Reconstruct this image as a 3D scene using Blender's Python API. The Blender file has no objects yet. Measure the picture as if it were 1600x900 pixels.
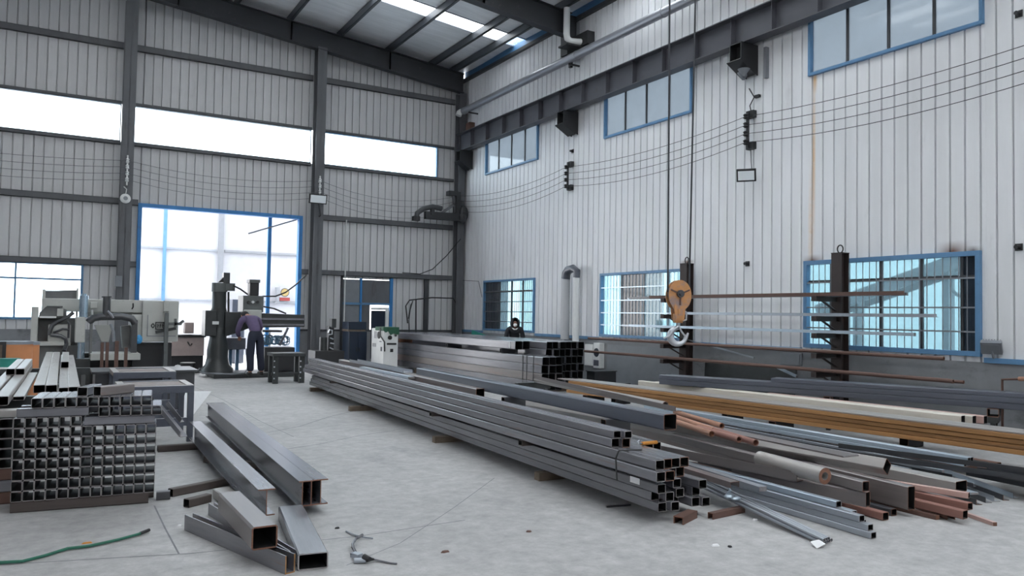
import bpy, bmesh, math, random
from mathutils import Vector, Matrix, Euler

random.seed(7)
S = bpy.context.scene
COL = S.collection
XR, YB = 11.74, 23.38          # inner faces of the right wall and of the back wall (metres)

# ------------------------------------------------------------------ camera, sky, light, exposure
cam_data = bpy.data.cameras.new('camera')
cam = bpy.data.objects.new('camera', cam_data)
COL.objects.link(cam)
ROT = Matrix(((0.861055, -0.032587, -0.507467),
              (-0.508219, -0.021264, -0.860966),
              (0.017266, 0.999243, -0.034871)))
cam.matrix_world = Matrix.Translation((0, 0, 1.65)) @ ROT.to_4x4()
cam_data.sensor_width = 36.0
cam_data.lens = 36.0 * 1214.66 / 1600.0
cam_data.clip_end = 300
S.camera = cam

world = bpy.data.worlds.new('sky')
S.world = world
world.use_nodes = True
bg = world.node_tree.nodes['Background']
bg.inputs['Color'].default_value = (0.985, 0.988, 1.0, 1)
bg.inputs['Strength'].default_value = 4.5

S.view_settings.view_transform = 'Standard'
S.view_settings.look = 'None'
S.view_settings.exposure = 0.85
S.view_settings.gamma = 1.0
S.view_settings.use_curve_mapping = False
S.cycles.max_bounces = 8
S.cycles.diffuse_bounces = 5
S.cycles.glossy_bounces = 4
S.cycles.transparent_max_bounces = 12
S.cycles.use_denoising = True

# ------------------------------------------------------------------ materials
def lin(c):
    return tuple(((v / 255.0) / 12.92 if v / 255.0 <= 0.04045 else ((v / 255.0 + 0.055) / 1.055) ** 2.4) for v in c)

def mat(name, rgb, rough=0.6, metal=0.0, var=0.12, scale=(6, 6, 6), rand=0.0, bump=0.0, patch=None, patch_amt=0.0,
        patch_scale=(3, 3, 3), spec=0.5):
    """noise-mottled principled surface; patch = second colour in worn or rusty patches; rand = change from object to object"""
    m = bpy.data.materials.new(name)
    m.use_nodes = True
    nt = m.node_tree
    N, L = nt.nodes, nt.links
    b = N['Principled BSDF']
    b.inputs['Roughness'].default_value = rough
    b.inputs['Metallic'].default_value = metal
    b.inputs['Specular IOR Level'].default_value = spec
    c = lin(rgb)
    tc = N.new('ShaderNodeTexCoord')
    mp = N.new('ShaderNodeMapping')
    mp.inputs['Scale'].default_value = scale
    L.new(tc.outputs['Object'], mp.inputs['Vector'])
    oi = N.new('ShaderNodeObjectInfo')
    sh = N.new('ShaderNodeVectorMath'); sh.operation = 'SCALE'
    sh.inputs[0].default_value = (37, 53, 71)
    L.new(oi.outputs['Random'], sh.inputs['Scale'])
    ad = N.new('ShaderNodeVectorMath'); ad.operation = 'ADD'
    L.new(mp.outputs[0], ad.inputs[0]); L.new(sh.outputs[0], ad.inputs[1])
    nz = N.new('ShaderNodeTexNoise')
    nz.inputs['Scale'].default_value = 1.0
    nz.inputs['Detail'].default_value = 5
    nz.inputs['Roughness'].default_value = 0.65
    L.new(ad.outputs[0], nz.inputs['Vector'])
    rmp = N.new('ShaderNodeMapRange')
    rmp.inputs[1].default_value = 0.25; rmp.inputs[2].default_value = 0.75
    rmp.inputs[3].default_value = 1 - var; rmp.inputs[4].default_value = 1 + var
    L.new(nz.outputs['Fac'], rmp.inputs[0])
    ob = N.new('ShaderNodeMapRange')
    ob.inputs[3].default_value = 1 - rand; ob.inputs[4].default_value = 1 + rand
    L.new(oi.outputs['Random'], ob.inputs[0])
    mu = N.new('ShaderNodeMath'); mu.operation = 'MULTIPLY'
    L.new(rmp.outputs[0], mu.inputs[0]); L.new(ob.outputs[0], mu.inputs[1])
    vm = N.new('ShaderNodeVectorMath'); vm.operation = 'SCALE'
    vm.inputs[0].default_value = c
    L.new(mu.outputs[0], vm.inputs['Scale'])
    out = vm.outputs[0]
    if patch is not None:
        mp2 = N.new('ShaderNodeMapping'); mp2.inputs['Scale'].default_value = patch_scale
        L.new(tc.outputs['Object'], mp2.inputs['Vector'])
        ad2 = N.new('ShaderNodeVectorMath'); ad2.operation = 'ADD'
        L.new(mp2.outputs[0], ad2.inputs[0]); L.new(sh.outputs[0], ad2.inputs[1])
        n2 = N.new('ShaderNodeTexNoise'); n2.inputs['Scale'].default_value = 1.0
        n2.inputs['Detail'].default_value = 6; n2.inputs['Roughness'].default_value = 0.7
        L.new(ad2.outputs[0], n2.inputs['Vector'])
        r2 = N.new('ShaderNodeMapRange')
        r2.inputs[1].default_value = 0.62 - 0.3 * patch_amt; r2.inputs[2].default_value = 0.78 - 0.3 * patch_amt
        L.new(n2.outputs['Fac'], r2.inputs[0])
        mx = N.new('ShaderNodeMix'); mx.data_type = 'RGBA'
        L.new(r2.outputs[0], mx.inputs[0])
        L.new(out, mx.inputs[6])
        mx.inputs[7].default_value = (*lin(patch), 1)
        out = mx.outputs[2]
    L.new(out, b.inputs['Base Color'])
    if bump:
        bp = N.new('ShaderNodeBump'); bp.inputs['Strength'].default_value = bump; bp.inputs['Distance'].default_value = 0.01
        L.new(nz.outputs['Fac'], bp.inputs['Height'])
        L.new(bp.outputs[0], b.inputs['Normal'])
    return m

def glass(name, tint, clear=0.7, rough=0.05, body=(150, 165, 175)):
    """window pane: part see-through (tinted), part dusty surface, with a glossy reflection"""
    m = bpy.data.materials.new(name)
    m.use_nodes = True
    nt = m.node_tree; N, L = nt.nodes, nt.links
    for n in list(N):
        if n.type == 'BSDF_PRINCIPLED': N.remove(n)
    out = [n for n in N if n.type == 'OUTPUT_MATERIAL'][0]
    tr = N.new('ShaderNodeBsdfTransparent'); tr.inputs[0].default_value = (*lin(tint), 1)
    df = N.new('ShaderNodeBsdfTranslucent'); 
    tc = N.new('ShaderNodeTexCoord'); nz = N.new('ShaderNodeTexNoise'); nz.inputs['Scale'].default_value = 1.7; nz.inputs['Detail'].default_value = 4
    L.new(tc.outputs['Object'], nz.inputs['Vector'])
    mr = N.new('ShaderNodeMapRange'); mr.inputs[3].default_value = 0.85; mr.inputs[4].default_value = 1.12
    L.new(nz.outputs['Fac'], mr.inputs[0])
    vm = N.new('ShaderNodeVectorMath'); vm.operation = 'SCALE'; vm.inputs[0].default_value = lin(body)
    L.new(mr.outputs[0], vm.inputs['Scale'])
    dd = N.new('ShaderNodeBsdfDiffuse')
    L.new(vm.outputs[0], df.inputs[0]); L.new(vm.outputs[0], dd.inputs[0])
    m0 = N.new('ShaderNodeMixShader'); m0.inputs[0].default_value = 0.5
    L.new(dd.outputs[0], m0.inputs[1]); L.new(df.outputs[0], m0.inputs[2])
    m1 = N.new('ShaderNodeMixShader'); m1.inputs[0].default_value = clear
    L.new(m0.outputs[0], m1.inputs[1]); L.new(tr.outputs[0], m1.inputs[2])
    gl = N.new('ShaderNodeBsdfGlossy'); gl.inputs['Roughness'].default_value = rough
    lw = N.new('ShaderNodeLayerWeight'); pw = N.new('ShaderNodeMath'); pw.operation = 'POWER'; pw.inputs[1].default_value = 4.0
    L.new(lw.outputs['Facing'], pw.inputs[0])
    fr = N.new('ShaderNodeMapRange'); fr.inputs[3].default_value = 0.04; fr.inputs[4].default_value = 0.6
    L.new(pw.outputs[0], fr.inputs[0])
    m2 = N.new('ShaderNodeMixShader')
    L.new(fr.outputs[0], m2.inputs[0]); L.new(m1.outputs[0], m2.inputs[1]); L.new(gl.outputs[0], m2.inputs[2])
    L.new(m2.outputs[0], out.inputs[0])
    return m

def emit(name, rgb, s):
    m = bpy.data.materials.new(name); m.use_nodes = True
    b = m.node_tree.nodes['Principled BSDF']
    b.inputs['Emission Color'].default_value = (*lin(rgb), 1); b.inputs['Emission Strength'].default_value = s
    return m

LONG = (9, 0.7, 9)
M = {}
M['steel'] = mat('mill_steel', (110, 110, 116), 0.26, 0.16, 0.24, LONG, 0.22, 0.0, (112, 92, 84), 0.05, (14, 0.8, 14), spec=1.0)
M['steel_pale'] = mat('pale_dusty_steel', (154, 150, 147), 0.38, 0.1, 0.14, LONG, 0.1, 0.05, (118, 110, 106), 0.1, (9, 0.8, 9), spec=0.9)
M['steel_dark'] = mat('dark_steel', (56, 58, 63), 0.34, 0.1, 0.2, LONG, 0.15, 0.05, spec=0.9)
M['steel_blue'] = mat('blue_grey_steel', (80, 85, 97), 0.32, 0.12, 0.18, LONG, 0.15, 0.04, spec=1.0)
M['steel_brown'] = mat('brownish_steel', (116, 109, 108), 0.32, 0.1, 0.2, LONG, 0.1, 0.05, (128, 102, 96), 0.2, (5, 0.7, 5), spec=0.9)
M['cut_end'] = mat('sawn_end', (150, 146, 146), 0.4, 0.5, 0.2, (40, 40, 40), 0.15)
M['rust_end'] = mat('rusted_end', (120, 84, 68), 0.7, 0.1, 0.25, (40, 40, 40), 0.15)
M['bore'] = mat('shade_painted_tube_bore', (25, 26, 28), 0.6, 0.1, 0.2, LONG, 0.1)  # inner steel blackened: the shade inside the tubes is put into the colour
M['galv'] = mat('galvanised_steel', (160, 166, 174), 0.32, 0.5, 0.14, LONG, 0.08, 0.03)
M['galv_blue'] = mat('bright_galvanised_steel', (176, 190, 202), 0.3, 0.45, 0.1, LONG, 0.06, 0.03)
M['rust'] = mat('rusty_orange_steel', (158, 116, 72), 0.7, 0.05, 0.3, (12, 0.6, 12), 0.26, 0.1, (120, 92, 66), 0.2, (6, 0.5, 30))
M['rust_brown'] = mat('rusty_brown_steel', (98, 74, 66), 0.65, 0.1, 0.22, LONG, 0.15, 0.08)
M['rust_red'] = mat('red_brown_steel', (136, 98, 88), 0.65, 0.1, 0.2, LONG, 0.12, 0.08)
M['skid'] = mat('dark_brown_skid_steel', (74, 66, 63), 0.6, 0.05, 0.22, LONG, 0.12, 0.06)
M['copper'] = mat('coppery_rusted_pipe', (168, 124, 102), 0.55, 0.2, 0.18, LONG, 0.1, 0.04)
M['pink'] = mat('pinkish_primed_steel', (188, 158, 150), 0.55, 0.1, 0.14, LONG, 0.05, 0.03)
M['white_paint'] = mat('whitish_painted_steel', (205, 200, 190), 0.5, 0.1, 0.1, LONG, 0.05, 0.03, (190, 160, 130), 0.0, (5, 0.7, 5))
M['beam_dark'] = mat('dark_painted_beam', (58, 60, 64), 0.55, 0.1, 0.15, (2, 2, 2), 0.05, 0.05, (96, 92, 90), 0.0)
M['rail_beam'] = mat('crane_girder_paint', (76, 77, 84), 0.5, 0.1, 0.16, (3, 1, 3), 0.03, 0.04, (70, 66, 66), 0.1)
M['column'] = mat('grey_column_paint', (90, 92, 96), 0.55, 0.1, 0.16, (3, 3, 1.2), 0.04, 0.04, (74, 72, 72), 0.12, (4, 4, 0.9))
M['rack_brown'] = mat('dark_brown_rack', (54, 45, 44), 0.6, 0.1, 0.2, (6, 6, 3), 0.05, 0.06, (96, 66, 58), 0.1)
M['black'] = mat('black_paint', (34, 35, 38), 0.5, 0.0, 0.2, (6, 6, 6), 0.05, 0.03)
M['machine'] = mat('grey_green_machine_paint', (86, 90, 90), 0.45, 0.0, 0.14, (4, 4, 4), 0.03, 0.03, (60, 60, 60), 0.05)
M['machine_dark'] = mat('oily_dark_machine_paint', (52, 55, 56), 0.4, 0.1, 0.2, (5, 5, 5), 0.03, 0.05, (38, 38, 38), 0.1)
M['saw_paint'] = mat('pale_grey_machine_paint', (178, 180, 176), 0.45, 0.0, 0.08, (3, 3, 3), 0.03, 0.03, (130, 130, 126), -0.05)
M['saw_dark'] = mat('worn_grey_casting', (104, 106, 106), 0.5, 0.1, 0.18, (5, 5, 5), 0.03, 0.05)
M['chrome'] = mat('polished_cylinder', (190, 210, 225), 0.18, 0.8, 0.05, (3, 3, 3))
M['blue_frame'] = mat('blue_window_paint', (86, 128, 166), 0.45, 0.0, 0.12, (5, 5, 5), 0.04, 0.03, (70, 84, 98), 0.0)
M['blue_door'] = mat('blue_door_paint', (44, 116, 176), 0.45, 0.0, 0.12, (5, 5, 5), 0.04, 0.03, (60, 74, 90), 0.0)
M['blue_fascia'] = mat('blue_sheet_paint', (66, 110, 150), 0.5, 0.0, 0.1, (2, 2, 2))
M['navy'] = mat('navy_cabinet_paint', (12, 30, 50), 0.4, 0.0, 0.12, (4, 4, 4), 0.03, 0.02)
M['white'] = mat('white_paint', (214, 216, 216), 0.5, 0.0, 0.06, (4, 4, 4))
M['grey_plastic'] = mat('grey_plastic_pipe', (176, 178, 182), 0.45, 0.0, 0.06, (4, 4, 2), 0, 0, (140, 130, 124), -0.1)
M['dim_grey'] = mat('dim_grey_paint', (120, 124, 130), 0.5, 0.0, 0.1, (4, 4, 4))
M['bare_pipe'] = mat('silver_pipe', (150, 153, 160), 0.35, 0.55, 0.1, (3, 0.6, 3))
M['orange_drum'] = mat('orange_brown_fibre_drum', (206, 140, 96), 0.7, 0.0, 0.08, (4, 4, 4))
M['hoist_orange'] = mat('worn_orange_hoist_paint', (190, 136, 86), 0.5, 0.0, 0.14, (9, 9, 9), 0, 0.04, (142, 126, 126), 0.45, (7, 7, 7))
M['hook_steel'] = mat('bright_hook_steel', (196, 200, 206), 0.3, 0.5, 0.1, (9, 9, 9))
M['rope'] = mat('greased_wire_rope', (52, 54, 60), 0.6, 0.2, 0.2, (40, 40, 40))
M['wire'] = mat('grey_wire', (92, 95, 102), 0.6, 0.1, 0.1, (4, 4, 4))
M['teal'] = mat('teal_plastic', (30, 128, 116), 0.5, 0.0, 0.08, (4, 4, 4))
M['green'] = mat('green_rubber_hose', (26, 98, 78), 0.45, 0.0, 0.12, (9, 9, 9))
M['wood'] = mat('old_timber', (100, 89, 78), 0.8, 0.0, 0.22, (10, 10, 10), 0.12, 0.1)
M['tool_orange'] = mat('orange_plastic_grip', (206, 138, 58), 0.5, 0.0, 0.08, (9, 9, 9))
M['paper'] = mat('white_paper', (222, 224, 226), 0.8, 0.0, 0.05, (9, 9, 9))
M['pink_box'] = mat('dirty_pink_board', (176, 160, 156), 0.7, 0.0, 0.12, (4, 4, 4), 0, 0.03)
M['blue_bag'] = mat('blue_plastic_bag', (66, 150, 206), 0.4, 0.0, 0.1, (9, 9, 9))
M['coil_blue'] = mat('blue_white_shavings', (112, 148, 172), 0.4, 0.3, 0.3, (20, 20, 20))
M['skin'] = mat('skin', (172, 124, 104), 0.6, 0.0, 0.05, (9, 9, 9))
M['skin_dark'] = mat('reddish_brown_skin', (120, 84, 74), 0.6, 0.0, 0.05, (9, 9, 9))  # dark reddish brown face of the hooded person
M['shirt'] = mat('faded_purple_cloth', (94, 82, 112), 0.85, 0.0, 0.15, (7, 7, 7), 0, 0.1)
M['trousers'] = mat('dark_navy_cloth', (34, 38, 54), 0.85, 0.0, 0.15, (7, 7, 7), 0, 0.1)
M['hair'] = mat('black_hair', (24, 23, 25), 0.7, 0.0, 0.2, (30, 30, 30), 0, 0.1)
M['jacket'] = mat('black_padded_cloth', (30, 31, 38), 0.8, 0.0, 0.2, (8, 8, 8), 0, 0.1)
M['shoe'] = mat('dark_shoe_leather', (40, 38, 38), 0.6, 0.0, 0.1, (9, 9, 9))
M['lamp_glass'] = mat('frosted_lamp_glass', (226, 232, 236), 0.25, 0.0, 0.03, (4, 4, 4))
M['crack'] = mat('dark_joint_filler', (118, 120, 124), 0.9, 0.0, 0.2, (6, 6, 6))
M['pane_high'] = glass('dusty_high_window_glass', (206, 216, 222), 0.2, 0.06, (132, 138, 145))
M['pane_low'] = glass('pale_low_window_glass', (198, 219, 224), 0.66, 0.04, (116, 128, 134))
M['pane_dim'] = glass('grimy_window_glass', (84, 92, 100), 0.5, 0.06, (58, 63, 70))
M['pane_clear'] = glass('clear_window_glass', (240, 250, 255), 0.95, 0.03, (220, 228, 232))
M['skylight'] = glass('translucent_roof_sheet', (245, 250, 252), 0.75, 0.2, (235, 240, 242))
M['foil'] = mat('silver_roof_insulation', (236, 238, 240), 0.45, 0.1, 0.12, (0.7, 5, 1), 0, 0.5)
M['purlin'] = mat('dark_roof_purlin', (82, 86, 92), 0.45, 0.3, 0.15, (3, 1, 3), 0.05, 0.03)
M['stone_dado'] = mat('painted_block_dado', (126, 128, 132), 0.85, 0.0, 0.14, (2, 2, 2), 0, 0.15, (88, 90, 94), 0.2, (1.2, 0.9, 1.6))
M['annex'] = mat('white_annex_sheet', (188, 190, 195), 0.6, 0.0, 0.04, (0.6, 0.6, 0.6), 0, 0, (196, 200, 206), -0.1, (0.7, 0.7, 0.7))
M['annex_grey'] = mat('peeling_annex_sheet', (158, 160, 166), 0.7, 0.0, 0.08, (2, 2, 2), 0, 0, (120, 74, 72), -0.12, (7, 7, 1.2))
M['cyan_wall'] = mat('pale_cyan_neighbour_wall', (222, 234, 236), 0.8, 0.0, 0.05, (0.4, 0.4, 0.4))
M['yard'] = mat('pale_yard_concrete', (196, 198, 202), 0.9, 0.0, 0.08, (0.5, 0.5, 0.5))
M['red_mark'] = mat('faded_red_print', (128, 48, 46), 0.7, 0.0, 0.1, (9, 9, 9))
M['yellow_mark'] = mat('faded_yellow_print', (150, 132, 86), 0.7, 0.0, 0.1, (9, 9, 9))
M['green_cover'] = mat('dark_green_cover', (36, 84, 62), 0.5, 0.0, 0.1, (9, 9, 9))

def floor_material():
    m = mat('worn_concrete_floor', (164, 164, 164), 0.62, 0.0, 0.2, (0.5, 0.5, 0.5), 0, 0.04, (140, 140, 142), 0.12, (0.9, 0.55, 1))
    nt = m.node_tree; N, L = nt.nodes, nt.links
    b = N['Principled BSDF']
    src = b.inputs['Base Color'].links[0].from_socket
    tc = N.new('ShaderNodeTexCoord')
    n = N.new('ShaderNodeTexNoise'); n.inputs['Scale'].default_value = 7; n.inputs['Detail'].default_value = 8; n.inputs['Roughness'].default_value = 0.75
    L.new(tc.outputs['Object'], n.inputs['Vector'])
    r = N.new('ShaderNodeMapRange'); r.inputs[1].default_value = 0.3; r.inputs[2].default_value = 0.7
    r.inputs[3].default_value = 0.70; r.inputs[4].default_value = 1.22
    L.new(n.outputs['Fac'], r.inputs[0])
    v = N.new('ShaderNodeVectorMath'); v.operation = 'SCALE'
    L.new(src, v.inputs[0]); L.new(r.outputs[0], v.inputs['Scale'])
    L.new(v.outputs[0], b.inputs['Base Color'])
    rr = N.new('ShaderNodeMapRange'); rr.inputs[3].default_value = 0.45; rr.inputs[4].default_value = 0.75
    L.new(n.outputs['Fac'], rr.inputs[0]); L.new(rr.outputs[0], b.inputs['Roughness'])
    return m
M['floor'] = floor_material()

def wall_material(name, rgb, rust=False):
    """painted sheet: streaks down the sheet; on the right wall rust runs that start at the window heads"""
    m = mat(name, rgb, 0.5, 0.0, 0.07, (2.2, 2.2, 0.25), 0, 0.02, tuple(int(c * 0.88) for c in rgb), -0.02, (1.1, 1.1, 0.35))
    if not rust: return m
    nt = m.node_tree; N, L = nt.nodes, nt.links
    b = N['Principled BSDF']
    tc = N.new('ShaderNodeTexCoord'); sp = N.new('ShaderNodeSeparateXYZ')
    L.new(tc.outputs['Object'], sp.inputs[0])
    nz = N.new('ShaderNodeTexNoise'); nz.inputs['Scale'].default_value = 9; nz.inputs['Detail'].default_value = 5
    L.new(tc.outputs['Object'], nz.inputs['Vector'])
    def near(sock, c, w):
        a = N.new('ShaderNodeMath'); a.operation = 'SUBTRACT'; L.new(sock, a.inputs[0]); a.inputs[1].default_value = c
        d = N.new('ShaderNodeMath'); d.operation = 'ABSOLUTE'; L.new(a.outputs[0], d.inputs[0])
        r = N.new('ShaderNodeMapRange'); r.inputs[1].default_value = 0; r.inputs[2].default_value = w
        r.inputs[3].default_value = 1; r.inputs[4].default_value = 0
        L.new(d.outputs[0], r.inputs[0]); return r.outputs[0]
    def mul(a, c):
        k = N.new('ShaderNodeMath'); k.operation = 'MULTIPLY'; k.use_clamp = True
        if isinstance(a, float): k.inputs[0].default_value = a
        else: L.new(a, k.inputs[0])
        if isinstance(c, float): k.inputs[1].default_value = c
        else: L.new(c, k.inputs[1])
        return k.outputs[0]
    def stain(y, wy, z, wz, gain, rgb2):
        f = mul(mul(near(sp.outputs['Y'], y, wy), near(sp.outputs['Z'], z, wz)), mul(nz.outputs['Fac'], gain))
        src = b.inputs['Base Color'].links[0].from_socket
        mx = N.new('ShaderNodeMix'); mx.data_type = 'RGBA'
        L.new(f, mx.inputs[0]); L.new(src, mx.inputs[6]); mx.inputs[7].default_value = (*lin(rgb2), 1)
        L.new(mx.outputs[2], b.inputs['Base Color'])
    stain(9.27, 0.05, 4.6, 1.9, 2.2, (206, 172, 130))
    stain(9.33, 0.07, 3.3, 1.3, 1.2, (214, 184, 150))
    stain(9.28, 0.26, 2.72, 0.12, 6.0, (96, 52, 32))
    stain(6.75, 0.30, 2.74, 0.16, 6.0, (96, 52, 32))
    stain(6.45, 0.16, 2.72, 0.09, 6.0, (70, 44, 34))
    stain(9.25, 0.06, 6.0, 0.28, 3.0, (196, 158, 100))
    stain(10.1, 0.8, 8.02, 0.22, 3.0, (206, 166, 120))
    stain(12.5, 0.25, 2.86, 0.06, 5.0, (110, 66, 44))
    return m
M['wall_back'] = wall_material('grey_wall_sheet', (192, 193, 195))
M['wall_right'] = wall_material('white_wall_sheet', (216, 218, 221), True)

# ------------------------------------------------------------------ mesh helpers
class MB:
    """collects faces and links them as ONE mesh object"""
    def __init__(s): s.v = []; s.f = []; s.m = []
    def add(s, vs, fs, mi=0):
        o = len(s.v); s.v += [tuple(v) for v in vs]
        for f in fs: s.f.append(tuple(o + i for i in f)); s.m.append(mi)
        return s
    def box(s, x0, x1, y0, y1, z0, z1, mi=0):
        vs = [(x, y, z) for x in (x0, x1) for y in (y0, y1) for z in (z0, z1)]
        return s.add(vs, [(0, 1, 3, 2), (4, 6, 7, 5), (0, 4, 5, 1), (2, 3, 7, 6), (0, 2, 6, 4), (1, 5, 7, 3)], mi)
    def bar(s, p0, p1, w, h, up=(0, 0, 1), mi=0):
        p0, p1 = Vector(p0), Vector(p1)
        d = (p1 - p0).normalized(); u = Vector(up)
        sd = d.cross(u)
        if sd.length < 1e-4: sd = d.cross(Vector((0, 1, 0)))
        sd.normalize(); u = sd.cross(d).normalized()
        vs = [p + sd * a * w / 2 + u * b * h / 2 for p in (p0, p1) for a, b in ((-1, -1), (1, -1), (1, 1), (-1, 1))]
        return s.add(vs, [(0, 1, 2, 3), (4, 7, 6, 5), (0, 4, 5, 1), (1, 5, 6, 2), (2, 6, 7, 3), (3, 7, 4, 0)], mi)
    def cyl(s, p0, p1, r0, r1=None, n=16, cap=True, mi=0):
        r1 = r0 if r1 is None else r1
        p0, p1 = Vector(p0), Vector(p1); d = (p1 - p0).normalized()
        a = d.orthogonal().normalized(); b = d.cross(a)
        vs = [p + (a * math.cos(t) + b * math.sin(t)) * r for p, r in ((p0, r0), (p1, r1)) for t in [2 * math.pi * k / n for k in range(n)]]
        fs = [(k, (k + 1) % n, n + (k + 1) % n, n + k) for k in range(n)]
        if cap: fs += [tuple(range(n - 1, -1, -1)), tuple(range(n, 2 * n))]
        return s.add(vs, fs, mi)
    def pipe(s, p0, p1, ro, ri, n=18, mi=0, me=1):
        p0, p1 = Vector(p0), Vector(p1); d = (p1 - p0).normalized()
        a = d.orthogonal().normalized(); b = d.cross(a)
        T = [2 * math.pi * k / n for k in range(n)]
        vs = [p + (a * math.cos(t) + b * math.sin(t)) * r for r in (ro, ri) for p in (p0, p1) for t in T]
        o = len(s.v); s.v += [tuple(v) for v in vs]
        for k in range(n):
            j = (k + 1) % n
            for f, mm in (((k, j, n + j, n + k), mi), ((2 * n + j, 2 * n + k, 3 * n + k, 3 * n + j), mi),
                          ((j, k, 2 * n + k, 2 * n + j), me), ((n + k, n + j, 3 * n + j, 3 * n + k), me)):
                s.f.append(tuple(o + i for i in f)); s.m.append(mm)
        return s
    def lathe(s, prof, c=(0, 0, 0), n=24, mi=0, axis='Z'):
        """prof: (radius, height) pairs from bottom to top, about an axis through c"""
        vs = []
        for r, h in prof:
            for k in range(n):
                t = 2 * math.pi * k / n
                q = (r * math.cos(t), r * math.sin(t), h)
                if axis == 'Y': q = (q[0], q[2], q[1])
                if axis == 'X': q = (q[2], q[0], q[1])
                vs.append((c[0] + q[0], c[1] + q[1], c[2] + q[2]))
        fs = [(i * n + k, i * n + (k + 1) % n, (i + 1) * n + (k + 1) % n, (i + 1) * n + k) for i in range(len(prof) - 1) for k in range(n)]
        fs += [tuple(range(n - 1, -1, -1)), tuple(range((len(prof) - 1) * n, len(prof) * n))]
        return s.add(vs, fs, mi)
    def tube(s, pts, r, n=8, mi=0):
        P = [Vector(p) for p in pts]; vs = []; ref = None
        for i, p in enumerate(P):
            d = (P[min(i + 1, len(P) - 1)] - P[max(i - 1, 0)]).normalized()
            if ref is None: ref = d.orthogonal().normalized()
            ref = (ref - d * ref.dot(d)).normalized(); b = d.cross(ref)
            rr = r[i] if isinstance(r, (list, tuple)) else r
            vs += [p + (ref * math.cos(2 * math.pi * k / n) + b * math.sin(2 * math.pi * k / n)) * rr for k in range(n)]
        fs = [(i * n + k, i * n + (k + 1) % n, (i + 1) * n + (k + 1) % n, (i + 1) * n + k) for i in range(len(P) - 1) for k in range(n)]
        fs += [tuple(range(n - 1, -1, -1)), tuple(range((len(P) - 1) * n, len(P) * n))]
        return s.add(vs, fs, mi)
    def ball(s, c, r, n=14, m=9, mi=0):
        r = (r, r, r) if not isinstance(r, (tuple, list)) else r
        vs = [(c[0], c[1], c[2] - r[2])]
        for i in range(1, m):
            a = math.pi * i / m - math.pi / 2
            vs += [(c[0] + r[0] * math.cos(a) * math.cos(2 * math.pi * k / n), c[1] + r[1] * math.cos(a) * math.sin(2 * math.pi * k / n), c[2] + r[2] * math.sin(a)) for k in range(n)]
        vs.append((c[0], c[1], c[2] + r[2]))
        fs = [(0, 1 + (k + 1) % n, 1 + k) for k in range(n)]
        for i in range(m - 2):
            fs += [(1 + i * n + k, 1 + i * n + (k + 1) % n, 1 + (i + 1) * n + (k + 1) % n, 1 + (i + 1) * n + k) for k in range(n)]
        e = len(vs) - 1; q = 1 + (m - 2) * n
        fs += [(q + k, q + (k + 1) % n, e) for k in range(n)]
        return s.add(vs, fs, mi)
    def prism(s, poly, lo, hi, axis='Y', mi=0):
        """poly: 2-D outline; extruded along an axis from lo to hi"""
        def P(a, b, t):
            return {'Y': (a, t, b), 'X': (t, a, b), 'Z': (a, b, t)}[axis]
        n = len(poly)
        vs = [P(a, b, lo) for a, b in poly] + [P(a, b, hi) for a, b in poly]
        fs = [(k, (k + 1) % n, n + (k + 1) % n, n + k) for k in range(n)] + [tuple(range(n - 1, -1, -1)), tuple(range(n, 2 * n))]
        return s.add(vs, fs, mi)
    def mesh(s, name, mats, smooth=False):
        me = bpy.data.meshes.new(name); me.from_pydata(s.v, [], s.f)
        for m in (mats if isinstance(mats, (list, tuple)) else [mats]): me.materials.append(M[m] if isinstance(m, str) else m)
        for p, i in zip(me.polygons, s.m): p.material_index = i
        bm = bmesh.new(); bm.from_mesh(me); bmesh.ops.recalc_face_normals(bm, faces=bm.faces)
        bm.to_mesh(me); bm.free()
        if smooth:
            for p in me.polygons: p.use_smooth = True
            try: me.set_sharp_from_angle(angle=math.radians(38))
            except Exception: pass
        me.update()
        return me
    def build(s, name, mats, parent=None, smooth=True, bevel=0.0, origin=None):
        c = Vector(origin) if origin is not None else Vector((0, 0, 0))
        if origin is not None: s.v = [tuple(Vector(v) - c) for v in s.v]
        o = bpy.data.objects.new(name, s.mesh(name, mats, smooth))
        COL.objects.link(o)
        o.location = c
        if parent is not None:
            o.parent = parent
            o.matrix_parent_inverse = parent_world(parent).inverted()
        if bevel:
            b = o.modifiers.new('edge', 'BEVEL'); b.width = bevel; b.segments = 2; b.limit_method = 'ANGLE'; b.angle_limit = math.radians(40)
        return o

def parent_world(o):
    m = Matrix.LocRotScale(o.location, o.rotation_euler, o.scale)
    return (parent_world(o.parent) @ o.matrix_parent_inverse @ m) if o.parent else m

def tag(o, label, cat, group=None):
    o['label'] = label; o['category'] = cat
    if group: o['group'] = group
    return o

def thing(name, label, cat, loc, group=None):
    o = bpy.data.objects.new(name, None); COL.objects.link(o)
    o.location = loc; o.empty_display_size = 0.1
    return tag(o, label, cat, group)

def struct(o):
    o['kind'] = 'structure'; return o

ORD = ['first', 'second', 'third', 'fourth', 'fifth', 'sixth', 'seventh', 'eighth', 'ninth', 'tenth', 'eleventh', 'twelfth', 'thirteenth',
       'fourteenth', 'fifteenth', 'sixteenth']
def nth(i, n, a='leftmost', b='rightmost'):
    return a if i == 0 else b if i == n - 1 else ORD[i] + ' from left'
def level(i, n):
    return 'bottom' if i == 0 else 'top' if i == n - 1 else ORD[i] + ' up'

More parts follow.
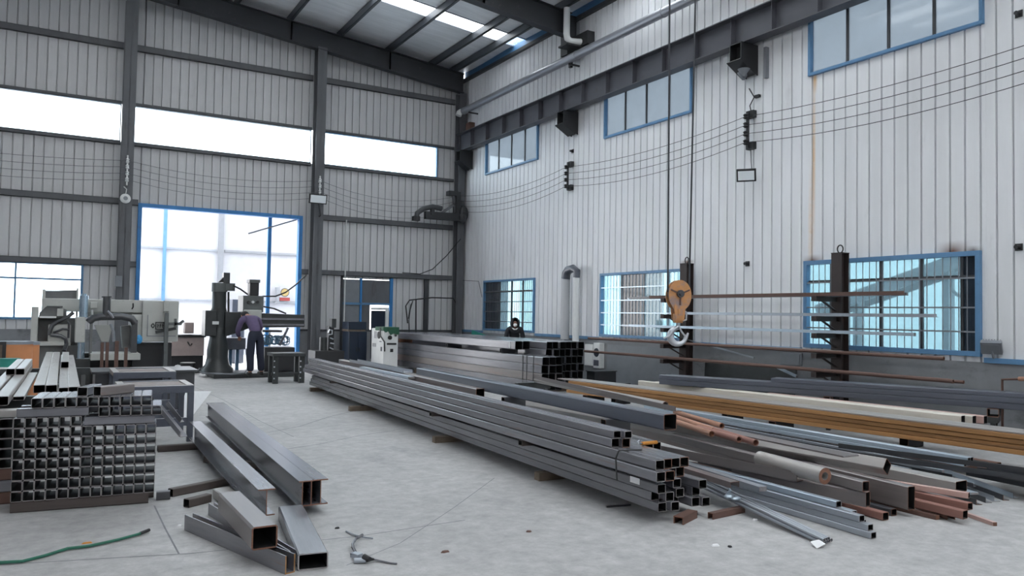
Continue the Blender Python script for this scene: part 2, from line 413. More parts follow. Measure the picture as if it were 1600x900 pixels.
_cache = {}
def box_tube_mesh(w, h, t, L, mats, c=None):
    c = min(w, h) * 0.09 if c is None else c
    key = ('b', round(w, 4), round(h, 4), t, round(L, 3), mats)
    if key in _cache: return _cache[key]
    def ring(w, h, c, z0):
        x = w / 2
        return [(-x + c, z0), (x - c, z0), (x, z0 + c), (x, z0 + h - c), (x - c, z0 + h), (-x + c, z0 + h), (-x, z0 + h - c), (-x, z0 + c)]
    o, i = ring(w, h, c, 0), ring(w - 2 * t, h - 2 * t, max(c - t, c * 0.4), t)
    b = MB(); n = 8
    b.v = [(x, y, z) for y in (0, L) for x, z in o] + [(x, y, z) for y in (0, L) for x, z in i]
    for k in range(n):
        j = (k + 1) % n
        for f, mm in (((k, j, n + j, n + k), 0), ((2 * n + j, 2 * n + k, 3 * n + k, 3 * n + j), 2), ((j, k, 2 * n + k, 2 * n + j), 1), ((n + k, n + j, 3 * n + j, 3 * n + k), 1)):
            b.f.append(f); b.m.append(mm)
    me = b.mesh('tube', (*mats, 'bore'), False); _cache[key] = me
    return me

def poly_mesh(kind, dims, L, mats):
    key = (kind, dims, round(L, 3), mats)
    if key in _cache: return _cache[key]
    if kind == 'ibeam':
        w, h, tf, tw = dims; a, b = w / 2, tw / 2
        P = [(-a, 0), (a, 0), (a, tf), (b, tf), (b, h - tf), (a, h - tf), (a, h), (-a, h), (-a, h - tf), (-b, h - tf), (-b, tf), (-a, tf)]
    elif kind == 'channel':     # open at the bottom
        w, h, t = dims; a = w / 2
        P = [(-a, 0), (-a + t, 0), (-a + t, h - t), (a - t, h - t), (a - t, 0), (a, 0), (a, h), (-a, h)]
    elif kind == 'trough':      # open at the top
        w, h, t = dims; a = w / 2
        P = [(-a, h), (-a, 0), (a, 0), (a, h), (a - t, h), (a - t, t), (-a + t, t), (-a + t, h)]
    elif kind == 'angle':
        w, h, t = dims; a = w / 2
        P = [(-a, 0), (a, 0), (a, t), (-a + t, t), (-a + t, h), (-a, h)]
    elif kind == 'roof_angle':  # both legs sloping down from a ridge
        w, h, t = dims; a = w / 2
        P = [(-a, 0), (0, h), (a, 0), (a - t, 0), (0, h - t * 1.2), (-a + t, 0)]
    else:
        w, h = dims; a = w / 2
        P = [(-a, 0), (a, 0), (a, h), (-a, h)]
    b = MB(); b.prism(P, 0, L, 'Y', 0); b.m[-2:] = [1, 1]
    me = b.mesh(kind, mats, False); _cache[key] = me
    return me

def pipe_mesh(r, ri, L, mats):
    key = ('p', r, ri, round(L, 3), mats)
    if key in _cache: return _cache[key]
    b = MB()
    if ri: b.pipe((0, 0, r), (0, L, r), r, ri, 18)
    else: b.cyl((0, 0, r), (0, L, r), r, n=12); b.m[-2:] = [1, 1]
    me = b.mesh('pipe', mats, True); _cache[key] = me
    return me

def lay(name, me, label, cat, p0, p1, group=None, roll=0.0):
    """a length of steel: mesh along +Y from p0 (bottom middle of the near end) towards p1"""
    p0, p1 = Vector(p0), Vector(p1); d = (p1 - p0).normalized()
    sd = d.cross(Vector((0, 0, 1))).normalized(); up = sd.cross(d)
    m = Matrix((sd, d, up)).transposed().to_4x4()
    if roll: m = m @ Matrix.Rotation(roll, 4, 'Y')
    m.translation = p0
    o = bpy.data.objects.new(name, me); COL.objects.link(o); o.matrix_world = m
    return tag(o, label, cat, group)

def L_of(p0, p1): return (Vector(p1) - Vector(p0)).length
def box_tube(label, p0, p1, w, h, t=0.005, mats=('steel', 'cut_end'), group=None, name='square_tube', cat='steel tube', roll=0.0):
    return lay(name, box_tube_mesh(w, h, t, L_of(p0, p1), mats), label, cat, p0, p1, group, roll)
def bar(label, p0, p1, kind, dims, mats=('steel', 'cut_end'), group=None, name='steel_bar', cat='steel bar', roll=0.0):
    return lay(name, poly_mesh(kind, dims, L_of(p0, p1), mats), label, cat, p0, p1, group, roll)
def round_pipe(label, p0, p1, r, ri=0.0, mats=('steel', 'cut_end'), group=None, name='round_pipe', cat='pipe'):
    return lay(name, pipe_mesh(r, ri, L_of(p0, p1), mats), label, cat, p0, p1, group)

# ------------------------------------------------------------------ the building: floor, walls, roof
b = MB(); b.add([(-16, -6, 0), (XR, -6, 0), (XR, YB, 0), (-16, YB, 0)], [(0, 1, 2, 3)])
struct(b.build('floor', 'floor', smooth=False))
b = MB(); b.add([(-60, -60, -0.02), (70, -60, -0.02), (70, 70, -0.02), (-60, 70, -0.02)], [(0, 1, 2, 3)])
struct(b.build('ground', 'yard', smooth=False))

def joint(pts, w):
    b = MB()
    for (a, c) in zip(pts, pts[1:]):
        a, c = Vector((*a, 0.0015)), Vector((*c, 0.0015)); n = (c - a).cross(Vector((0, 0, 1))).normalized() * w / 2
        b.add([a - n, c - n, c + n, a + n], [(0, 1, 2, 3)])
    o = struct(b.build('floor_joint', 'crack', smooth=False)); return o
joint([(0.785, 7.18), (0.78, 6.4), (0.785, 5.7)], 0.012)
joint([(-4, 6.22), (-0.24, 5.97), (0.4, 5.8), (0.86, 5.67), (2.0, 5.55), (2.9, 5.6)], 0.012)
joint([(1.9, 10.0), (2.42, 10.69), (3.1, 11.2), (3.8, 12.05), (4.4, 12.6)], 0.016)
joint([(1.75, 8.9), (2.38, 9.4), (2.9, 9.6), (3.6, 10.06), (4.2, 10.3)], 0.016)
joint([(1.7, 4.95), (2.2, 5.25), (3.0, 6.0), (3.9, 6.9)], 0.007)
joint([(2.6, 19.2), (2.75, 15), (2.72, 12), (2.78, 10.3)], 0.010)

PITCH, RW, RD = 0.228, 0.032, 0.042
def sheet(b, u0, u1, z0, z1, place, phase):
    """ribbed sheeting between u0 and u1: narrow ribs that stand out on the far side, seen from inside as grooves"""
    us = [(u0, 0.0)]
    k = math.ceil((u0 - phase) / PITCH - 0.2)
    while True:
        c = phase + k * PITCH
        if c - RW / 2 > u1: break
        for du, d in ((-RW / 2, 0), (-RW / 4, RD), (RW / 4, RD), (RW / 2, 0)):
            if u0 < c + du < u1: us.append((c + du, d))
        for du in (-0.05 * 0 + 0.085, 0.145):
            if u0 < c + du < u1: us.append((c + du, 0.004 if du < 0.1 else 0.004))
        k += 1
    us.append((u1, 0.0))
    vs = [place(u, d, z) for z in (z0, z1) for u, d in us]; n = len(us)
    b.add(vs, [(i, i + 1, n + i + 1, n + i) for i in range(n - 1)])

def wall_with_holes(name, material, u0, u1, z0, z1, holes, place, phase):
    b = MB()
    us = sorted({u0, u1, *[h[0] for h in holes], *[h[1] for h in holes]})
    for a, c in zip(us, us[1:]):
        m = (a + c) / 2; lo = z0
        for h in sorted([h for h in holes if h[0] < m < h[1]], key=lambda h: h[2]):
            if h[2] > lo: sheet(b, a, c, lo, h[2], place, phase)
            lo = max(lo, h[3])
        if lo < z1: sheet(b, a, c, lo, z1, place, phase)
    return struct(b.build(name, material, smooth=False))

LOWS = [(18.61, 21.62), (12.32, 15.54), (6.32, 9.44)]
HIGHS = [(18.55, 21.66), (12.36, 15.46), (6.27, 9.36)]
ZL, ZH = (1.16, 2.72), (6.08, 7.16)
holes_r = [(a, c, *ZL) for a, c in LOWS] + [(a, c, *ZH) for a, c in HIGHS]
wall_with_holes('wall_right', 'wall_right', 1.0, YB, 1.08, 9.55, holes_r, lambda u, d, z: (XR + d, u, z), 6.11)
holes_b = [(-6.0, 10.8, 6.15, 7.17), (-6.0, 0.66, 1.33, 2.81), (1.94, 6.33, 0, 4.47), (7.66, 9.32, 1.08, 2.70)]
wall_with_holes('wall_back', 'wall_back', -6.0, XR, 1.08, 10.9, holes_b, lambda u, d, z: (u, YB + d, z), 0.12)
b = MB(); b.box(XR - 0.015, XR + 0.2, 1.0, YB, 0, 1.08)
struct(b.build('wall_right_dado', 'stone_dado', smooth=False))
b = MB(); b.box(-6.0, 1.94, YB - 0.01, YB + 0.2, 0, 1.08); b.box(6.33, XR - 0.015, YB - 0.01, YB + 0.2, 0, 1.08)
struct(b.build('wall_back_dado', 'stone_dado', smooth=False))
for k, (a, c) in enumerate(((9.5, 12.26), (15.6, 18.55), (21.68, YB - 0.02), (1.0, 6.28))):
    b = MB(); b.box(XR - 0.045, XR + 0.02, a, c, 1.075, 1.15)
    struct(b.build('trim_%d' % (k + 1), 'blue_frame', smooth=False, bevel=0.004))
b = MB(); b.box(6.4, XR - 0.06, YB - 0.04, YB + 0.02, 1.06, 1.12)
struct(b.build('trim_5', 'beam_dark', smooth=False))

# eave: strut, blue sheet behind the gap
b = MB(); b.box(XR - 0.10, XR + 0.08, 1.0, YB, 9.46, 9.56)
struct(b.build('beam', 'beam_dark', smooth=False))
b = MB(); b.box(XR + 0.05, XR + 0.10, 1.0, YB, 9.5, 10.05)
struct(b.build('trim_6', 'blue_fascia', smooth=False))

def roof_z(x): return 11.05 - 0.105 * abs(x)
# roof sheets with translucent strips; the unseen ones are widened for more top light
YS = [(-8.0, -4.6), (-2.6, 0.2), (2.6, 6.2), (8.6, 12.6), (14.6, 19.45), (20.15, 24.2)]
LITE = [(-4.6, -2.6), (0.2, 2.6), (6.2, 8.6), (12.6, 14.6), (19.45, 20.15)]  # only the last strip is in view
b = MB()
for y0, y1 in YS:
    nx, ny = 76, 8
    for sgn in (0,):
        xs = [-14 + (12.6 + 14) * i / nx for i in range(nx + 1)]; ys = [y0 + (y1 - y0) * j / ny for j in range(ny + 1)]
        vs = [(x, y, roof_z(x) + 0.02 + 0.018 * math.sin(x * 4.13) * math.cos(y * 1.7)) for x in xs for y in ys]
        b.add(vs, [(i * (ny + 1) + j, (i + 1) * (ny + 1) + j, (i + 1) * (ny + 1) + j + 1, i * (ny + 1) + j + 1) for i in range(nx) for j in range(ny)])
struct(b.build('ceiling', 'foil', smooth=True))
b = MB(); xs = [-14 + 14 * i / 10 for i in range(11)]  # left half of the strips closed over to keep left-facing sides darker
for y0, y1 in LITE:
    b.add([(x, y, roof_z(x) + 0.02) for x in xs for y in (y0, y1)], [(2 * i, 2 * i + 1, 2 * i + 3, 2 * i + 2) for i in range(10)])
struct(b.build('ceiling', 'foil', smooth=False))
for y0, y1 in LITE:
    b = MB(); b.add([(0, y0, roof_z(0) + 0.02), (12.6, y0, roof_z(12.6) + 0.02), (12.6, y1, roof_z(12.6) + 0.02), (0, y1, roof_z(0) + 0.02)], [(0, 1, 2, 3)])
    struct(b.build('skylight_window', 'skylight', smooth=False))
    for yy in (y0, y1):
        b = MB(); b.bar((0, yy, roof_z(0) + 0.0), (12.6, yy, roof_z(12.6) + 0.0), 0.03, 0.03)
        struct(b.build('beam', 'galv', smooth=False))
for x in (-12.5, -10.9, -9.4, -7.9, -6.4, -4.86, -3.34, -1.82, -0.3, 1.22, 2.74, 4.25, 5.77, 7.30, 8.90, 10.42, 11.2):
    b = MB(); z = roof_z(x)
    b.box(x - 0.03, x - 0.02, -8, 23.3, z - 0.22, z - 0.005); b.box(x - 0.03, x + 0.05, -8, 23.3, z - 0.02, z - 0.005); b.box(x - 0.03, x + 0.05, -8, 23.3, z - 0.22, z - 0.205)
    struct(b.build('beam', 'purlin', smooth=False))
def rafter(y, name='roof_beam'):
    b = MB()
    for (x0, x1) in ((-13.9, 0.0), (0.0, 11.5)):
        za, zb = roof_z(x0) - 0.22, roof_z(x1) - 0.22
        ha, hb = 0.55, 0.62
        def strip(w, top0, bot0, top1, bot1):
            b.add([(x, y + s * w / 2, z) for x, zt, zbm in ((x0, top0, bot0), (x1, top1, bot1)) for z in (zt, zbm) for s in (-1, 1)],
                  [(0, 1, 3, 2), (4, 6, 7, 5), (0, 4, 5, 1), (2, 3, 7, 6), (0, 2, 6, 4), (1, 5, 7, 3)])
        strip(0.24, za, za - 0.02, zb, zb - 0.02); strip(0.012, za, za - ha, zb, zb - hb); strip(0.24, za - ha, za - ha - 0.02, zb - hb, zb - hb - 0.02)
        for x in (2.7, 5.8, 8.9):
            z = roof_z(x) - 0.22; b.box(x - 0.006, x + 0.006, y - 0.11, y + 0.11, z - 0.6, z)
    return struct(b.build(name, 'beam_dark', smooth=False))
rafter(22.95); rafter(16.75); rafter(10.7); rafter(4.6); rafter(-1.5)

def h_column(x, y, z1, w, d, name='column'):
    b = MB()
    b.box(x - w / 2, x + w / 2, y - d / 2, y - d / 2 + 0.016, 0, z1); b.box(x - w / 2, x + w / 2, y + d / 2 - 0.016, y + d / 2, 0, z1)
    b.box(x - 0.006, x + 0.006, y - d / 2, y + d / 2, 0, z1)
    b.box(x - w / 2 - 0.05, x + w / 2 + 0.05, y - d / 2 - 0.05, y + d / 2 + 0.05, 0, 0.02)
    return struct(b.build(name, 'column', smooth=False))
h_column(1.57, 23.02, 9.95, 0.30, 0.36)
h_column(6.73, 23.02, 9.60, 0.28, 0.36)
h_column(11.52, 23.10, 9.0, 0.24, 0.30)

# girts on the back wall (C-section), stopped either side of the columns
for z, h in ((8.75, 0.17), (7.20, 0.07), (6.11, 0.09), (4.53, 0.16), (2.85, 0.15)):
    for x0, x1 in ((-6, 1.42), (1.72, 6.59), (6.87, 11.40)):
        if z == 4.53 and x0 == 1.72: x0, x1 = 1.72, 1.90
        segs = [(x0, x1)] if not (z == 2.85 and x0 == 1.72) else [(1.72, 1.90), (6.38, 6.59)]
        for s0, s1 in segs:
            b = MB(); b.box(s0, s1, YB - 0.10, YB - 0.092, z - h / 2, z + h / 2); b.box(s0, s1, YB - 0.10, YB - 0.001, z + h / 2 - 0.012, z + h / 2)
            b.box(s0, s1, YB - 0.10, YB - 0.001, z - h / 2, z - h / 2 + 0.012)
            struct(b.build('beam', 'column', smooth=False))
b = MB(); b.box(10.42, 10.56, YB - 0.1, YB - 0.001, 1.1, 2.77)
struct(b.build('column', 'beam_dark', smooth=False))

# the hall's other two walls, behind the camera and far to its left: unseen, closed and darkened to cut side light, open band under the eaves
b = MB(); b.box(-14.1, -14.0, -8, YB, 0, 6.15); b.box(-14.1, -14.0, -8, YB, 7.17, 9.7); struct(b.build('wall_left', 'dim_grey', smooth=False))
b = MB(); b.box(-14.0, XR, -8.1, -8.0, 0, 6.15); b.box(-14.0, XR, -8.1, -8.0, 7.17, 11.0); struct(b.build('wall_rear', 'dim_grey', smooth=False))
b = MB(); b.box(-14.0, -6.0, YB, YB + 0.1, 0, 10.0); struct(b.build('wall_back', 'wall_back', smooth=False))
b = MB(); b.box(XR, XR + 0.1, -8, 1.0, 0, 9.55); struct(b.build('wall_right', 'wall_right', smooth=False))

# ------------------------------------------------------------------ windows
def window(n, place, u0, u1, z0, z1, mull, pane_mats, frame='blue_frame', grille=None, fw=0.06, dep=0.06, mull_mat='beam_dark', mid=None):
    """place(u, d, z): u along the wall, d into the room; mull: mullion positions; pane_mats: one per pane"""
    def bx(b, ua, ub, d0, d1, za, zb, mi=0):
        vs = [place(u, d, z) for u in (ua, ub) for d in (d0, d1) for z in (za, zb)]
        b.add(vs, [(0, 1, 3, 2), (4, 6, 7, 5), (0, 4, 5, 1), (2, 3, 7, 6), (0, 2, 6, 4), (1, 5, 7, 3)], mi)
    w = bpy.data.objects.new('window_%d' % n, None); COL.objects.link(w); w.location = place((u0 + u1) / 2, 0, z0)
    struct(w)
    b = MB()
    bx(b, u0, u1, -0.05, dep, z0, z0 + fw); bx(b, u0, u1, -0.05, dep, z1 - fw, z1)
    bx(b, u0, u0 + fw, -0.05, dep, z0 + fw, z1 - fw); bx(b, u1 - fw, u1, -0.05, dep, z0 + fw, z1 - fw)
    struct(b.build('window_frame', frame, w, smooth=False, bevel=0.004))
    us = [u0 + fw] + mull + [u1 - fw]
    for m in mull:
        b = MB(); bx(b, m - 0.022, m + 0.022, -0.04, 0.0, z0 + fw, z1 - fw)
        struct(b.build('mullion', mull_mat, w, smooth=False))
    if mid:
        b = MB(); bx(b, u0 + fw, u1 - fw, -0.035, 0.005, mid - 0.025, mid + 0.025)
        struct(b.build('transom', mull_mat, w, smooth=False))
    for a, c, pm in zip(us, us[1:], pane_mats):
        b = MB(); bx(b, a, c, -0.026, -0.020, z0 + fw, z1 - fw)
        struct(b.build('pane', pm, w, smooth=False))
    if grille:
        nv, zs, gm, r = grille
        b = MB()
        for k in range(1, nv):
            u = u0 + fw + (u1 - u0 - 2 * fw) * k / nv
            b.cyl(place(u, 0.035, z0 + fw), place(u, 0.035, z1 - fw), r, n=6)
        for z in zs: bx(b, u0 + fw, u1 - fw, 0.028, 0.05, z - 0.012, z + 0.012)
        struct(b.build('grille', gm, w, smooth=False))
    return w

right = lambda u, d, z: (XR - d, u, z)
back = lambda u, d, z: (u, YB - d, z)
window(1, right, *LOWS[0], *ZL, [19.3, 19.95, 20.65], ['pane_low', 'pane_low', 'pane_low', 'pane_dim'], grille=(28, (1.45, 1.75, 2.05, 2.36), 'column', 0.007), mid=2.36)
window(2, right, *LOWS[1], *ZL, [13.1, 13.9, 14.75], ['pane_low', 'pane_low', 'pane_dim', 'pane_low'], grille=(26, (1.45, 1.75, 2.05, 2.36), 'galv_blue', 0.007), mull_mat='dim_grey')
window(3, right, *LOWS[2], *ZL, [6.62, 7.25, 7.95, 8.9], ['pane_dim', 'pane_low', 'pane_low', 'pane_low', 'pane_low'], grille=(24, (1.52, 1.88, 2.32), 'dim_grey', 0.008), mid=2.34, fw=0.075)
for k, (a, c) in enumerate(HIGHS):
    q = (c - a) / 4
    window(4 + k, right, a, c, *ZH, [a + q, a + 2 * q, a + 3 * q], ['pane_high'] * 4, fw=0.055)
window(7, back, -6.0, 1.42, 6.15, 7.17, [], ['pane_clear'], fw=0.03, frame='galv')
window(8, back, 1.72, 6.59, 6.15, 7.17, [], ['pane_clear'], fw=0.03, frame='galv')
window(9, back, 6.87, 10.8, 6.15, 7.17, [], ['pane_clear'], fw=0.03, frame='blue_frame')
window(10, back, -6.0, 0.66, 1.33, 2.81, [-3.6, -0.85], ['pane_clear'] * 3, fw=0.06, mid=2.38, mull_mat='blue_frame')

# big doorway: blue frame, open; the small boarded opening beside the corner
d = bpy.data.objects.new('door_1', None); COL.objects.link(d); d.location = (4.1, YB, 0); struct(d)
for nm, bx in (('door_frame', (1.90, 2.0, YB - 0.12, YB + 0.1, 0, 4.52)), ('door_frame', (6.27, 6.38, YB - 0.12, YB + 0.1, 0, 4.52)), ('door_frame', (2.0, 6.27, YB - 0.12, YB + 0.1, 4.42, 4.52))):
    b = MB(); b.box(*bx); struct(b.build(nm, 'blue_door', d, smooth=False, bevel=0.005))
b = MB(); b.box(5.42, 5.52, YB + 0.1, YB + 0.2, 0, 4.42); struct(b.build('door_post', 'blue_door', d, smooth=False))
b = MB(); b.bar((4.85, YB + 0.1, 3.9), (6.25, YB + 0.1, 4.42), 0.04, 0.04); struct(b.build('door_brace', 'dim_grey', d, smooth=False))

d = bpy.data.objects.new('door_2', None); COL.objects.link(d); d.location = (8.5, YB, 0); struct(d)
for u0, u1, z0, z1, mm, dd in ((7.70, 8.28, 1.95, 2.68, 'dim_grey', 0.0), (8.28, 9.24, 1.95, 2.68, 'column', 0.0), (7.70, 8.28, 0.6, 1.9, 'dim_grey', 0.0), (8.28, 8.6, 0.6, 1.9, 'column', 0.0), (8.64, 9.24, 0.2, 1.72, 'navy', 0.02)):
    b = MB(); b.box(u0, u1, YB + 0.0 - dd, YB + 0.03 - dd, z0, z1); struct(b.build('door_panel', mm, d, smooth=False))
for u0, u1, z0, z1, mm in ((8.25, 8.31, 0.4, 2.72, 'blue_door'), (9.24, 9.34, 0.2, 2.76, 'blue_door'), (7.64, 7.70, 0.4, 2.76, 'beam_dark'), (7.70, 9.24, 1.89, 1.96, 'blue_frame')):
    b = MB(); b.box(u0, u1, YB - 0.05, YB + 0.06, z0, z1); struct(b.build('door_frame', mm, d, smooth=False))
b = MB(); b.box(9.10, 9.20, YB - 0.09, YB - 0.02, 0.2, 1.82); b.box(8.62, 9.10, YB - 0.09, YB - 0.02, 1.74, 1.82)
struct(b.build('door_frame', 'white', d, smooth=False))

# outside: annex beyond the doorway, neighbour's wall and inclined conveyor past the right wall
b = MB(); b.box(1.8, 5.15, 30.0, 30.1, 0, 6.2)
struct(b.build('wall_outside', 'annex', smooth=False))
b = MB(); b.box(5.15, 9.6, 29.9, 30.0, 0, 6.2)
struct(b.build('wall_outside', 'annex_grey', smooth=False))
for x in (3.33, 5.21):
    w = 0.05 if x < 4 else 0.09
    b = MB(); b.box(x - w, x + w, 29.82, 29.9 if x > 4 else 30.0, 0, 6.2); struct(b.build('column', 'dim_grey' if x > 4 else 'blue_frame', smooth=False))
for z in (1.99, 3.82):
    b = MB(); b.box(1.8, 5.1, 29.92, 30.0, z - 0.035, z + 0.035); struct(b.build('beam', 'galv', smooth=False))
    b = MB(); b.box(5.35, 9.5, 29.82, 29.9, z - 0.04, z + 0.04); struct(b.build('beam', 'dim_grey', smooth=False))
b = MB(); b.box(20.5, 20.7, 0, 34, 0, 6.0)
struct(b.build('wall_neighbour', 'cyan_wall', smooth=False))

# ------------------------------------------------------------------ crane rail girder, brackets, pipes along the right wall
b = MB()
GX = 11.47
g0, g1 = 1.0, 23.05
b.box(GX - 0.006, GX + 0.006, g0, g1, 7.04, 7.57); b.box(GX - 0.13, GX + 0.13, g0, g1, 7.02, 7.04); b.box(GX - 0.17, GX + 0.17, g0, g1, 7.57, 7.59)
b.box(GX - 0.035, GX + 0.035, g0, g1, 7.59, 7.66)
g = b.build('crane_rail_girder', 'rail_beam', smooth=False)
tag(g, 'long dark steel crane girder running below the high windows of the white wall', 'girder')
for k in range(20):
    y = 23.03 - 1.01 * k
    if y < 1.2: break
    b = MB(); b.box(GX - 0.13, GX - 0.006, y - 0.006, y + 0.006, 7.04, 7.57)
    b.build('stiffener', 'rail_beam', g, smooth=False)
BR = [(16.78, 'dark bracket under the girder between the two farther high windows', 0), (10.72, 'dark bracket under the girder nearest the large rust stain and floodlight', 1), (22.74, 'dark bracket under the far end of the girder in the corner', 2)]
for y, lab, k in BR:
    t = thing('girder_bracket', lab, 'bracket', (11.45, y, 6.95), 'brackets carrying the crane girder')
    b = MB()
    P = [(11.27, 7.015), (XR - 0.002, 7.015), (XR - 0.002, 6.42), (11.62, 6.46), (11.27, 6.66)]
    b.prism(P, y - 0.15, y - 0.135, 'Y'); b.prism(P, y + 0.135, y + 0.15, 'Y')
    b.box(11.27, XR - 0.002, y - 0.135, y + 0.135, 6.995, 7.015)
    b.box(11.45, 11.465, y - 0.135, y + 0.135, 6.55, 6.995)
    b.build('bracket_body', 'black', t, smooth=False)
    b = MB(); b.bar((11.22, y, 6.66), (11.64, y, 6.42), 0.36, 0.016, (0, 0, 1)); b.build('bottom_plate', 'black', t, smooth=False)
    if k == 1:
        b = MB(); b.box(XR - 0.09, XR - 0.002, y - 0.42, y - 0.36, 6.3, 6.9); b.build('cable_box', 'dim_grey', t, smooth=False)
        for dy in (-0.1, 0.06):
            b = MB(); b.lathe([(0.03, 0), (0.05, 0.04), (0.12, 0.14)], (11.5 + dy, y + dy, 6.36), 14); b.build('horn', 'dim_grey', t)
# eave pipe
zp = 8.33
b = MB(); b.cyl((11.42, 22.74, zp), (11.42, 1.2, zp + 0.16), 0.11, n=20)
for y in (22.7, 19.6, 16.3, 13.0):
    b.cyl((11.42, y, zp + 0.007 * (23.2 - y)), (11.42, y - 0.04, zp + 0.007 * (23.2 - y)), 0.118, n=20)
t = tag(b.build('silver_pipe', 'bare_pipe'), 'long silver grey pipe running high along the white wall above the girder', 'pipe')
b = MB(); b.tube([(11.42, 22.74, zp), (11.38, 22.78, zp - 0.01), (11.31, 22.80, zp - 0.05), (11.28, 22.80, zp - 0.15)], 0.10, 14); b.build('end_elbow', 'white', t)
for y in (22.3, 16.62, 11.0):
    b = MB(); b.box(11.40, XR, y - 0.02, y + 0.02, zp - 0.16 + 0.007 * (23.2 - y), zp - 0.118 + 0.007 * (23.2 - y)); b.build('pipe_clip', 'black', t, smooth=False)
# downpipe on the second frame
t = thing('downpipe', 'white elbowed downpipe hanging from the dark roof beam above the silver pipe', 'downpipe', (11.2, 16.45, 8.6))
b = MB(); b.tube([(11.2, 16.45, 9.62), (11.2, 16.45, 8.95), (11.22, 16.44, 8.82), (11.3, 16.40, 8.75), (11.45, 16.3, 8.73), (XR - 0.06, 16.14, 8.72)], 0.085, 14); b.build('pipe', 'white', t)
b = MB(); b.box(11.05, XR - 0.01, 16.2, 16.6, 8.58, 8.62); b.box(11.5, XR - 0.01, 15.95, 16.62, 8.62, 8.95); b.build('bracket', 'black', t, smooth=False)
b = MB(); b.box(11.36, 11.64, 16.64, 16.94, 8.5, 9.55); struct(b.build('column', 'beam_dark', smooth=False))
b = MB(); b.bar((11.55, 16.75, 8.5), (11.55, 16.75, 8.2), 0.08, 0.08); struct(b.build('beam', 'beam_dark', smooth=False))

# ------------------------------------------------------------------ bare conductors and their insulator racks
def sag(a, c, s, n=14):
    a, c = Vector(a), Vector(c)
    return [a.lerp(c, i / n) - Vector((0, 0, s * 4 * (i / n) * (1 - i / n))) for i in range(n + 1)]
ZW = (5.56, 5.39, 5.22, 5.05)
racks = [((-3.6, YB - 0.22), 'b'), ((1.57, YB - 0.60), 'b'), ((6.73, YB - 0.60), 'b'), ((11.42, YB - 0.42), 'c'), ((XR - 0.17, 16.92), 'r'), ((XR - 0.17, 10.72), 'r'), ((XR - 0.17, 4.6), 'r')]
WL = ['topmost', 'second', 'third', 'lowest']
for i, (a, c) in enumerate(zip(racks, racks[1:])):
    for k, z in enumerate(ZW):
        where = ['left of the bell column on the grey wall', 'between the two grey wall columns', 'between the lamp column and the dark corner arm',
                 'on the white wall from the corner to the far insulators', 'on the white wall behind the crane ropes', 'on the white wall right of the near insulators'][i]
        zz = z + (-0.03, 0.0, 0.0, 0.0, 0.03, 0.06, 0.06)[i]; z2 = z + (-0.03, 0.0, 0.0, 0.0, 0.03, 0.06, 0.06)[i + 1]
        b = MB(); b.tube(sag((*a[0], zz), (*c[0], z2), (0.10, 0.22, 0.36, 0.22, 0.16, 0.14)[i] + 0.015 * k), 0.006, 5)
        tag(b.build('bare_wire', 'wire' if i < 3 else 'rope'), '%s bare power wire %s' % (WL[k], where), 'wire', 'bare wires along the walls')
rl = ['', 'pale insulator rack on the grey column above the white bell', 'pale insulator rack on the grey column above the floodlight', '', 'black insulator rack on white wall above the white vent pipes', 'black insulator rack on white wall above the floodlight', '']
for (p, kind), lab in zip(racks, rl):
    if not lab: continue
    t = thing('insulator_rack', lab, 'insulators', (p[0], p[1], 5.0))
    b = MB()
    if kind == 'r':
        b.box(p[0] + 0.04, p[0] + 0.07, p[1] - 0.03, p[1] + 0.03, 5.0, 5.72)
        b.box(p[0] + 0.07, XR, p[1] - 0.12, p[1] + 0.06, 5.60, 5.74); b.box(p[0] + 0.07, XR, p[1] - 0.12, p[1] + 0.06, 4.98, 5.12)
        b.build('rack_bar', 'black', t, smooth=False)
    else:
        b.box(p[0] - 0.02, p[0] + 0.02, p[1] + 0.0, p[1] + 0.03, 4.9, 5.7); b.box(p[0] - 0.04, p[0] + 0.04, p[1] + 0.03, p[1] + 0.059, 5.5, 5.56); b.box(p[0] - 0.04, p[0] + 0.04, p[1] + 0.03, p[1] + 0.059, 5.0, 5.06)
        b.build('rack_bar', 'white', t, smooth=False)
    for z in ZW:
        b = MB()
        if kind == 'r':
            b.lathe([(0.03, 0), (0.055, 0.02), (0.035, 0.05), (0.055, 0.08), (0.03, 0.1)], (p[0] + 0.0, p[1], z + (0.03 if p[1] > 12 else 0.06) - 0.05), 10)
            b.build('insulator', 'black', t)
        else:
            b.lathe([(0.03, 0), (0.05, 0.02), (0.03, 0.05), (0.05, 0.08), (0.03, 0.1)], (p[0], p[1], z - 0.05), 10)
            b.build('insulator', 'white', t)
# lost bit of rack with a stub of cable
t = thing('cable_stub', 'short black cable stub curling from a clamp above the near insulators', 'cable', (XR - 0.05, 10.62, 6.0))
b = MB(); b.box(XR - 0.06, XR, 10.5, 10.62, 5.98, 6.03); b.build('clamp', 'black', t, smooth=False)
b = MB(); b.tube([(XR - 0.05, 10.75, 6.2), (XR - 0.05, 10.62, 6.0), (XR - 0.06, 10.72, 5.85), (XR - 0.05, 10.68, 5.66)], 0.012, 6); b.build('cable', 'black', t)

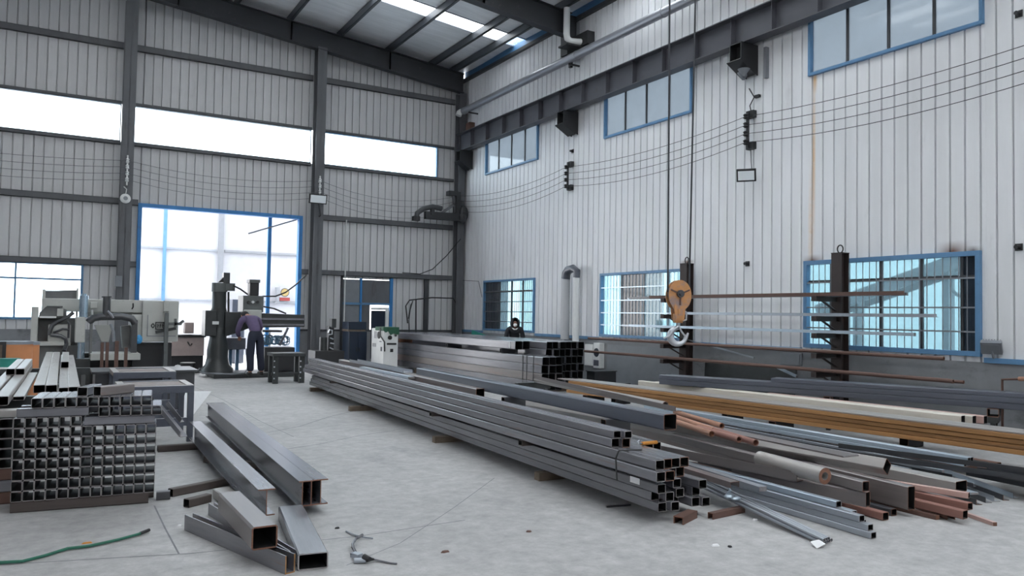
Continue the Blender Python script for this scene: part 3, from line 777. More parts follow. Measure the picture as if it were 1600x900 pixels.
def floodlight(lab, c, rz, tilt, w=0.46, h=0.3, face='lamp_glass', body='black', arm=None):
    t = thing('floodlight', lab, 'lamp', c)
    R = Matrix.Rotation(rz, 4, 'Z') @ Matrix.Rotation(tilt, 4, 'X')
    T = Matrix.Translation(c) @ R
    def tr(b):
        b.v = [tuple(T @ Vector(v)) for v in b.v]; return b
    b = MB(); b.prism([(-w / 2, -h / 2), (w / 2, -h / 2), (w / 2, h / 2), (-w / 2, h / 2)], -0.02, 0.05, 'Y')
    for k in range(7): b.box(-w * 0.4 + k * w * 0.8 / 6 - 0.006, -w * 0.4 + k * w * 0.8 / 6 + 0.006, 0.05, 0.10, -h * 0.4, h * 0.4)
    tr(b).build('housing', body, t, smooth=False)
    b = MB(); b.box(-w / 2 + 0.03, w / 2 - 0.03, -0.028, -0.02, -h / 2 + 0.03, h / 2 - 0.03); tr(b).build('lamp_glass', face, t, smooth=False)
    if arm:
        b = MB(); b.tube([c, arm[0], arm[1]], 0.02, 6); b.build('arm', body, t)
    return t
floodlight('floodlight with pale face on the grey column between doorway and corner', (6.613, 22.55, 4.967), 0.0, math.radians(12), 0.52, 0.28, arm=((6.75, 22.72, 4.5), (6.75, 22.83, 4.5)))
floodlight('floodlight with pale face tilted down on white wall below the insulators', (11.42, 10.559, 4.42), math.radians(-52), math.radians(22), 0.36, 0.24, arm=((11.55, 10.62, 4.42), (XR, 10.62, 4.42)))
floodlight('small grey floodlight on a stand at the lower right window corner', (XR - 0.14, 6.12, 1.30), math.radians(-70), math.radians(35), 0.26, 0.2, 'dim_grey', 'dim_grey', arm=((XR - 0.10, 6.12, 1.2), (XR - 0.08, 6.12, 1.15)))
b = MB(); b.tube([(XR - 0.03, 10.72, 4.98), (XR - 0.03, 10.7, 4.7), (XR - 0.05, 10.66, 4.5)], 0.008, 5)
tag(b.build('lamp_cord', 'wire'), 'thin cord dropping from near insulators to the wall floodlight', 'cord')

t = thing('alarm_bell', 'round white bell on the grey column beside the doorway', 'bell', (1.55, 22.83, 4.55))
b = MB(); b.lathe([(0.11, 0.0), (0.13, 0.03), (0.10, 0.07), (0.03, 0.09)], (1.55, 22.84, 4.55), 20, axis='Y'); b.v = [(x, 2 * 22.84 - y, z) for x, y, z in b.v]; b.build('gong', 'white', t)
b = MB(); b.lathe([(0.055, 0), (0.05, 0.02)], (1.55, 22.74, 4.55), 14, axis='Y'); b.build('centre_boss', 'dim_grey', t)
b = MB(); b.tube([(1.55, 22.8, 4.66), (1.57, 22.8, 4.8), (1.5, 22.8, 4.86)], 0.012, 6); b.build('bell_wire', 'white', t)

# corner bracket arm on the back wall
t = thing('swing_arm', 'dark swing arm with a bent end fixed in the corner above a girt', 'arm', (11.4, 22.9, 4.6))
b = MB(); b.bar((10.135, 22.75, 4.798), (11.461, 22.75, 4.82), 0.16, 0.24); b.build('beam_arm', 'black', t, smooth=False)
b = MB(); b.tube([(9.808, 22.7, 4.583), (9.846, 22.7, 4.83), (10.063, 22.7, 4.992), (10.374, 22.7, 5.08), (10.692, 22.7, 5.045)], 0.085, 10); b.build('bent_tube', 'beam_dark', t)
b = MB(); b.box(*(9.697, 9.916, 4.583, 4.725)[0:2], 22.62, 22.78, *(9.697, 9.916, 4.583, 4.725)[2:4]); b.build('tube_flange', 'black', t, smooth=False)
b = MB(); b.box(*(10.31, 10.422, 4.811, 5.099)[0:2], 22.64, 22.76, *(10.31, 10.422, 4.811, 5.099)[2:4]); b.build('clamp', 'black', t, smooth=False)
b = MB(); b.bar((10.742, 22.8, 4.914), (11.242, 22.8, 5.271), 0.05, 0.08); b.bar((11.142, 22.8, 5.598), (11.249, 22.8, 4.977), 0.05, 0.1); b.build('strut', 'column', t, smooth=False)
b = MB(); b.box(*(10.957, 11.282, 5.512, 5.659)[0:2], 22.7, 22.95, *(10.957, 11.282, 5.512, 5.659)[2:4]); b.box(*(11.221, 11.385, 4.708, 5.655)[0:2], 22.72, 22.95, *(11.221, 11.385, 4.708, 5.655)[2:4]); b.build('mounting_plate', 'black', t, smooth=False)
b = MB(); b.ball((11.5, 22.72, 4.95), (0.16, 0.13, 0.26), 12, 8); b.ball((11.45, 22.66, 4.8), (0.14, 0.1, 0.16), 10, 7); b.build('ragged_wrap', 'black', t, smooth=False)
b = MB(); b.tube([(11.36, 22.62, 4.1), (11.0, 22.9, 3.55), (10.6, 23.1, 3.1), (10.2, 23.2, 2.93), (9.6, 23.22, 2.95)], 0.014, 6)
tag(b.build('hanging_cable', 'black'), 'black cable sagging from the corner arm down to the lower girt', 'cable')
b = MB(); b.cyl((7.72, YB - 0.14, 0.6), (7.72, YB - 0.14, 4.5), 0.02, n=8)
tag(b.build('conduit_pipe', 'white'), 'thin white conduit standing up the grey wall beside the boarded opening', 'conduit')
b = MB(); b.tube([(9.728, 23, 1.336), (9.649, 23, 1.884), (9.776, 23, 2.07), (10.556, 23, 2.173), (11.316, 23, 2.172), (11.437, 23, 2.006), (11.456, 23, 1.142)], 0.022, 8); b.cyl((9.997, 23, 2.096), (10.033, 23, 0.521), 0.022, n=8)
tag(b.build('pipe_frame', 'black'), 'bent dark pipe frame standing against the grey wall near the corner', 'pipe')
b = MB(); b.tube([(9.734, 22.97, 1.479), (9.811, 22.97, 1.928), (9.874, 22.97, 2.052), (9.793, 22.97, 1.765), (9.756, 22.97, 1.439), (9.793, 22.97, 0.829)], 0.016, 6)
tag(b.build('hanging_hose', 'black'), 'looped black hose hanging from the bent pipe frame', 'hose')

b = MB(); q = (1.377, 1.542, 2.217, 2.502); b.box(q[0], q[1], 22.78, 22.838, q[2], q[3])
tag(b.build('junction_box', 'dim_grey', smooth=False, bevel=0.006), 'small grey box low on the wall column left of the doorway', 'electrical box')
for lab, p in (('dark bolt stub on the white wall above the bare wires at the far right', (11.7, 5.794, 6.071)), ('dark bolt stub on the white wall right of the big barred window', (11.7, 5.811, 2.734)), ('dark bolt stub on the white wall right of the far rack post', (11.7, 10.803, 2.74)), ('dark bolt stub on the white wall above the far black insulators', (11.7, 16.866, 6.025))):
    b = MB(); b.cyl((XR, p[1], p[2]), (XR - 0.09, p[1], p[2]), 0.03, n=10); b.box(XR - 0.012, XR, p[1] - 0.05, p[1] + 0.05, p[2] - 0.05, p[2] + 0.05)
    tag(b.build('bolt_stub', 'black', smooth=False), lab, 'bolt', 'dark stubs on the white wall')
q = (22.503, 22.779, 7.653, 7.953); b = MB(); b.box(11.55, XR, q[0], q[1], q[2], q[3])
tag(b.build('wall_cleat', 'rust_brown', smooth=False), 'small red brown cleat on the white wall above the far end of the girder', 'cleat')
b = MB(); b.tube([(11.62, 23.1, 2.78), (XR - 0.02, 22.0, 2.72), (XR - 0.02, 21.75, 2.2)], 0.01, 5)
tag(b.build('wall_wire', 'wire'), 'thin wire running from the corner girt to the corner window', 'wire')

# ------------------------------------------------------------------ vent pipes on the white wall
t = thing('vent_pipe', 'grey and white vent pipes with a dark blue elbow on the white wall', 'pipe', (11.5, 16.4, 0.9))
xa, xb = (11.5, 16.707, 1.881), (11.5, 16.275, 1.881)
b = MB(); b.cyl((11.5, xa[1] + 0.05, 1.0), (11.5, xa[1] + 0.05, 2.62), 0.115, n=20); b.cyl((11.5, xa[1] + 0.05, 1.72), (11.5, xa[1] + 0.05, 1.76), 0.122, n=20); b.build('pipe', 'grey_plastic', t)
b = MB(); b.cyl((11.5, xb[1], 0.98), (11.5, xb[1], 2.64), 0.085, n=18); b.build('pipe', 'white', t)
b = MB(); b.tube([(11.5, xa[1] + 0.05, 2.62), (11.5, xa[1] + 0.03, 2.75), (11.5, xa[1] - 0.06, 2.84), (11.5, (xa[1] + xb[1]) / 2 - 0.06, 2.88), (11.5, xb[1] - 0.02, 2.80), (11.5, xb[1], 2.64)], [0.118, 0.118, 0.115, 0.1, 0.09, 0.088], 16); b.build('elbow', 'steel_blue', t)
b = MB(); b.box(11.36, XR - 0.046, xa[1] - 0.12, xa[1] + 0.2, 0.92, 1.05); b.build('base_box', 'dim_grey', t, smooth=False)
b = MB(); b.box(11.38, XR - 0.046, xb[1] - 0.14, xb[1] + 0.1, 0.9, 1.0); b.build('base_box', 'dim_grey', t, smooth=False)
def switch_box(lab, y0, y1, z0, z1, dep, m='white', win=False):
    t = thing('switch_box', lab, 'electrical box', (XR - 0.1, (y0 + y1) / 2, z0))
    b = MB(); b.box(XR - 0.015 - dep, XR - 0.016, y0, y1, z0, z1); b.build('case', m, t, smooth=False, bevel=0.006)
    b = MB(); b.box(XR - 0.022 - dep, XR - 0.016 - dep, y0 + 0.03, y1 - 0.03, z0 + 0.03, z1 - 0.03); b.build('door', m, t, smooth=False)
    if win:
        ym = (y0 + y1) / 2
        b = MB(); b.lathe([(0.10, 0), (0.11, 0.012)], (XR - 0.034 - dep, ym, z0 + (z1 - z0) * 0.62), 16, axis='X'); b.build('gauge', 'navy', t)
        b = MB(); b.box(XR - 0.03 - dep, XR - 0.022 - dep, ym - 0.1, ym + 0.1, z0 + 0.06, z0 + 0.2); b.build('slot', 'steel_blue', t, smooth=False)
switch_box('white wall box beside the dark tube ends of the rear stack', (11.6, 15.701, 0.798)[1], (11.6, 16.054, 0.781)[1], 0.42, 0.95, 0.10)
switch_box('white wall box with a round dark blue gauge below the blue trim', (11.6, 15.359, 0.814)[1], (11.6, 15.621, 0.802)[1], 0.38, 1.0, 0.14, 'white', True)
switch_box('pale grey cover plate low on the wall between the rack posts', (11.6, 9.477, 1.04)[1], (11.6, 9.952, 1.015)[1], 0.82, 1.05, 0.04, 'dim_grey')

# ------------------------------------------------------------------ crane hook block on its ropes
HX, HY = 6.577, 7.149
t = thing('hook_block', 'worn orange crane hook block hanging in front of the far rack post', 'crane hook', (HX, HY, 1.3))
# local frame that faces the camera side: a = along the sheave axis, c = across
a = Vector((-0.42, -0.90, 0)).normalized(); c = Vector((0.90, -0.42, 0))
def HB(u, w, z): return Vector((HX, HY, 0)) + c * u + a * w + Vector((0, 0, z))
R0 = 0.142; zc = 1.945
def plate(P, w0, w1, b):
    n = len(P); vs = [HB(u, w, z) for w in (w0, w1) for u, z in P]
    b.add(vs, [(k, (k + 1) % n, n + (k + 1) % n, n + k) for k in range(n)] + [tuple(range(n)), tuple(range(2 * n - 1, n - 1, -1))])
    return b
def cheek(w0, w1, b):
    return plate([(R0 * math.cos(2 * math.pi * k / 36), zc - 0.02 + 1.32 * R0 * math.sin(2 * math.pi * k / 36)) for k in range(36)], w0, w1, b)
LOWER = [(-0.075, 1.80), (-0.072, 1.74), (-0.055, 1.62), (0.05, 1.62), (0.062, 1.74), (0.07, 1.80)]
plate(LOWER, 0.070, 0.082, MB()).build('lower_plate', 'hoist_orange', t, smooth=False)
plate(LOWER, -0.082, -0.070, MB()).build('lower_plate', 'hoist_orange', t, smooth=False)
cheek(0.055, 0.07, MB()).build('cheek_plate', 'hoist_orange', t, smooth=False)
cheek(-0.07, -0.055, MB()).build('cheek_plate', 'hoist_orange', t, smooth=False)
b = MB(); b.cyl(HB(0, -0.04, zc), HB(0, 0.04, zc), R0 * 0.9, n=28); b.build('sheave', 'steel_dark', t)
b = MB(); b.cyl(HB(0, 0.07, zc), HB(0, 0.10, zc), 0.045, n=18); b.cyl(HB(0, 0.10, zc), HB(0, 0.115, zc), 0.022, n=6); b.build('axle_cap', 'steel_dark', t)
for an in (20, 160, 270):
    an = math.radians(an); b = MB(); b.bar(HB(0.045 * math.cos(an), 0.074, zc + 0.045 * math.sin(an)), HB(0.125 * math.cos(an), 0.074, zc + 0.14 * math.sin(an)), 0.018, 0.012, tuple(a)); b.build('rib', 'rust_brown', t, smooth=False)
b = MB(); b.bar(HB(0, 0.087, 1.76), HB(0, 0.087, 1.68), 0.06, 0.008, tuple(a)); b.build('name_plate', 'hoist_orange', t, smooth=False)
b = MB(); b.bar(HB(-0.005, 0, 1.70), HB(-0.005, 0, 1.59), 0.10, 0.10, tuple(a)); b.build('crosshead', 'hoist_orange', t, smooth=False, bevel=0.008)
b = MB(); b.tube([HB(0.06, 0.0, 1.62), HB(0.10, 0.0, 1.63), HB(0.105, 0, 1.72), HB(0.06, 0, 1.74)], 0.012, 6); b.build('rope_guard', 'hook_steel', t)
pts, rad = [], []
hz = 1.435
pts.append(HB(0, 0, 1.60)); rad.append(0.026)
pts.append(HB(0, 0, 1.555)); rad.append(0.026)
for k in range(15):
    an = math.radians(88 + 262 * k / 14); pts.append(HB(0.100 * math.cos(an) + 0.0, 0, hz - 0.005 + 0.098 * math.sin(an))); rad.append(0.024 + 0.017 * math.sin(math.pi * min(1, k / 12.0)))
pts.append(HB(0.128, 0, hz + 0.035)); rad.append(0.012)
b = MB(); b.tube(pts, rad, 12); b.build('hook', 'hook_steel', t)
b = MB(); b.tube([HB(0.0, 0.03, 1.55), HB(0.03, 0.03, 1.49), HB(0.085, 0.02, hz - 0.01)], 0.012, 6); b.build('safety_latch', 'hook_steel', t)
b = MB(); b.tube([HB(-0.01, 0.04, 1.55), HB(-0.07, 0.045, 1.50), HB(-0.12, 0.045, 1.43), HB(-0.19, 0.03, 1.40)], 0.014, 6); b.build('sling_wire', 'hook_steel', t)
for u, top, lab in ((-0.135, (6.33, 7.1, 7.95), 'left'), (0.135, (6.66, 6.95, 7.95), 'right')):
    b = MB(); b.cyl(HB(u, 0, zc + 0.02), top, 0.011, n=8)
    tag(b.build('crane_rope', 'rope'), 'greased dark crane rope rising from the %s side of the hook block' % lab, 'rope')
b = MB(); b.box(-13.9, 11.27, 6.75, 7.25, 7.95, 8.5); b.box(GX - 0.2, GX + 0.2, 6.2, 7.8, 7.66, 7.95)
struct(b.build('beam', 'rail_beam', smooth=False, bevel=0.01))

# ------------------------------------------------------------------ cantilever rack on the white wall
ARMZ = (2.05, 1.72, 1.44, 1.11, 0.80)
for y, lab in ((8.50, 'near post of the brown cantilever rack standing before the big barred window'), (12.2, 'far post of the brown cantilever rack behind the crane hook')):
    t = thing('cantilever_rack', lab, 'rack', (11.45, y, 0), 'cantilever rack posts by the white wall')
    b = MB(); b.box(11.35, 11.365, y - 0.10, y + 0.10, 0, 2.79); b.box(11.535, 11.55, y - 0.10, y + 0.10, 0, 2.79); b.box(11.365, 11.535, y - 0.008, y + 0.008, 0, 2.79); b.box(11.345, 11.555, y - 0.105, y + 0.105, 2.79, 2.80)
    b.build('post', 'rack_brown', t, smooth=False)
    b = MB(); n = 18
    ring = [Vector((11.45, y + 0.055 * math.cos(2 * math.pi * k / n), 2.865 + 0.065 * math.sin(2 * math.pi * k / n))) for k in range(n + 1)]
    b.tube(ring, 0.011, 8); b.build('lifting_ring', 'black', t)
    for z in ARMZ:
        b = MB(); b.box(10.78, 11.35, y - 0.05, y + 0.05, z - 0.085, z - 0.075); b.box(10.78, 11.35, y - 0.05, y + 0.05, z - 0.01, z); b.box(10.78, 11.35, y - 0.005, y + 0.005, z - 0.075, z - 0.01); b.box(10.78, 10.79, y - 0.05, y + 0.05, z - 0.075, z - 0.01)
        b.build('arm', 'rack_brown', t, smooth=False)
        b = MB(); b.bar((11.0, y, z - 0.08), (11.35, y, z - 0.24), 0.05, 0.015); b.build('arm_brace', 'rack_brown', t, smooth=False)
def rk(x, y0, y1, z, kind, dims, mats, lab, nm='steel_bar'):
    p1, p0 = (x, y1, z + 0.002), (x, y0, z + 0.002)
    if kind == 'pipe': return round_pipe(lab, p0, p1, dims[0], dims[1], mats, 'steel lengths on the cantilever rack')
    if kind == 'box': return box_tube(lab, p0, p1, dims[0], dims[1], 0.004, mats, 'steel lengths on the cantilever rack')
    return bar(lab, p0, p1, kind, dims, mats, 'steel lengths on the cantilever rack')
BRN, DRK, GLV, GLB = ('rust_brown', 'rust_end'), ('steel_dark', 'cut_end'), ('galv', 'cut_end'), ('galv_blue', 'cut_end')
rk(10.93, 7.0, 12.75, 2.05, 'angle', (0.06, 0.06, 0.006), BRN, 'brown angle bar at the front of the top rack level')
rk(11.02, 7.3, 13.55, 2.05, 'angle', (0.05, 0.05, 0.006), DRK, 'dark angle bar in the middle of the top rack level')
rk(11.12, 7.5, 13.7, 2.05, 'flat', (0.05, 0.03), GLB, 'bright flat bar at the back of the top rack level')
rk(11.22, 7.15, 13.2, 2.05, 'flat', (0.05, 0.045), DRK, 'dark square bar at the back of the top rack level')
rk(10.95, 6.52, 12.0, 1.72, 'angle', (0.05, 0.05, 0.005), GLV, 'grey galvanised angle bar on the second rack level')
rk(11.08, 6.9, 12.3, 1.72, 'flat', (0.04, 0.03), GLV, 'grey galvanised flat bar behind the angle on the second rack level')
rk(10.93, 6.85, 13.4, 1.44, 'flat', (0.06, 0.05), GLB, 'bright square bar at the front of third rack level')
rk(11.05, 7.2, 13.8, 1.44, 'flat', (0.06, 0.04), GLV, 'grey flat bar behind the bright bar on the third rack level')
rk(10.90, 6.4, 14.9, 1.11, 'pipe', (0.028, 0.022), BRN, 'long brown pipe at the front of the fourth rack level')
rk(11.0, 6.6, 14.6, 1.11, 'angle', (0.06, 0.05, 0.006), BRN, 'brown angle bar behind the pipe on the fourth rack level')
rk(11.12, 8.2, 10.9, 1.11, 'flat', (0.05, 0.05), ('white_paint', 'cut_end'), 'short white bar on the fourth rack level')
rk(10.87, 6.25, 15.0, 0.80, 'pipe', (0.028, 0.022), BRN, 'long brown pipe at the front of the lowest rack level')
rk(10.95, 6.15, 14.6, 0.80, 'pipe', (0.024, 0.019), BRN, 'second brown pipe from the front of the lowest rack level')
rk(11.05, 6.4, 14.2, 0.80, 'pipe', (0.024, 0.019), ('rust_red', 'rust_end'), 'reddish brown pipe at the back of the lowest rack level')
bar('bent grey rod leaning down across the dark dado behind the rack', (11.6, 10.503, 0.901), (11.5, 12.197, 1.182), 'flat', (0.025, 0.025), GLV)
bar('bright short offcut sticking up behind the blue grey stack', (11.25, 9.216, 0.643), (11.5, 9.909, 0.771), 'flat', (0.04, 0.04), GLB)
# sheets leaning on the dado
for k, (y0, y1, z1, m, lab) in enumerate(((12.6, 15.2, 0.98, 'dim_grey', 'grey scuffed steel sheet leaning on the dado behind the far rack post'), (9.6, 11.9, 0.78, 'machine_dark', 'dark steel sheet leaning on the dado between the rack posts'))):
    b = MB(); b.bar((11.66, (y0 + y1) / 2, 0.0), (11.705, (y0 + y1) / 2, z1), y1 - y0, 0.006, (1, 0, 0))
    tag(b.build('steel_sheet', m, smooth=False), lab, 'steel sheet')

# ------------------------------------------------------------------ stack of short cut tubes (left foreground)
A0 = Vector((-0.245, 7.397, 0)); A1 = Vector((0.79, 7.282, 0))
ua = (A1 - A0).normalized(); va = Vector((-ua.y, ua.x, 0))
def AP(u, v, z): return A0 + ua * u + va * v + Vector((0, 0, z))
PT, PH = 0.0803, 0.0835
_r = random.Random(3)
def stub(col, ncol, u, z, lab, v=0.0, L=0.33):
    j = _r.uniform(-0.012, 0.012)
    box_tube(lab, AP(u + PT / 2, v + j, z), AP(u + PT / 2 + _r.uniform(-0.0006, 0.0006), v + j + L + _r.uniform(-0.02, 0.02), z), 0.0785, 0.082, 0.0045, ('steel', 'cut_end'), 'short cut tubes in the left stack')
for r in range(8):
    n = 13 if r < 7 else 6
    for c in range(n):
        if r < 7: lab = 'short square tube, %s in the %s row of the cut tube stack' % (nth(c, n), 'bottom' if r == 0 else ORD[r] + ' lowest')
        else: lab = 'short square tube, %s of six under the left spacer bar' % nth(c, n)
        stub(c, n, c * PT, 0.09 + r * PH, lab)
for c in range(6):
    stub(c, 6, 0.602 + c * PT, 0.09 + 7 * PH + 0.073, 'short square tube, %s of six on the right spacer bar' % nth(c, 6), L=0.42)
ztop = 0.09 + 8 * PH + 0.0735
for c in range(11):
    stub(c, 11, 0.118 + c * PT, ztop, 'short square tube, %s of eleven on top of the cut tube stack' % nth(c, 11), L=0.5)
def cross(lab, u0, u1, v, z, w, h, mats=('steel', 'cut_end'), nm='square_tube', cat='steel tube'):
    return box_tube(lab, AP(u0, v, z), AP(u1, v, z), w, h, 0.005, mats, None, nm, cat)
cross('dark skid tube lying under the cut tube stack', 0.0, 1.0, 0.05, 0.002, 0.09, 0.086, ('skid', 'skid'))
cross('second skid tube hidden under the back of the cut tube stack', -0.02, 1.04, 0.25, 0.002, 0.09, 0.086, ('skid', 'skid'))
cross('grey spacer bar lying across the left tubes below the top row', 0.02, 0.53, 0.04, 0.09 + 8 * PH + 0.001, 0.07, 0.070)
cross('grey spacer bar lying across the right tubes under the six', 0.50, 1.03, 0.05, 0.09 + 7 * PH + 0.001, 0.07, 0.070)
cross('spacer bar hidden at the back of the left tubes', 0.02, 0.58, 0.26, 0.09 + 8 * PH + 0.001, 0.07, 0.070)
cross('spacer bar hidden at the back of the right tubes', 0.50, 1.03, 0.26, 0.09 + 7 * PH + 0.001, 0.07, 0.070)
cross('dark short block poking out right of the cut tube stack at the floor', 1.06, 1.17, 0.12, 0.001, 0.07, 0.07, ('steel_dark', 'steel_dark'), 'square_tube')
# two loose pieces on the top row
zt = ztop + PH
box_tube('short square tube lying askew at the left on the top row', AP(0.475, 0.05, zt), AP(0.56, 0.36, zt), 0.08, 0.075, 0.005)
box_tube('short square tube lying askew at the right on the top row', AP(0.585, 0.03, zt), AP(0.83, 0.28, zt), 0.082, 0.08, 0.005, ('steel_brown', 'cut_end'))
b = MB(); b.box(0, 0.11, -0.05, 0.05, 0, 0.006)
# long tubes behind, lying on trestles
def trestle(lab, x0, x1, y, z):
    t = thing('trestle', lab, 'trestle', ((x0 + x1) / 2, y, 0))
    b = MB(); b.box(x0, x1, y - 0.05, y + 0.05, z - 0.1, z); b.build('top_beam', 'machine_dark', t, smooth=False)
    for x in (x0 + 0.08, x1 - 0.08):
        for s in (-1, 1):
            b = MB(); b.bar((x, y + 0.03 * s, z - 0.1), (x, y + 0.22 * s, 0), 0.05, 0.05, (1, 0, 0)); b.build('leg', 'machine_dark', t, smooth=False)
trestle('dark steel trestle under the near ends of the long pale tubes', -1.0, 0.42, 8.75, 0.80)
trestle('dark steel trestle under the far ends of the long pale tubes', -1.0, 0.48, 12.6, 0.80)
PALE = ('steel_pale', 'cut_end')
G = 'long pale tubes behind the cut tube stack'
def far(p, L, dx=0.03): return (p[0] + dx * L, p[1] + L, p[2])
def longt(lab, x, y, z, L, w, h, dx=0.02, mats=PALE): return box_tube(lab, (x, y, z), far((x, y, z), L, dx), w, h, 0.004, mats, G)
longt('long pale tube with dark open end, left of the two behind the top row', *(-0.092, 8.998, 0.802)[0:2], 0.802, 6.6, 0.100, 0.078, 0.010)
longt('long pale tube with dark open end, right of the two behind the top row', *(0.011, 8.959, 0.802)[0:2], 0.802, 6.6, 0.100, 0.078, 0.010)
longt('long pale tube flush beside the open ended pair', *(0.115, 8.887, 0.802)[0:2], 0.802, 6.2, 0.085, 0.055, 0.010)
longt('rightmost long pale tube beside the blue cylinder', *(0.21, 8.951, 0.802)[0:2], 0.802, 6.0, 0.10, 0.055, 0.010)
q = (0.156, 11.75, 0.858)
longt('shorter pale tube with open end lying on the right long tubes', q[0], q[1], 0.859, 2.6, 0.09, 0.08, 0.016)
longt('long pale tube with open end at the left edge of the picture', *(-0.353, 7.947, 0.802)[0:2], 0.802, 4.4, 0.10, 0.08, 0.02)
longt('long pale tube behind the one at the left picture edge', (-0.353, 7.947, 0.802)[0] - 0.115, 8.3, 0.802, 4.4, 0.10, 0.08, 0.02)
longt('long flat pale tube lying lower between the two pale groups', (-0.353, 7.947, 0.802)[0] + 0.11, 8.35, 0.802, 3.0, 0.09, 0.035, 0.02)
q = (-0.388, 10.352, 0.884)
longt('short pale tube with open end, left of the upper pair', q[0], q[1], 0.884, 1.9, 0.085, 0.07, 0.02)
longt('short pale tube with open end, right of the upper pair', q[0] + 0.092, q[1], 0.884, 1.9, 0.085, 0.07, 0.02)
# second stack whose dark ends show at the left edge
for r in range(5):
    for c in range(3):
        box_tube('square tube, %s up in the %s column of the edge stack' % (ORD[r], ('right', 'middle', 'left')[c]), (-0.305 - c * 0.102, 7.75, 0.30 + r * 0.083), (-0.30 - c * 0.102, 8.45, 0.30 + r * 0.083), 0.10, 0.082, 0.006, ('steel', 'cut_end'), 'dark ended tubes of the edge stack')
for k, (z, lab, m) in enumerate(((0.20, 'brown spacer beam under the edge stack', ('rust_brown', 'rust_end')), (0.10, 'grey beam lying below the brown spacer at the left edge', ('steel', 'cut_end')), (0.0, 'dark bottom beam on the floor at the left edge', ('rust_brown', 'rust_end')))):
    box_tube(lab, (-1.2, 7.9, z + 0.001), (-0.16 - 0.0 * k, 7.82, z + 0.001), 0.12, 0.098, 0.006, m)
box_tube('pale tube lying across the top of the edge stack', (-0.9, 7.92, 0.717), (-0.17, 7.86, 0.717), 0.16, 0.06, 0.005, PALE)

# ------------------------------------------------------------------ roller tables
def roller_table(lab, x0, x1, y0, y1, z, nroll, mw='steel_blue'):
    t = thing('roller_table', lab, 'table', ((x0 + x1) / 2, (y0 + y1) / 2, 0), 'roller feed tables')
    for nm, bx in (('front_rail', (x0, x1, y0, y0 + 0.05, z - 0.09, z)), ('back_rail', (x0, x1, y1 - 0.05, y1, z - 0.09, z)), ('lower_rail', (x0 + 0.05, x1 - 0.05, y0 + 0.01, y0 + 0.05, 0.20, 0.30)), ('lower_rail', (x0 + 0.05, x1 - 0.05, y1 - 0.05, y1 - 0.01, 0.20, 0.30))):
        b = MB(); b.box(*bx); b.build(nm, mw, t, smooth=False, bevel=0.003)
    for x in (x0 + 0.04, x1 - 0.04):
        b = MB(); b.box(x - 0.04, x + 0.04, y0 + 0.05, y1 - 0.05, z - 0.06, z + 0.004); b.build('side_rail', 'steel_pale', t, smooth=False)
    for x in (x0, x1 - 0.07):
        for y in (y0, y1 - 0.07):
            b = MB(); b.box(x, x + 0.07, y, y + 0.07, 0, z - 0.09); b.build('leg', mw, t, smooth=False)
    for k in range(nroll):
        y = y0 + 0.05 + (y1 - y0 - 0.1) * (k + 0.5) / nroll
        b = MB(); b.cyl((x0 + 0.08, y, z - 0.035), (x1 - 0.08, y, z - 0.035), 0.034, n=14); b.build('roller', 'steel_brown', t)
    return t
roller_table('near roller table with brown rollers behind the cut tube stack', 0.72, 1.56, 10.46, 11.35, 0.70, 4)
roller_table('far roller table with brown rollers in front of the band saw', 0.78, 1.62, 12.6, 13.6, 0.72, 3)
b = MB(); b.box(0.60, 2.05, 13.75, 14.6, 0.0, 0.62)
b.box(0.55, 2.1, 13.7, 14.65, 0.62, 0.66)
tag(b.build('chip_tray', 'steel_dark', smooth=False, bevel=0.006), 'dark blue grey steel tray box between roller table and band saw', 'tray')

# ------------------------------------------------------------------ beams on the floor, left of the middle
IB = ('steel', 'rust_end')
i0, i1 = Vector((1.764, 6.307, 0.075)), Vector((2.067, 13.85, 0.075))
d = (i1 - i0).normalized(); sd = d.cross(Vector((0, 0, 1)))
Lp = 5.9
def twin_web(Lb):
    b = MB(); w, h = 0.118, 0.205
    b.box(-w / 2, w / 2, 0, Lb, 0, 0.010); b.box(-w / 2, w / 2, 0, Lb, h - 0.010, h)
    for x in (-0.030, 0.042): b.box(x - 0.004, x + 0.004, 0, Lb, 0.010, h - 0.010)
    for k in range(0, len(b.m), 6):
        b.m[k + 2] = 1
    return b.mesh('twin_web', ('steel', 'rust_end'), False)
lay('i_beam', twin_web(Lp), 'double webbed steel beam, left one of the pair lying side by side', 'beam', i0 + sd * 0.05, i0 + sd * 0.05 + d * Lp, 'paired beams on the floor')
bar('steel I-beam, right one of the pair lying side by side', i0 + sd * 0.171 + d * 0.01, i0 + sd * 0.171 + d * Lp, 'ibeam', (0.120, 0.205, 0.010, 0.007), IB, 'paired beams on the floor', 'i_beam', 'beam')
s0, s1 = Vector((1.466, 6.157, 0.072)), Vector((1.556, 10.499, 0.072))
bar('single steel I-beam with a torn end left of the paired beams', s0, s0 + (s1 - s0).normalized() * 4.1, 'ibeam', (0.13, 0.205, 0.010, 0.007), IB, None, 'i_beam', 'beam')
r0, r1 = Vector((1.487, 4.971, 0)), Vector((2.19, 9.64, 0))
r0.z = r1.z = 0.001
box_tube('wide rectangular tube pointing at the camera under the single beam', r0, r0 + (r1 - r0).normalized() * 1.3, 0.19, 0.105, 0.008, ('steel', 'cut_end'), None, 'rectangular_tube')
box_tube('short thick brown rectangular tube lying over the back channel', (1.222, 5.156, 0.117), (1.207, 6.238, 0.117), 0.165, 0.148, 0.010, ('steel_brown', 'rust_end'), None, 'rectangular_tube')
bar('grey channel lying nearest the camera with an orange rusted edge', (1.339, 4.965, 0), (0.932, 6.302, 0), 'trough', (0.07, 0.115, 0.008), ('steel', 'rust'), None, 'steel_channel', 'channel')
bar('grey channel behind the orange edged one', (1.396, 5.119, 0), (1.153, 6.673, 0), 'trough', (0.05, 0.095, 0.008), ('steel', 'cut_end'), None, 'steel_channel', 'channel')
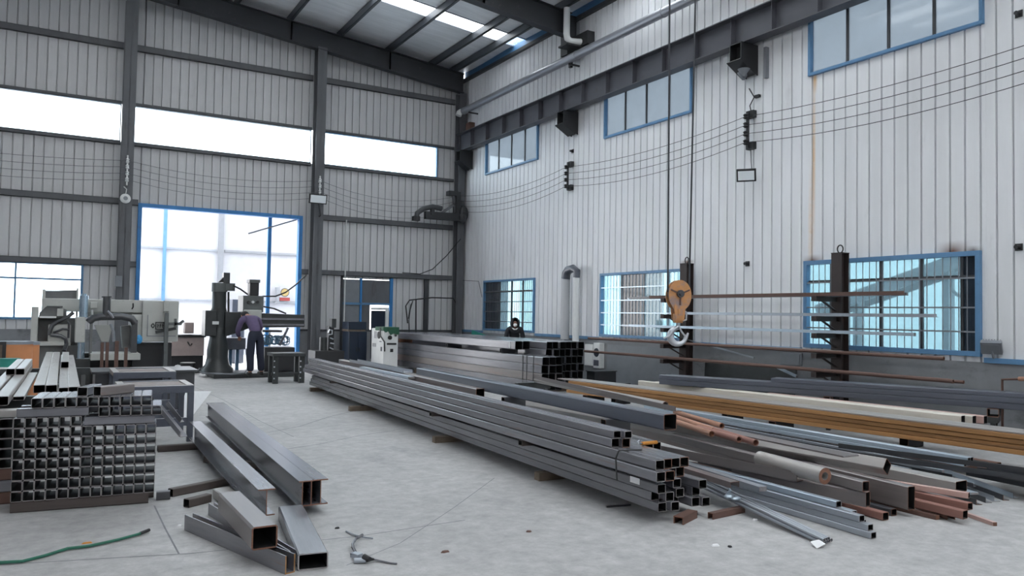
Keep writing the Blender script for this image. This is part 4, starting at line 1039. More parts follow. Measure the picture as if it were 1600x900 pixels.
box_tube('pale tube bridging behind the brown rectangular tube', (1.38, 6.768, 0), (1.328, 7.249, 0), 0.14, 0.085, 0.006, ('steel_pale', 'cut_end'), None, 'rectangular_tube')
SK = ('skid', 'skid')
box_tube('dark skid bar on the floor in front of the single beam', (0.943, 7.466, 0), (1.523, 7.76, 0), 0.07, 0.07, 0.005, SK)
box_tube('short dark skid bar beside the pale tube end', (1.01, 7.001, 0), (1.207, 7.126, 0), 0.07, 0.07, 0.005, SK)
box_tube('dark skid bar under the far ends of the beams', (1.093, 9.861, 0), (1.683, 9.874, 0), 0.09, 0.07, 0.006, SK)
box_tube('dark skid bar under the middle of the paired beams', (1.483, 8.986, 0), (2.001, 8.239, 0), 0.07, 0.07, 0.006, SK)
box_tube('dark skid bar showing right of the far beam ends', (2.097, 11.949, 0), (2.445, 11.944, 0), 0.08, 0.07, 0.006, SK)
bar('loose angle bar leaning under the near roller table', (1.335, 9.606, 0.19), (1.112, 10.603, 0.52), 'angle', (0.09, 0.07, 0.006), ('steel', 'cut_end'), None, 'angle_bar')
bar('second angle bar leaning behind the table leg', (1.369, 10.045, 0.3), (1.23, 10.226, 0.5), 'angle', (0.07, 0.06, 0.006), ('steel', 'cut_end'), None, 'angle_bar')
# folded white sheet propped at the beams
b = MB()
P = [Vector((1.491, 11.411, 0.12)), Vector((1.664, 11.929, 0.48)), Vector((2.091, 12.413, 0.42)), Vector((1.762, 11.832, 0.16))]
Q = [p + Vector((0.01, 0.02, 0.004)) for p in P]
m0 = (P[0] + P[2]) / 2 - Vector((0, 0, 0.03)); m1 = m0 + Vector((0.01, 0.02, 0.004))
V = P + Q
b.add(V, [(0, 1, 3), (1, 2, 3), (4, 7, 5), (5, 7, 6), (0, 4, 5, 1), (1, 5, 6, 2), (2, 6, 7, 3), (3, 7, 4, 0)])
tag(b.build('folded_sheet', 'paper', smooth=False), 'folded white sheet propped at the far end of the floor beams', 'sheet')

# hose, fittings and crumbs on the floor
hp = [(-0.374, 5.974, 0.014), (-0.239, 5.975, 0.014), (-0.117, 5.941, 0.014), (0.006, 6.012, 0.014), (0.136, 6.119, 0.014), (0.269, 6.116, 0.014), (0.452, 6.194, 0.014), (0.581, 6.265, 0.016), (0.664, 6.338, 0.02)]
b = MB(); b.tube(hp, 0.0105, 8); t = tag(b.build('green_hose', 'green'), 'dark green hose lying on the floor in the lower left corner', 'hose')
b = MB(); b.tube([Vector(hp[-2]).lerp(Vector(hp[-1]), 0.2), hp[-1]], 0.012, 8); b.build('hose_end', 'black', t)
t = thing('welding_clamp', 'small earth clamp with stiff wire tails lying on the bare floor', 'clamp', (1.83, 5.059, 0))
b = MB(); b.tube([(1.949, 5.695, 0.008), (1.958, 5.605, 0.01), (1.977, 5.532, 0.012), (2.014, 5.445, 0.015), (2.06, 5.423, 0.01)], 0.007, 6); b.build('wire', 'galv', t)
b = MB(); b.tube([(1.994, 5.47, 0.03), (1.908, 5.365, 0.04), (1.848, 5.257, 0.04), (1.829, 5.188, 0.03), (1.822, 5.116, 0.02)], 0.011, 8); b.build('handle', 'steel', t)
b = MB(); b.bar((1.783, 5.067, 0.03), (1.814, 5.004, 0.03), 0.05, 0.03); b.cyl((1.758, 4.97, 0.018), (1.829, 4.934, 0.018), 0.018, n=10); b.build('jaw', 'galv', t, bevel=0.003)
b = MB(); b.cyl((1.823, 4.954, 0.03), (1.847, 4.911, 0.03), 0.028, 0.016, 10); b.cyl((1.858, 4.941, 0.02), (1.886, 4.945, 0.015), 0.014, 0.008, 8); b.build('coupling', 'black', t)
b = MB(); b.tube([(1.886, 4.956, 0.012), (1.925, 4.905, 0.008), (1.965, 4.847, 0.006), (1.997, 4.815, 0.006)], 0.007, 6); b.build('lead', 'steel', t)

# ------------------------------------------------------------------ the long pile of tubes in the middle
C0 = Vector((4.12, 4.72, 0)); CA = math.radians(87.4)
cd = Vector((math.cos(CA), math.sin(CA), 0)); cs = Vector((math.sin(CA), -math.cos(CA), 0))
def CP(u, v, z): return C0 + cs * u + cd * v + Vector((0, 0, z))
def pile(lab, u, v0, v1, z, w=0.08, h=0.08, mats=('steel', 'cut_end'), group=None, du=0.0, name='square_tube'):
    return box_tube(lab, CP(u + w / 2, v0, z), CP(u + w / 2 + du, v1, z), w - 0.0015, h - 0.001, 0.005, mats, group, name)
G1 = 'tubes in the lower bundle of the middle pile'
offs = [[0.02, 0.0, 0.30, 0.22, 0.05], [0.10, 0.02, 0.35, 0.1, 0.25], [0.0, 0.16, 0.30, 0.12, 0.3]]
vend = [[11.9, 11.8, 11.85, 11.7, 11.8], [11.75, 11.9, 11.7, 11.8, 11.7], [11.6, 11.8, 11.9, 11.6, 11.8]]
us0 = [0.125, 0.115, 0.10]
RN = ['bottom', 'middle', 'top']
for r in range(3):
    for c in range(6):
        u = us0[r] + c * 0.0865 + (0.03 if c > 0 and r == 0 else 0)
        pile('long square tube, %s in the %s row of the lower middle bundle' % (nth(c, 6), RN[r]), u, 0.10 + offs[r][c % 5], vend[r][c % 5], 0.082 + r * 0.0765, 0.0865, 0.076, group=G1, mats=('steel', 'cut_end'))
zz = 0.082 + 3 * 0.0765
for v, lab in ((2.15, 'nearest'), (4.6, 'second nearest'), (9.6, 'farthest')):
    box_tube('%s dark spacer block between the two levels of the middle pile' % lab, CP(-0.04, v, zz + 0.0), CP(0.66, v, zz + 0.0), 0.075, 0.055, 0.004, ('skid', 'skid'), 'spacer blocks in the middle pile', 'spacer_block', 'spacer')
zz += 0.056
for v, lab, dx in ((1.9, 'nearest timber skid under the long middle pile', 0.02), (4.4, 'middle timber skid poking out from under the middle pile', -0.07), (7.9, 'far pale skid poking out left of the middle pile', -0.16), (11.3, 'skid under the far end of the middle pile', 0.0)):
    p0, p1 = CP(dx, v, 0.001), CP(0.62, v, 0.001)
    bar(lab, p0, p1, 'flat', (0.10, 0.08), ('wood', 'wood'), 'skids under the middle pile', 'timber_skid', 'skid')
G2 = 'tubes in the upper bundle of the middle pile'
o2 = [[-0.05, -0.05, 0.04, 0.05, 0.75, 0.75, 0.75], [0.0, 0.02, 0.03, 0.03, 0.72, 0.72, 0.72]]
for r in range(2):
    for c in range(7):
        pile('long square tube, %s in the %s row of the upper middle bundle' % (nth(c, 7), ('lower', 'upper')[r]), 0.0 - 0.03 * (r == 0) + c * 0.0905, o2[r][c], 11.9 + (0.06 if c % 2 else -0.05), zz + r * 0.0805, 0.0905, 0.08, group=G2, mats=('steel', ('cut_end', 'rust_end', 'cut_end', 'rust_end')[c % 4]) if c % 2 else ('steel', 'cut_end'))
z2 = zz + 2 * 0.0805
G3 = 'four tubes on top of the middle pile'
pile('long square tube, lower left of the four on top of the pile', 0.015, 0.62, 11.55, z2, 0.083, 0.078, group=G3)
pile('long square tube with rusted end, lower right of the four on top', 0.10, 0.58, 11.5, z2, 0.083, 0.078, ('steel', 'rust_end'), G3)
pile('long square tube, upper left of the four on top of the pile', 0.022, 0.60, 11.6, z2 + 0.079, 0.08, 0.066, group=G3)
pile('long square tube, upper right of the four on top of the pile', 0.108, 0.56, 11.5, z2 + 0.079, 0.08, 0.066, group=G3)
bg0 = Vector((4.692, 5.189, 0.667))
box_tube('big dark square tube lying highest at the right of the pile', bg0, bg0 + cd * 6.0, 0.142, 0.14, 0.006, ('steel_blue', 'rust_end'))
bg1 = CP(0.41, 4.05, z2 + 0.071)
box_tube('brownish square tube with dark end lying behind the four top tubes', bg1, bg1 + cd * 6.4, 0.12, 0.11, 0.006, ('steel_brown', 'rust_end'))
for v, uu, h, lab in ((1.3, 0.40, 0.136, 'nearest'), (3.4, 0.40, 0.136, 'second nearest'), (5.2, 0.30, 0.069, 'second farthest'), (9.6, 0.30, 0.069, 'farthest')):
    box_tube('%s packing tube between upper bundle and the big dark tube' % lab, CP(uu, v, z2 + 0.001), CP(uu + 0.29, v, z2 + 0.001), 0.08, h, 0.005, ('steel_dark', 'rust_end'), 'packing tubes on the middle pile', 'spacer_block', 'spacer')
# file with orange grip and wire on the upper bundle
t = thing('file_tool', 'orange handled file tool lying on the front of the middle pile', 'tool', (4.623, 5.378, 0.532))
zf = z2 + 0.016
b = MB(); b.cyl((4.483, 5.317, 0.545), (4.651, 5.316, 0.545), 0.016, n=10); b.build('handle', 'tool_orange', t)
b = MB(); b.tube([(4.483, 5.317, 0.545), (4.417, 5.281, 0.555), (4.413, 5.294, 0.57), (4.433, 5.292, 0.58)], 0.006, 6); b.build('hook_end', 'galv', t)
q0 = CP(-0.036, 0.42, z2 + 0.01); 
b = MB(); b.tube([CP(0.14, 0.36, z2 + 0.014), CP(0.05, 0.40, z2 + 0.014), CP(-0.045, 0.43, z2 + 0.008), CP(-0.06, 0.45, z2 - 0.06), CP(-0.052, 0.44, z2 - 0.24)], 0.007, 6)
tag(b.build('black_strap', 'black'), 'black strap hanging over the near left side of the middle pile', 'strap')
b = MB(); y = 0.30
b.v = [tuple(CP(0.0999, 0.33 + dv, 0.262 + dz)) for dv, dz in ((0, 0), (0.13, 0), (0.13, 0.05), (0, 0.05))] + [tuple(CP(0.0975, 0.33 + dv, 0.262 + dz)) for dv, dz in ((0, 0), (0.13, 0), (0.13, 0.05), (0, 0.05))]
b.f = [(0, 1, 2, 3), (7, 6, 5, 4), (0, 4, 5, 1), (1, 5, 6, 2), (2, 6, 7, 3), (3, 7, 4, 0)]; b.m = [0] * 6
tag(b.build('paper_tag', 'paper', smooth=False), 'small white paper tag stuck on the lower middle bundle near its end', 'tag')
# galvanised offcuts lying on the far part of the pile
zb = z2 + 0.145
bar('bright folded channel lying on the far middle of the pile', CP(0.42, 6.7, z2 + 0.182), CP(0.40, 9.6, z2 + 0.182), 'trough', (0.16, 0.05, 0.006), GLV, None, 'steel_channel', 'channel')
bar('bright flat strip lying beside the folded channel', CP(0.25, 6.1, z2 + 0.147), CP(0.20, 8.4, z2 + 0.147), 'flat', (0.10, 0.03), GLB, None, 'steel_strip')
# small offcuts in front of the pile
bar('short rusty channel offcut on the floor before the pile end', (4.369, 4.724, 0), (4.628, 4.836, 0), 'channel', (0.085, 0.06, 0.008), ('rust_brown', 'rust_end'), None, 'channel_offcut', 'offcut')
bar('longer rusty channel offcut on the floor under the rod bundle', (4.718, 4.723, 0), (5.138, 4.768, 0), 'channel', (0.055, 0.05, 0.006), ('rust_brown', 'rust_end'), None, 'channel_offcut', 'offcut')
bar('thin dark bar lying on the floor left of the pile end', (4.178, 5.42, 0), (4.413, 5.379, 0), 'flat', (0.02, 0.015), DRK, None, 'steel_bar')
crumbs = [(695, 863, 'brown'), (1118, 852, 'white'), (826, 831, 'dark'), (1085, 752, 'dark'), (1180, 813, 'white'), (790, 748, 'dark'), (405, 756, 'brown'), (1140, 880, 'white')]

# ------------------------------------------------------------------ rear stacks of big tubes
D0 = Vector((8.62, 13.35, 0))
def DP(u, v, z): return D0 + Vector((u + 0.012 * v, v, z))
def rear(lab, u, v0, v1, z, w, mats=('steel', 'steel_dark'), group=None):
    return box_tube(lab, DP(u + w / 2, v0, z), DP(u + w / 2, v1, z), w - 0.002, w - 0.001, 0.007, mats, group)
for r in range(4):
    for c in range(3):
        rear('big square tube, %s column of the strapped rear stack, %s layer' % (('left', 'middle', 'right')[c], ('bottom', 'third', 'second', 'top')[r] if r in (0, 3) else ('', 'second lowest', 'second highest', '')[r]), c * 0.171, 0.02 * ((r + c) % 3), 8.6, 0.12 + r * 0.171, 0.17, ('steel_brown', 'steel_dark') if r == 1 else ('steel', 'steel_dark'), 'big tubes of the strapped rear stack')
for k, v in enumerate((0.35, 0.62, 0.78)):
    b = MB()
    for p, q in ((DP(-0.004, v, 0.12), DP(-0.004, v, 0.81)), (DP(-0.004, v, 0.81), DP(0.52, v, 0.81)), (DP(0.52, v, 0.81), DP(0.52, v, 0.12))):
        b.bar(p, q, 0.022, 0.004, (1, 0, 0) if abs(p.z - q.z) > 0.1 else (0, 0, 1))
    tag(b.build('steel_strap', 'black', smooth=False), 'black strap round the rear stack, %s its open ends' % ('nearest', 'second nearest', 'third nearest')[k], 'strap', 'straps round the rear stack')
for v, lab in ((0.9, 'near'), (6.5, 'far')):
    bar('%s timber bearer under the strapped rear stack' % lab, DP(-0.06, v, 0.001), DP(1.7, v, 0.001), 'flat', (0.1, 0.117), ('wood', 'wood'), 'bearers under the rear stacks', 'timber_skid', 'skid')
for r in range(6):
    for c in range(6):
        if r == 4 and c == 0 and False: continue
        rear('square tube, %s in the %s layer of the tall rear stack' % (nth(c, 6), level(r, 6)), 0.53 + c * 0.162, 0.65 + 0.03 * ((r * 2 + c) % 3), 8.5, 0.12 + r * 0.162, 0.160, ('steel', 'steel_dark'), 'tubes of the tall rear stack')
ztp = 0.12 + 4 * 0.171
for v, lab in ((1.75, 'near'), (4.6, 'middle'), (7.9, 'far')):
    box_tube('%s small spacer between the rear stack and its two top tubes' % lab, DP(-0.01, v, ztp), DP(0.42, v, ztp), 0.07, 0.10, 0.006, ('copper', 'rust_end') if lab == 'far' else ('steel_dark', 'steel_dark'), 'spacers on the rear stack', 'spacer_block', 'spacer')
rear('big pale tube with a white chalk mark, left of the two on top', 0.0, 1.12, 8.6, ztp + 0.101, 0.185, ('steel', 'steel_dark'))
rear('big pale tube, right of the two on top of the strapped stack', 0.19, 1.12, 8.5, ztp + 0.101, 0.185, ('steel', 'steel_dark'))
b = MB(); b.lathe([(0.045, 0), (0.045, 0.0015)], (0, 0, 0), 14, axis='X'); 
b.v = [tuple(DP(-0.0025, 1.36, ztp + 0.19) + Vector((0.0 - x, y * 0.8, z * 1.6))) for x, y, z in b.v]
tag(b.build('chalk_mark', 'white'), 'white oval chalk mark on the side of the top rear tube', 'mark')
b = MB(); b.box(10.35, 10.95, 13.9, 14.2, 0.0, 0.42); b.box(10.33, 10.97, 13.88, 14.22, 0.42, 0.44)
tag(b.build('dark_crate', 'black', smooth=False, bevel=0.006), 'dark square crate on the floor right of the rear stack', 'crate')

# ------------------------------------------------------------------ stock along the white wall
BG = ('steel_blue', 'cut_end')
def stock(lab, pn, pf, w, h, mats, kind='box', group=None, t=0.004):
    if kind == 'box': return box_tube(lab, pn, pf, w, h, t, mats, group)
    if kind == 'pipe': return round_pipe(lab, pn, pf, w, h, mats, group)
    return bar(lab, pn, pf, kind, (w, h) if kind == 'flat' else (w, h, 0.006), mats, group)
GB = 'dark blue grey tubes at the foot of the wall'
W0, W1 = Vector((11.085, 5.437, 0.52)), Vector((9.027, 10.269, 0.52))
wd = (W1 - W0).normalized(); wn = Vector((wd.y, -wd.x, 0))
def WPT(u, v, z): return Vector((W0.x, W0.y, 0)) + wn * (u + 0.05) + wd * v + Vector((0, 0, z))
LW = (W1 - W0).length
for r in range(2):
    for c in range(3):
        stock('long blue grey tube, %s in the %s layer at the wall foot' % (('front', 'middle', 'back')[c], ('bottom', 'second')[r]), WPT(c * 0.102, -0.3, 0.506 + r * 0.0815), WPT(c * 0.102, LW - 0.05 * c, 0.506 + r * 0.0815), 0.10, 0.080, BG, 'box', GB)
for c in range(3):
    stock('shorter blue grey tube, %s in the top layer at the wall foot' % ('front', 'middle', 'back')[c], WPT(c * 0.102, -0.25, 0.506 + 2 * 0.0815), WPT(c * 0.102, LW * 0.635, 0.506 + 2 * 0.0815), 0.10, 0.060, BG, 'box', GB)
for v, nm in ((0.35, 'near end'), (LW * 0.47, 'middle')):
    box_tube('black tube block under the %s of the blue grey stack' % nm, WPT(-0.06, v, 0.39), WPT(0.26, v, 0.39), 0.14, 0.114, 0.008, ('black', 'rust_end'), 'black blocks under the blue grey stack', 'bearer_tube', 'bearer')
    t = thing('trestle', 'low dark trestle under the black block at the %s of the blue grey stack' % nm, 'trestle', WPT(0.1, v, 0), 'trestles under the blue grey stack')
    b = MB(); b.bar(WPT(-0.08, v, 0.35), WPT(0.28, v, 0.35), 0.12, 0.078); b.build('top_beam', 'machine_dark', t, smooth=False)
    for u in (-0.04, 0.24):
        b = MB(); b.bar(WPT(u, v, 0.0), WPT(u, v, 0.31), 0.06, 0.06, tuple(wd)); b.build('leg', 'machine_dark', t, smooth=False)
GWH = 'whitish tubes in front of the blue grey stack'
WP = ('white_paint', 'cut_end')
e0, e1 = Vector((9.776, 5.499, 0.4)), Vector((9.265, 11.06, 0.4))
ed = (e1 - e0).normalized(); en = Vector((ed.y, -ed.x, 0))
stock('whitish tube with a sawn open end, front one of the pair', e0, e1, 0.10, 0.10, WP, 'box', GWH)
stock('whitish tube with open end just behind the front one', e0 + en * 0.115 - ed * 0.08, e1 + en * 0.115 - ed * 0.3, 0.10, 0.10, WP, 'box', GWH)
stock('pinkish white tube with open end lying behind the whitish pair', e0 + en * 0.235 - ed * 0.16, e0 + en * 0.235 + ed * 3.0, 0.10, 0.10, ('pink', 'cut_end'), 'box', GWH)
for v, nm in ((0.7, 'near their sawn ends'), (3.6, 'at their middle'), (6.2, 'at their far ends')):
    p = e0 + ed * v; p.z = 0.001
    box_tube('dark bearer under the whitish tubes %s' % nm, p - en * 0.08, p + en * 0.31, 0.12, 0.396, 0.008, ('black', 'rust_end'), 'bearers under the whitish tubes', 'bearer_tube', 'bearer')
GR = 'rusty orange bars in front of the whitish tubes'
o0, o1 = Vector((9.264, 4.547, 0.2)), Vector((8.464, 12.253, 0.2))
od = (o1 - o0).normalized(); on_ = Vector((od.y, -od.x, 0))
for r in range(5):
    for c in range(3):
        m = ('rust', 'rust_end') if r < 4 else ('steel_pale', 'rust_end')
        h = 0.052 if r < 4 else 0.018
        p = o0 + on_ * (0.06 + c * 0.123 + 0.012 * ((r * 2) % 3)) + Vector((0, 0, r * 0.0565))
        stock('long %s, %s in the %s layer of the rust stack' % ('grey flat bar' if r == 4 else 'rusty orange bar', ('front', 'middle', 'back')[c], ('bottom', 'second', 'third', 'fourth', 'top')[r]), p - od * 1.2, p + od * ((o1 - o0).length - 0.12 * c - 0.05 * (r % 2) + (0.3 if r == 4 else 0)), 0.121, h, m, 'box', GR, 0.003)
for v, nm in ((-0.3, 'near the picture edge'), (3.2, 'at their middle'), (7.2, 'at their far end')):
    p = o0 + od * v; p.z = 0.001
    box_tube('dark bearer under the rusty orange bars %s' % nm, p - on_ * 0.02, p + on_ * 0.42, 0.12, 0.197, 0.008, ('black', 'rust_end'), 'bearers under the rusty bars', 'bearer_tube', 'bearer')
GG = 'bright galvanised tubes in front of the rust stack'
for r in range(2):
    for c in range(2):
        stock('bright galvanised tube, %s in the %s layer beside the rust stack' % (('front', 'back')[c], ('lower', 'upper')[r]), (8.43 + c * 0.053, 4.72 - 0.04 * r, 0.12 + r * 0.052), (8.49 + c * 0.053, 10.0, 0.12 + r * 0.052), 0.051, 0.050, GLB, 'box', GG)
for k in range(9):
    x0 = 7.66 + 0.082 * k; y0 = (4.2, 4.9, 4.5, 5.05, 4.7, 5.2, 4.85, 5.0, 4.8)[k]
    stock('thin dark bar, %s of nine lying beside the galvanised tubes' % nth(k, 9, 'nearest the front', 'nearest the galvanised tubes').replace('from left', 'from the front'), (x0, y0, 0.085 + 0.006 * (k % 3)), (x0 + 0.05 + 0.004 * k, 9.4 + 0.15 * (k % 4), 0.085 + 0.006 * (k % 3)), 0.045, 0.035, (DRK, GLV, DRK)[k % 3], ('angle', 'flat', 'angle')[k % 3], 'thin dark bars beside the galvanised tubes')
for y in (5.6, 8.8):
    box_tube('low bearer under the galvanised tubes and dark bars, %s' % ('near' if y < 6 else 'far'), (7.55, y, 0.001), (8.56, y, 0.001), 0.1, 0.083, 0.006, ('black', 'rust_end'), 'low bearers by the galvanised tubes', 'bearer_tube', 'bearer')
GD = 'dark bars running out at the right picture edge'
for k, (x0, y0, x1, y1, z, m) in enumerate(((7.95, 3.0, 8.1, 4.5, 0.10, DRK), (8.06, 2.9, 8.2, 4.55, 0.11, DRK), (8.2, 2.9, 8.3, 4.5, 0.12, DRK), (8.32, 2.9, 8.42, 4.45, 0.13, DRK), (8.45, 2.9, 8.53, 4.4, 0.14, ('steel_dark', 'cut_end')), (8.2, 2.9, 7.55, 5.6, 0.25, ('steel_dark', 'cut_end')), (8.1, 2.85, 7.5, 5.4, 0.195, ('steel_dark', 'cut_end')))):
    stock('dark bar at the right picture edge, %s' % nth(k, 7, 'nearest the camera', 'crossing lowest').replace('from left', 'behind it'), (x0, y0, z), (x1, y1, z), 0.09, 0.05, m, 'angle', GD)
stock('bright blue grey flat lying on the dark bars at the right edge', (8.22, 2.9, 0.305), (7.98, 3.75, 0.305), 0.08, 0.02, GLB, 'flat')
box_tube('dark low support under the bars at the right edge', (7.7, 3.4, 0.001), (8.7, 3.4, 0.001), 0.1, 0.095, 0.006, ('black', 'rust_end'), None, 'bearer_tube', 'bearer')

for k, (x, y, m, w) in enumerate(((8.66, 4.6, ('rust_brown', 'rust_end'), 0.09), (8.78, 4.9, ('steel_dark', 'rust_end'), 0.10), (8.92, 4.3, ('steel_dark', 'rust_end'), 0.09), (9.05, 4.7, ('rust_brown', 'rust_end'), 0.09))):
    stock('dark square tube, %s of four in the gap before the rusty bars' % nth(k, 4, 'nearest the camera', 'nearest the rusty bars').replace('from left', 'from the front'), (x, y, 0.03), (x + 0.1, 7.0 + 0.05 * k, 0.03), w, 0.085, m, 'box', 'dark tubes in front of the rust stack')
# ------------------------------------------------------------------ heap of mixed steel right of the pile
def hz(lab, pn, pf, w, h, mats, kind='box', group=None, roll=0.0, L=None, name=None, t=0.005):
    pn, pf = Vector(pn), Vector(pf)
    if L: pf = pn + (pf - pn).normalized() * L
    if kind == 'box': return box_tube(lab, pn, pf, w, h, t, mats, group, name or 'square_tube', 'steel tube', roll)
    if kind == 'pipe': return round_pipe(lab, pn, pf, w, h, mats, group)
    return bar(lab, pn, pf, kind, (w, h) if kind == 'flat' else (w, h, t), mats, group, name or 'steel_bar', 'steel bar', roll)
HB_ = 'mixed lengths in the heap right of the pile'
SB, SD, SR = ('steel_brown', 'rust_end'), ('steel_dark', 'rust_end'), ('rust_red', 'rust_end')
hz('deep rectangular tube standing on edge, biggest end of the heap', (6.309, 3.986, 0.06), (6.59, 6.759, 0.08), 0.085, 0.20, SB, name='rectangular_tube', L=6.0)
hz('rectangular tube below the thick round pipe in the heap', (5.917, 4.121, 0.1), (5.656, 5.667, 0.11), 0.075, 0.125, SB, name='rectangular_tube', L=1.3)
hz('square tube just above the rectangular tube, left of the deepest one', (5.87, 4.106, 0.235), (5.937, 4.824, 0.24), 0.08, 0.085, SB, L=2.6)
hz('thick walled round pipe with a heavy rim in the heap', (5.68, 4.359, 0.262), (5.765, 5.065, 0.27), 0.070, 0.034, ('steel_pale', 'rust_end'), 'pipe', L=0.8)
hz('brownish angle bar with triangular end left of the thick walled pipe', (5.712, 4.64, 0.232), (5.564, 5.723, 0.24), 0.10, 0.085, SB, 'angle', L=3.4)
hz('square tube turned on its edge with a diamond shaped end', (6.517, 4.366, 0.29), (6.261, 6.258, 0.31), 0.115, 0.115, ('steel_pale', 'rust_end'), roll=math.radians(38), L=5.5)
hz('wide flat grey plate lying along the back of the heap', (6.112, 4.421, 0.45), (6.187, 6.109, 0.46), 0.20, 0.014, ('steel_brown', 'cut_end'), 'flat', L=4.2, name='steel_plate')
hz('flat wide tube with teal scrap tucked in its torn end', (7.035, 3.975, 0.14), (7.015, 5.298, 0.15), 0.18, 0.10, ('steel_pale', 'rust_end'), name='rectangular_tube', L=2.2)
hz('dark rectangular tube filling the gap behind the deep tube', (7.21, 4.452, 0.05), (7.252, 6.344, 0.06), 0.2, 0.1, SD, name='rectangular_tube', L=4.5)
hz('pinkish square bar sticking out above the red brown tubes', (6.729, 3.738, 0.165), (6.611, 4.147, 0.17), 0.05, 0.05, ('pink', 'rust_end'), L=1.0, name='square_bar')
hz('red brown square tube with open end low at the front right', (6.489, 3.636, 0.045), (6.484, 3.919, 0.05), 0.075, 0.07, SR, L=0.8)
hz('second red brown tube behind the front right one', (6.604, 3.659, 0.1), (6.616, 3.999, 0.1), 0.07, 0.06, SR, L=0.9)
hz('red brown square tube with open end below the rectangular tube', (6.004, 4.017, 0.003), (6.025, 4.484, 0.003), 0.075, 0.065, SR, L=2.4)
hz('dark square tube beside the red brown one under the heap', (6.206, 4.076, 0.003), (6.226, 4.567, 0.003), 0.07, 0.06, SD, L=2.4)
hz('thin rusty bar end on the floor under the deep tube', (6.431, 3.832, 0.001), (6.44, 4.211, 0.001), 0.05, 0.035, ('rust_brown', 'rust_end'), 'flat', L=1.2)
hz('thin pinkish bar lying out on the floor at the right', (6.665, 3.493, 0.001), (6.787, 3.792, 0.001), 0.035, 0.03, ('pink', 'rust_end'), 'flat', L=1.0)
hz('brown channel foot lying under the red brown tubes', (6.536, 3.779, 0.001), (6.687, 4.189, 0.001), 0.08, 0.042, ('rust_brown', 'rust_end'), 'channel', L=1.0)
hz('pale grey angle between the pinkish bar and deep tube', (6.626, 3.942, 0.1), (6.705, 4.14, 0.1), 0.07, 0.06, GLV, 'angle', L=0.3)
hz('bright strip poking out at the far right of the heap', (7.275, 3.99, 0.09), (7.367, 4.235, 0.09), 0.08, 0.02, GLB, 'flat', L=0.8)
for k, (px, py) in enumerate(((1500, 788), (1514, 786), (1528, 783), (1542, 780), (1556, 778), (1566, 775))):
    pass
v0 = Vector((5.418, 3.724, 0.001)); vd = (Vector((5.489, 5.331, 0.001)) - v0).normalized(); vn = Vector((vd.y, -vd.x, 0))
for k, (nm, u, v, z, m) in enumerate((('lowest', 0.0, 0.0, 0.001, 'GLV'), ('second lowest', 0.004, 0.03, 0.053, 'GLV'), ('third lowest', -0.004, 0.10, 0.105, 'GLV'), ('second highest', 0.062, 0.22, 0.105, 'GLB'), ('topmost', 0.03, 0.34, 0.157, 'GLB'), ('hidden bottom', 0.066, 0.12, 0.001, 'GLV'), ('hidden middle', 0.066, 0.14, 0.053, 'GLV'))):
    hz('long galvanised tube, %s in the fan pointing towards the camera' % nm, v0 + vn * u + vd * v + Vector((0, 0, z)), v0 + vn * u + vd * 5.6 + Vector((0, 0, z + 0.0)), 0.062, 0.05, {'GLV': GLV, 'GLB': GLB}[m], group=HB_)
hz('dark angle bar end, %s of five at the far right of the heap' % nth(0, 5), (7.298, 3.963, 0.001), (7.861, 5.14, 0.012), 0.06, 0.05, SD, 'angle', L=1.4, group=HB_)
hz('dark angle bar end, %s of five at the far right of the heap' % nth(1, 5), (7.459, 3.964, 0.001), (8.06, 5.158, 0.012), 0.06, 0.05, DRK, 'angle', L=1.4, group=HB_)
hz('dark angle bar end, %s of five at the far right of the heap' % nth(2, 5), (7.584, 3.956, 0.001), (8.215, 5.16, 0.012), 0.06, 0.05, GLV, 'angle', L=1.4, group=HB_)
hz('dark angle bar end, %s of five at the far right of the heap' % nth(3, 5), (7.717, 3.945, 0.001), (8.38, 5.159, 0.012), 0.06, 0.05, SD, 'angle', L=1.4, group=HB_)
hz('dark angle bar end, %s of five at the far right of the heap' % nth(4, 5), (7.892, 3.943, 0.001), (8.6, 5.175, 0.012), 0.06, 0.05, GLB, 'angle', L=1.4, group=HB_)
hz('grey channel with a rusty end lying on the galvanised tubes', (5.064, 4.787, 0.21), (5.104, 5.397, 0.22), 0.10, 0.05, ('steel_brown', 'rust_end'), 'channel', L=1.2)
hz('flat grey bar with rusty end over the galvanised tubes', (5.169, 4.574, 0.21), (5.267, 5.417, 0.22), 0.08, 0.04, GLV, 'flat', L=1.6)
round_pipe('thin bright rod, %s of eight in the tied rod bundle' % nth(0, 8), (4.924, 3.793, 0.001), (5.204, 5.417, 0.101), 0.0135, 0.009, ('galv', 'cut_end'), 'rods of the tied bundle', 'steel_rod', 'rod')
round_pipe('thin bright rod, %s of eight in the tied rod bundle' % nth(1, 8), (4.956, 3.8, 0.001), (5.261, 5.448, 0.101), 0.0135, 0.009, ('galv', 'cut_end'), 'rods of the tied bundle', 'steel_rod', 'rod')
round_pipe('thin bright rod, %s of eight in the tied rod bundle' % nth(2, 8), (4.988, 3.807, 0.001), (5.319, 5.479, 0.101), 0.0135, 0.009, ('galv', 'cut_end'), 'rods of the tied bundle', 'steel_rod', 'rod')
round_pipe('thin bright rod, %s of eight in the tied rod bundle' % nth(3, 8), (5.022, 3.815, 0.001), (5.379, 5.512, 0.101), 0.0135, 0.009, ('galv', 'cut_end'), 'rods of the tied bundle', 'steel_rod', 'rod')
round_pipe('thin bright rod, %s of eight in the tied rod bundle' % nth(4, 8), (5.055, 3.822, 0.001), (5.439, 5.544, 0.101), 0.0135, 0.009, ('galv', 'cut_end'), 'rods of the tied bundle', 'steel_rod', 'rod')
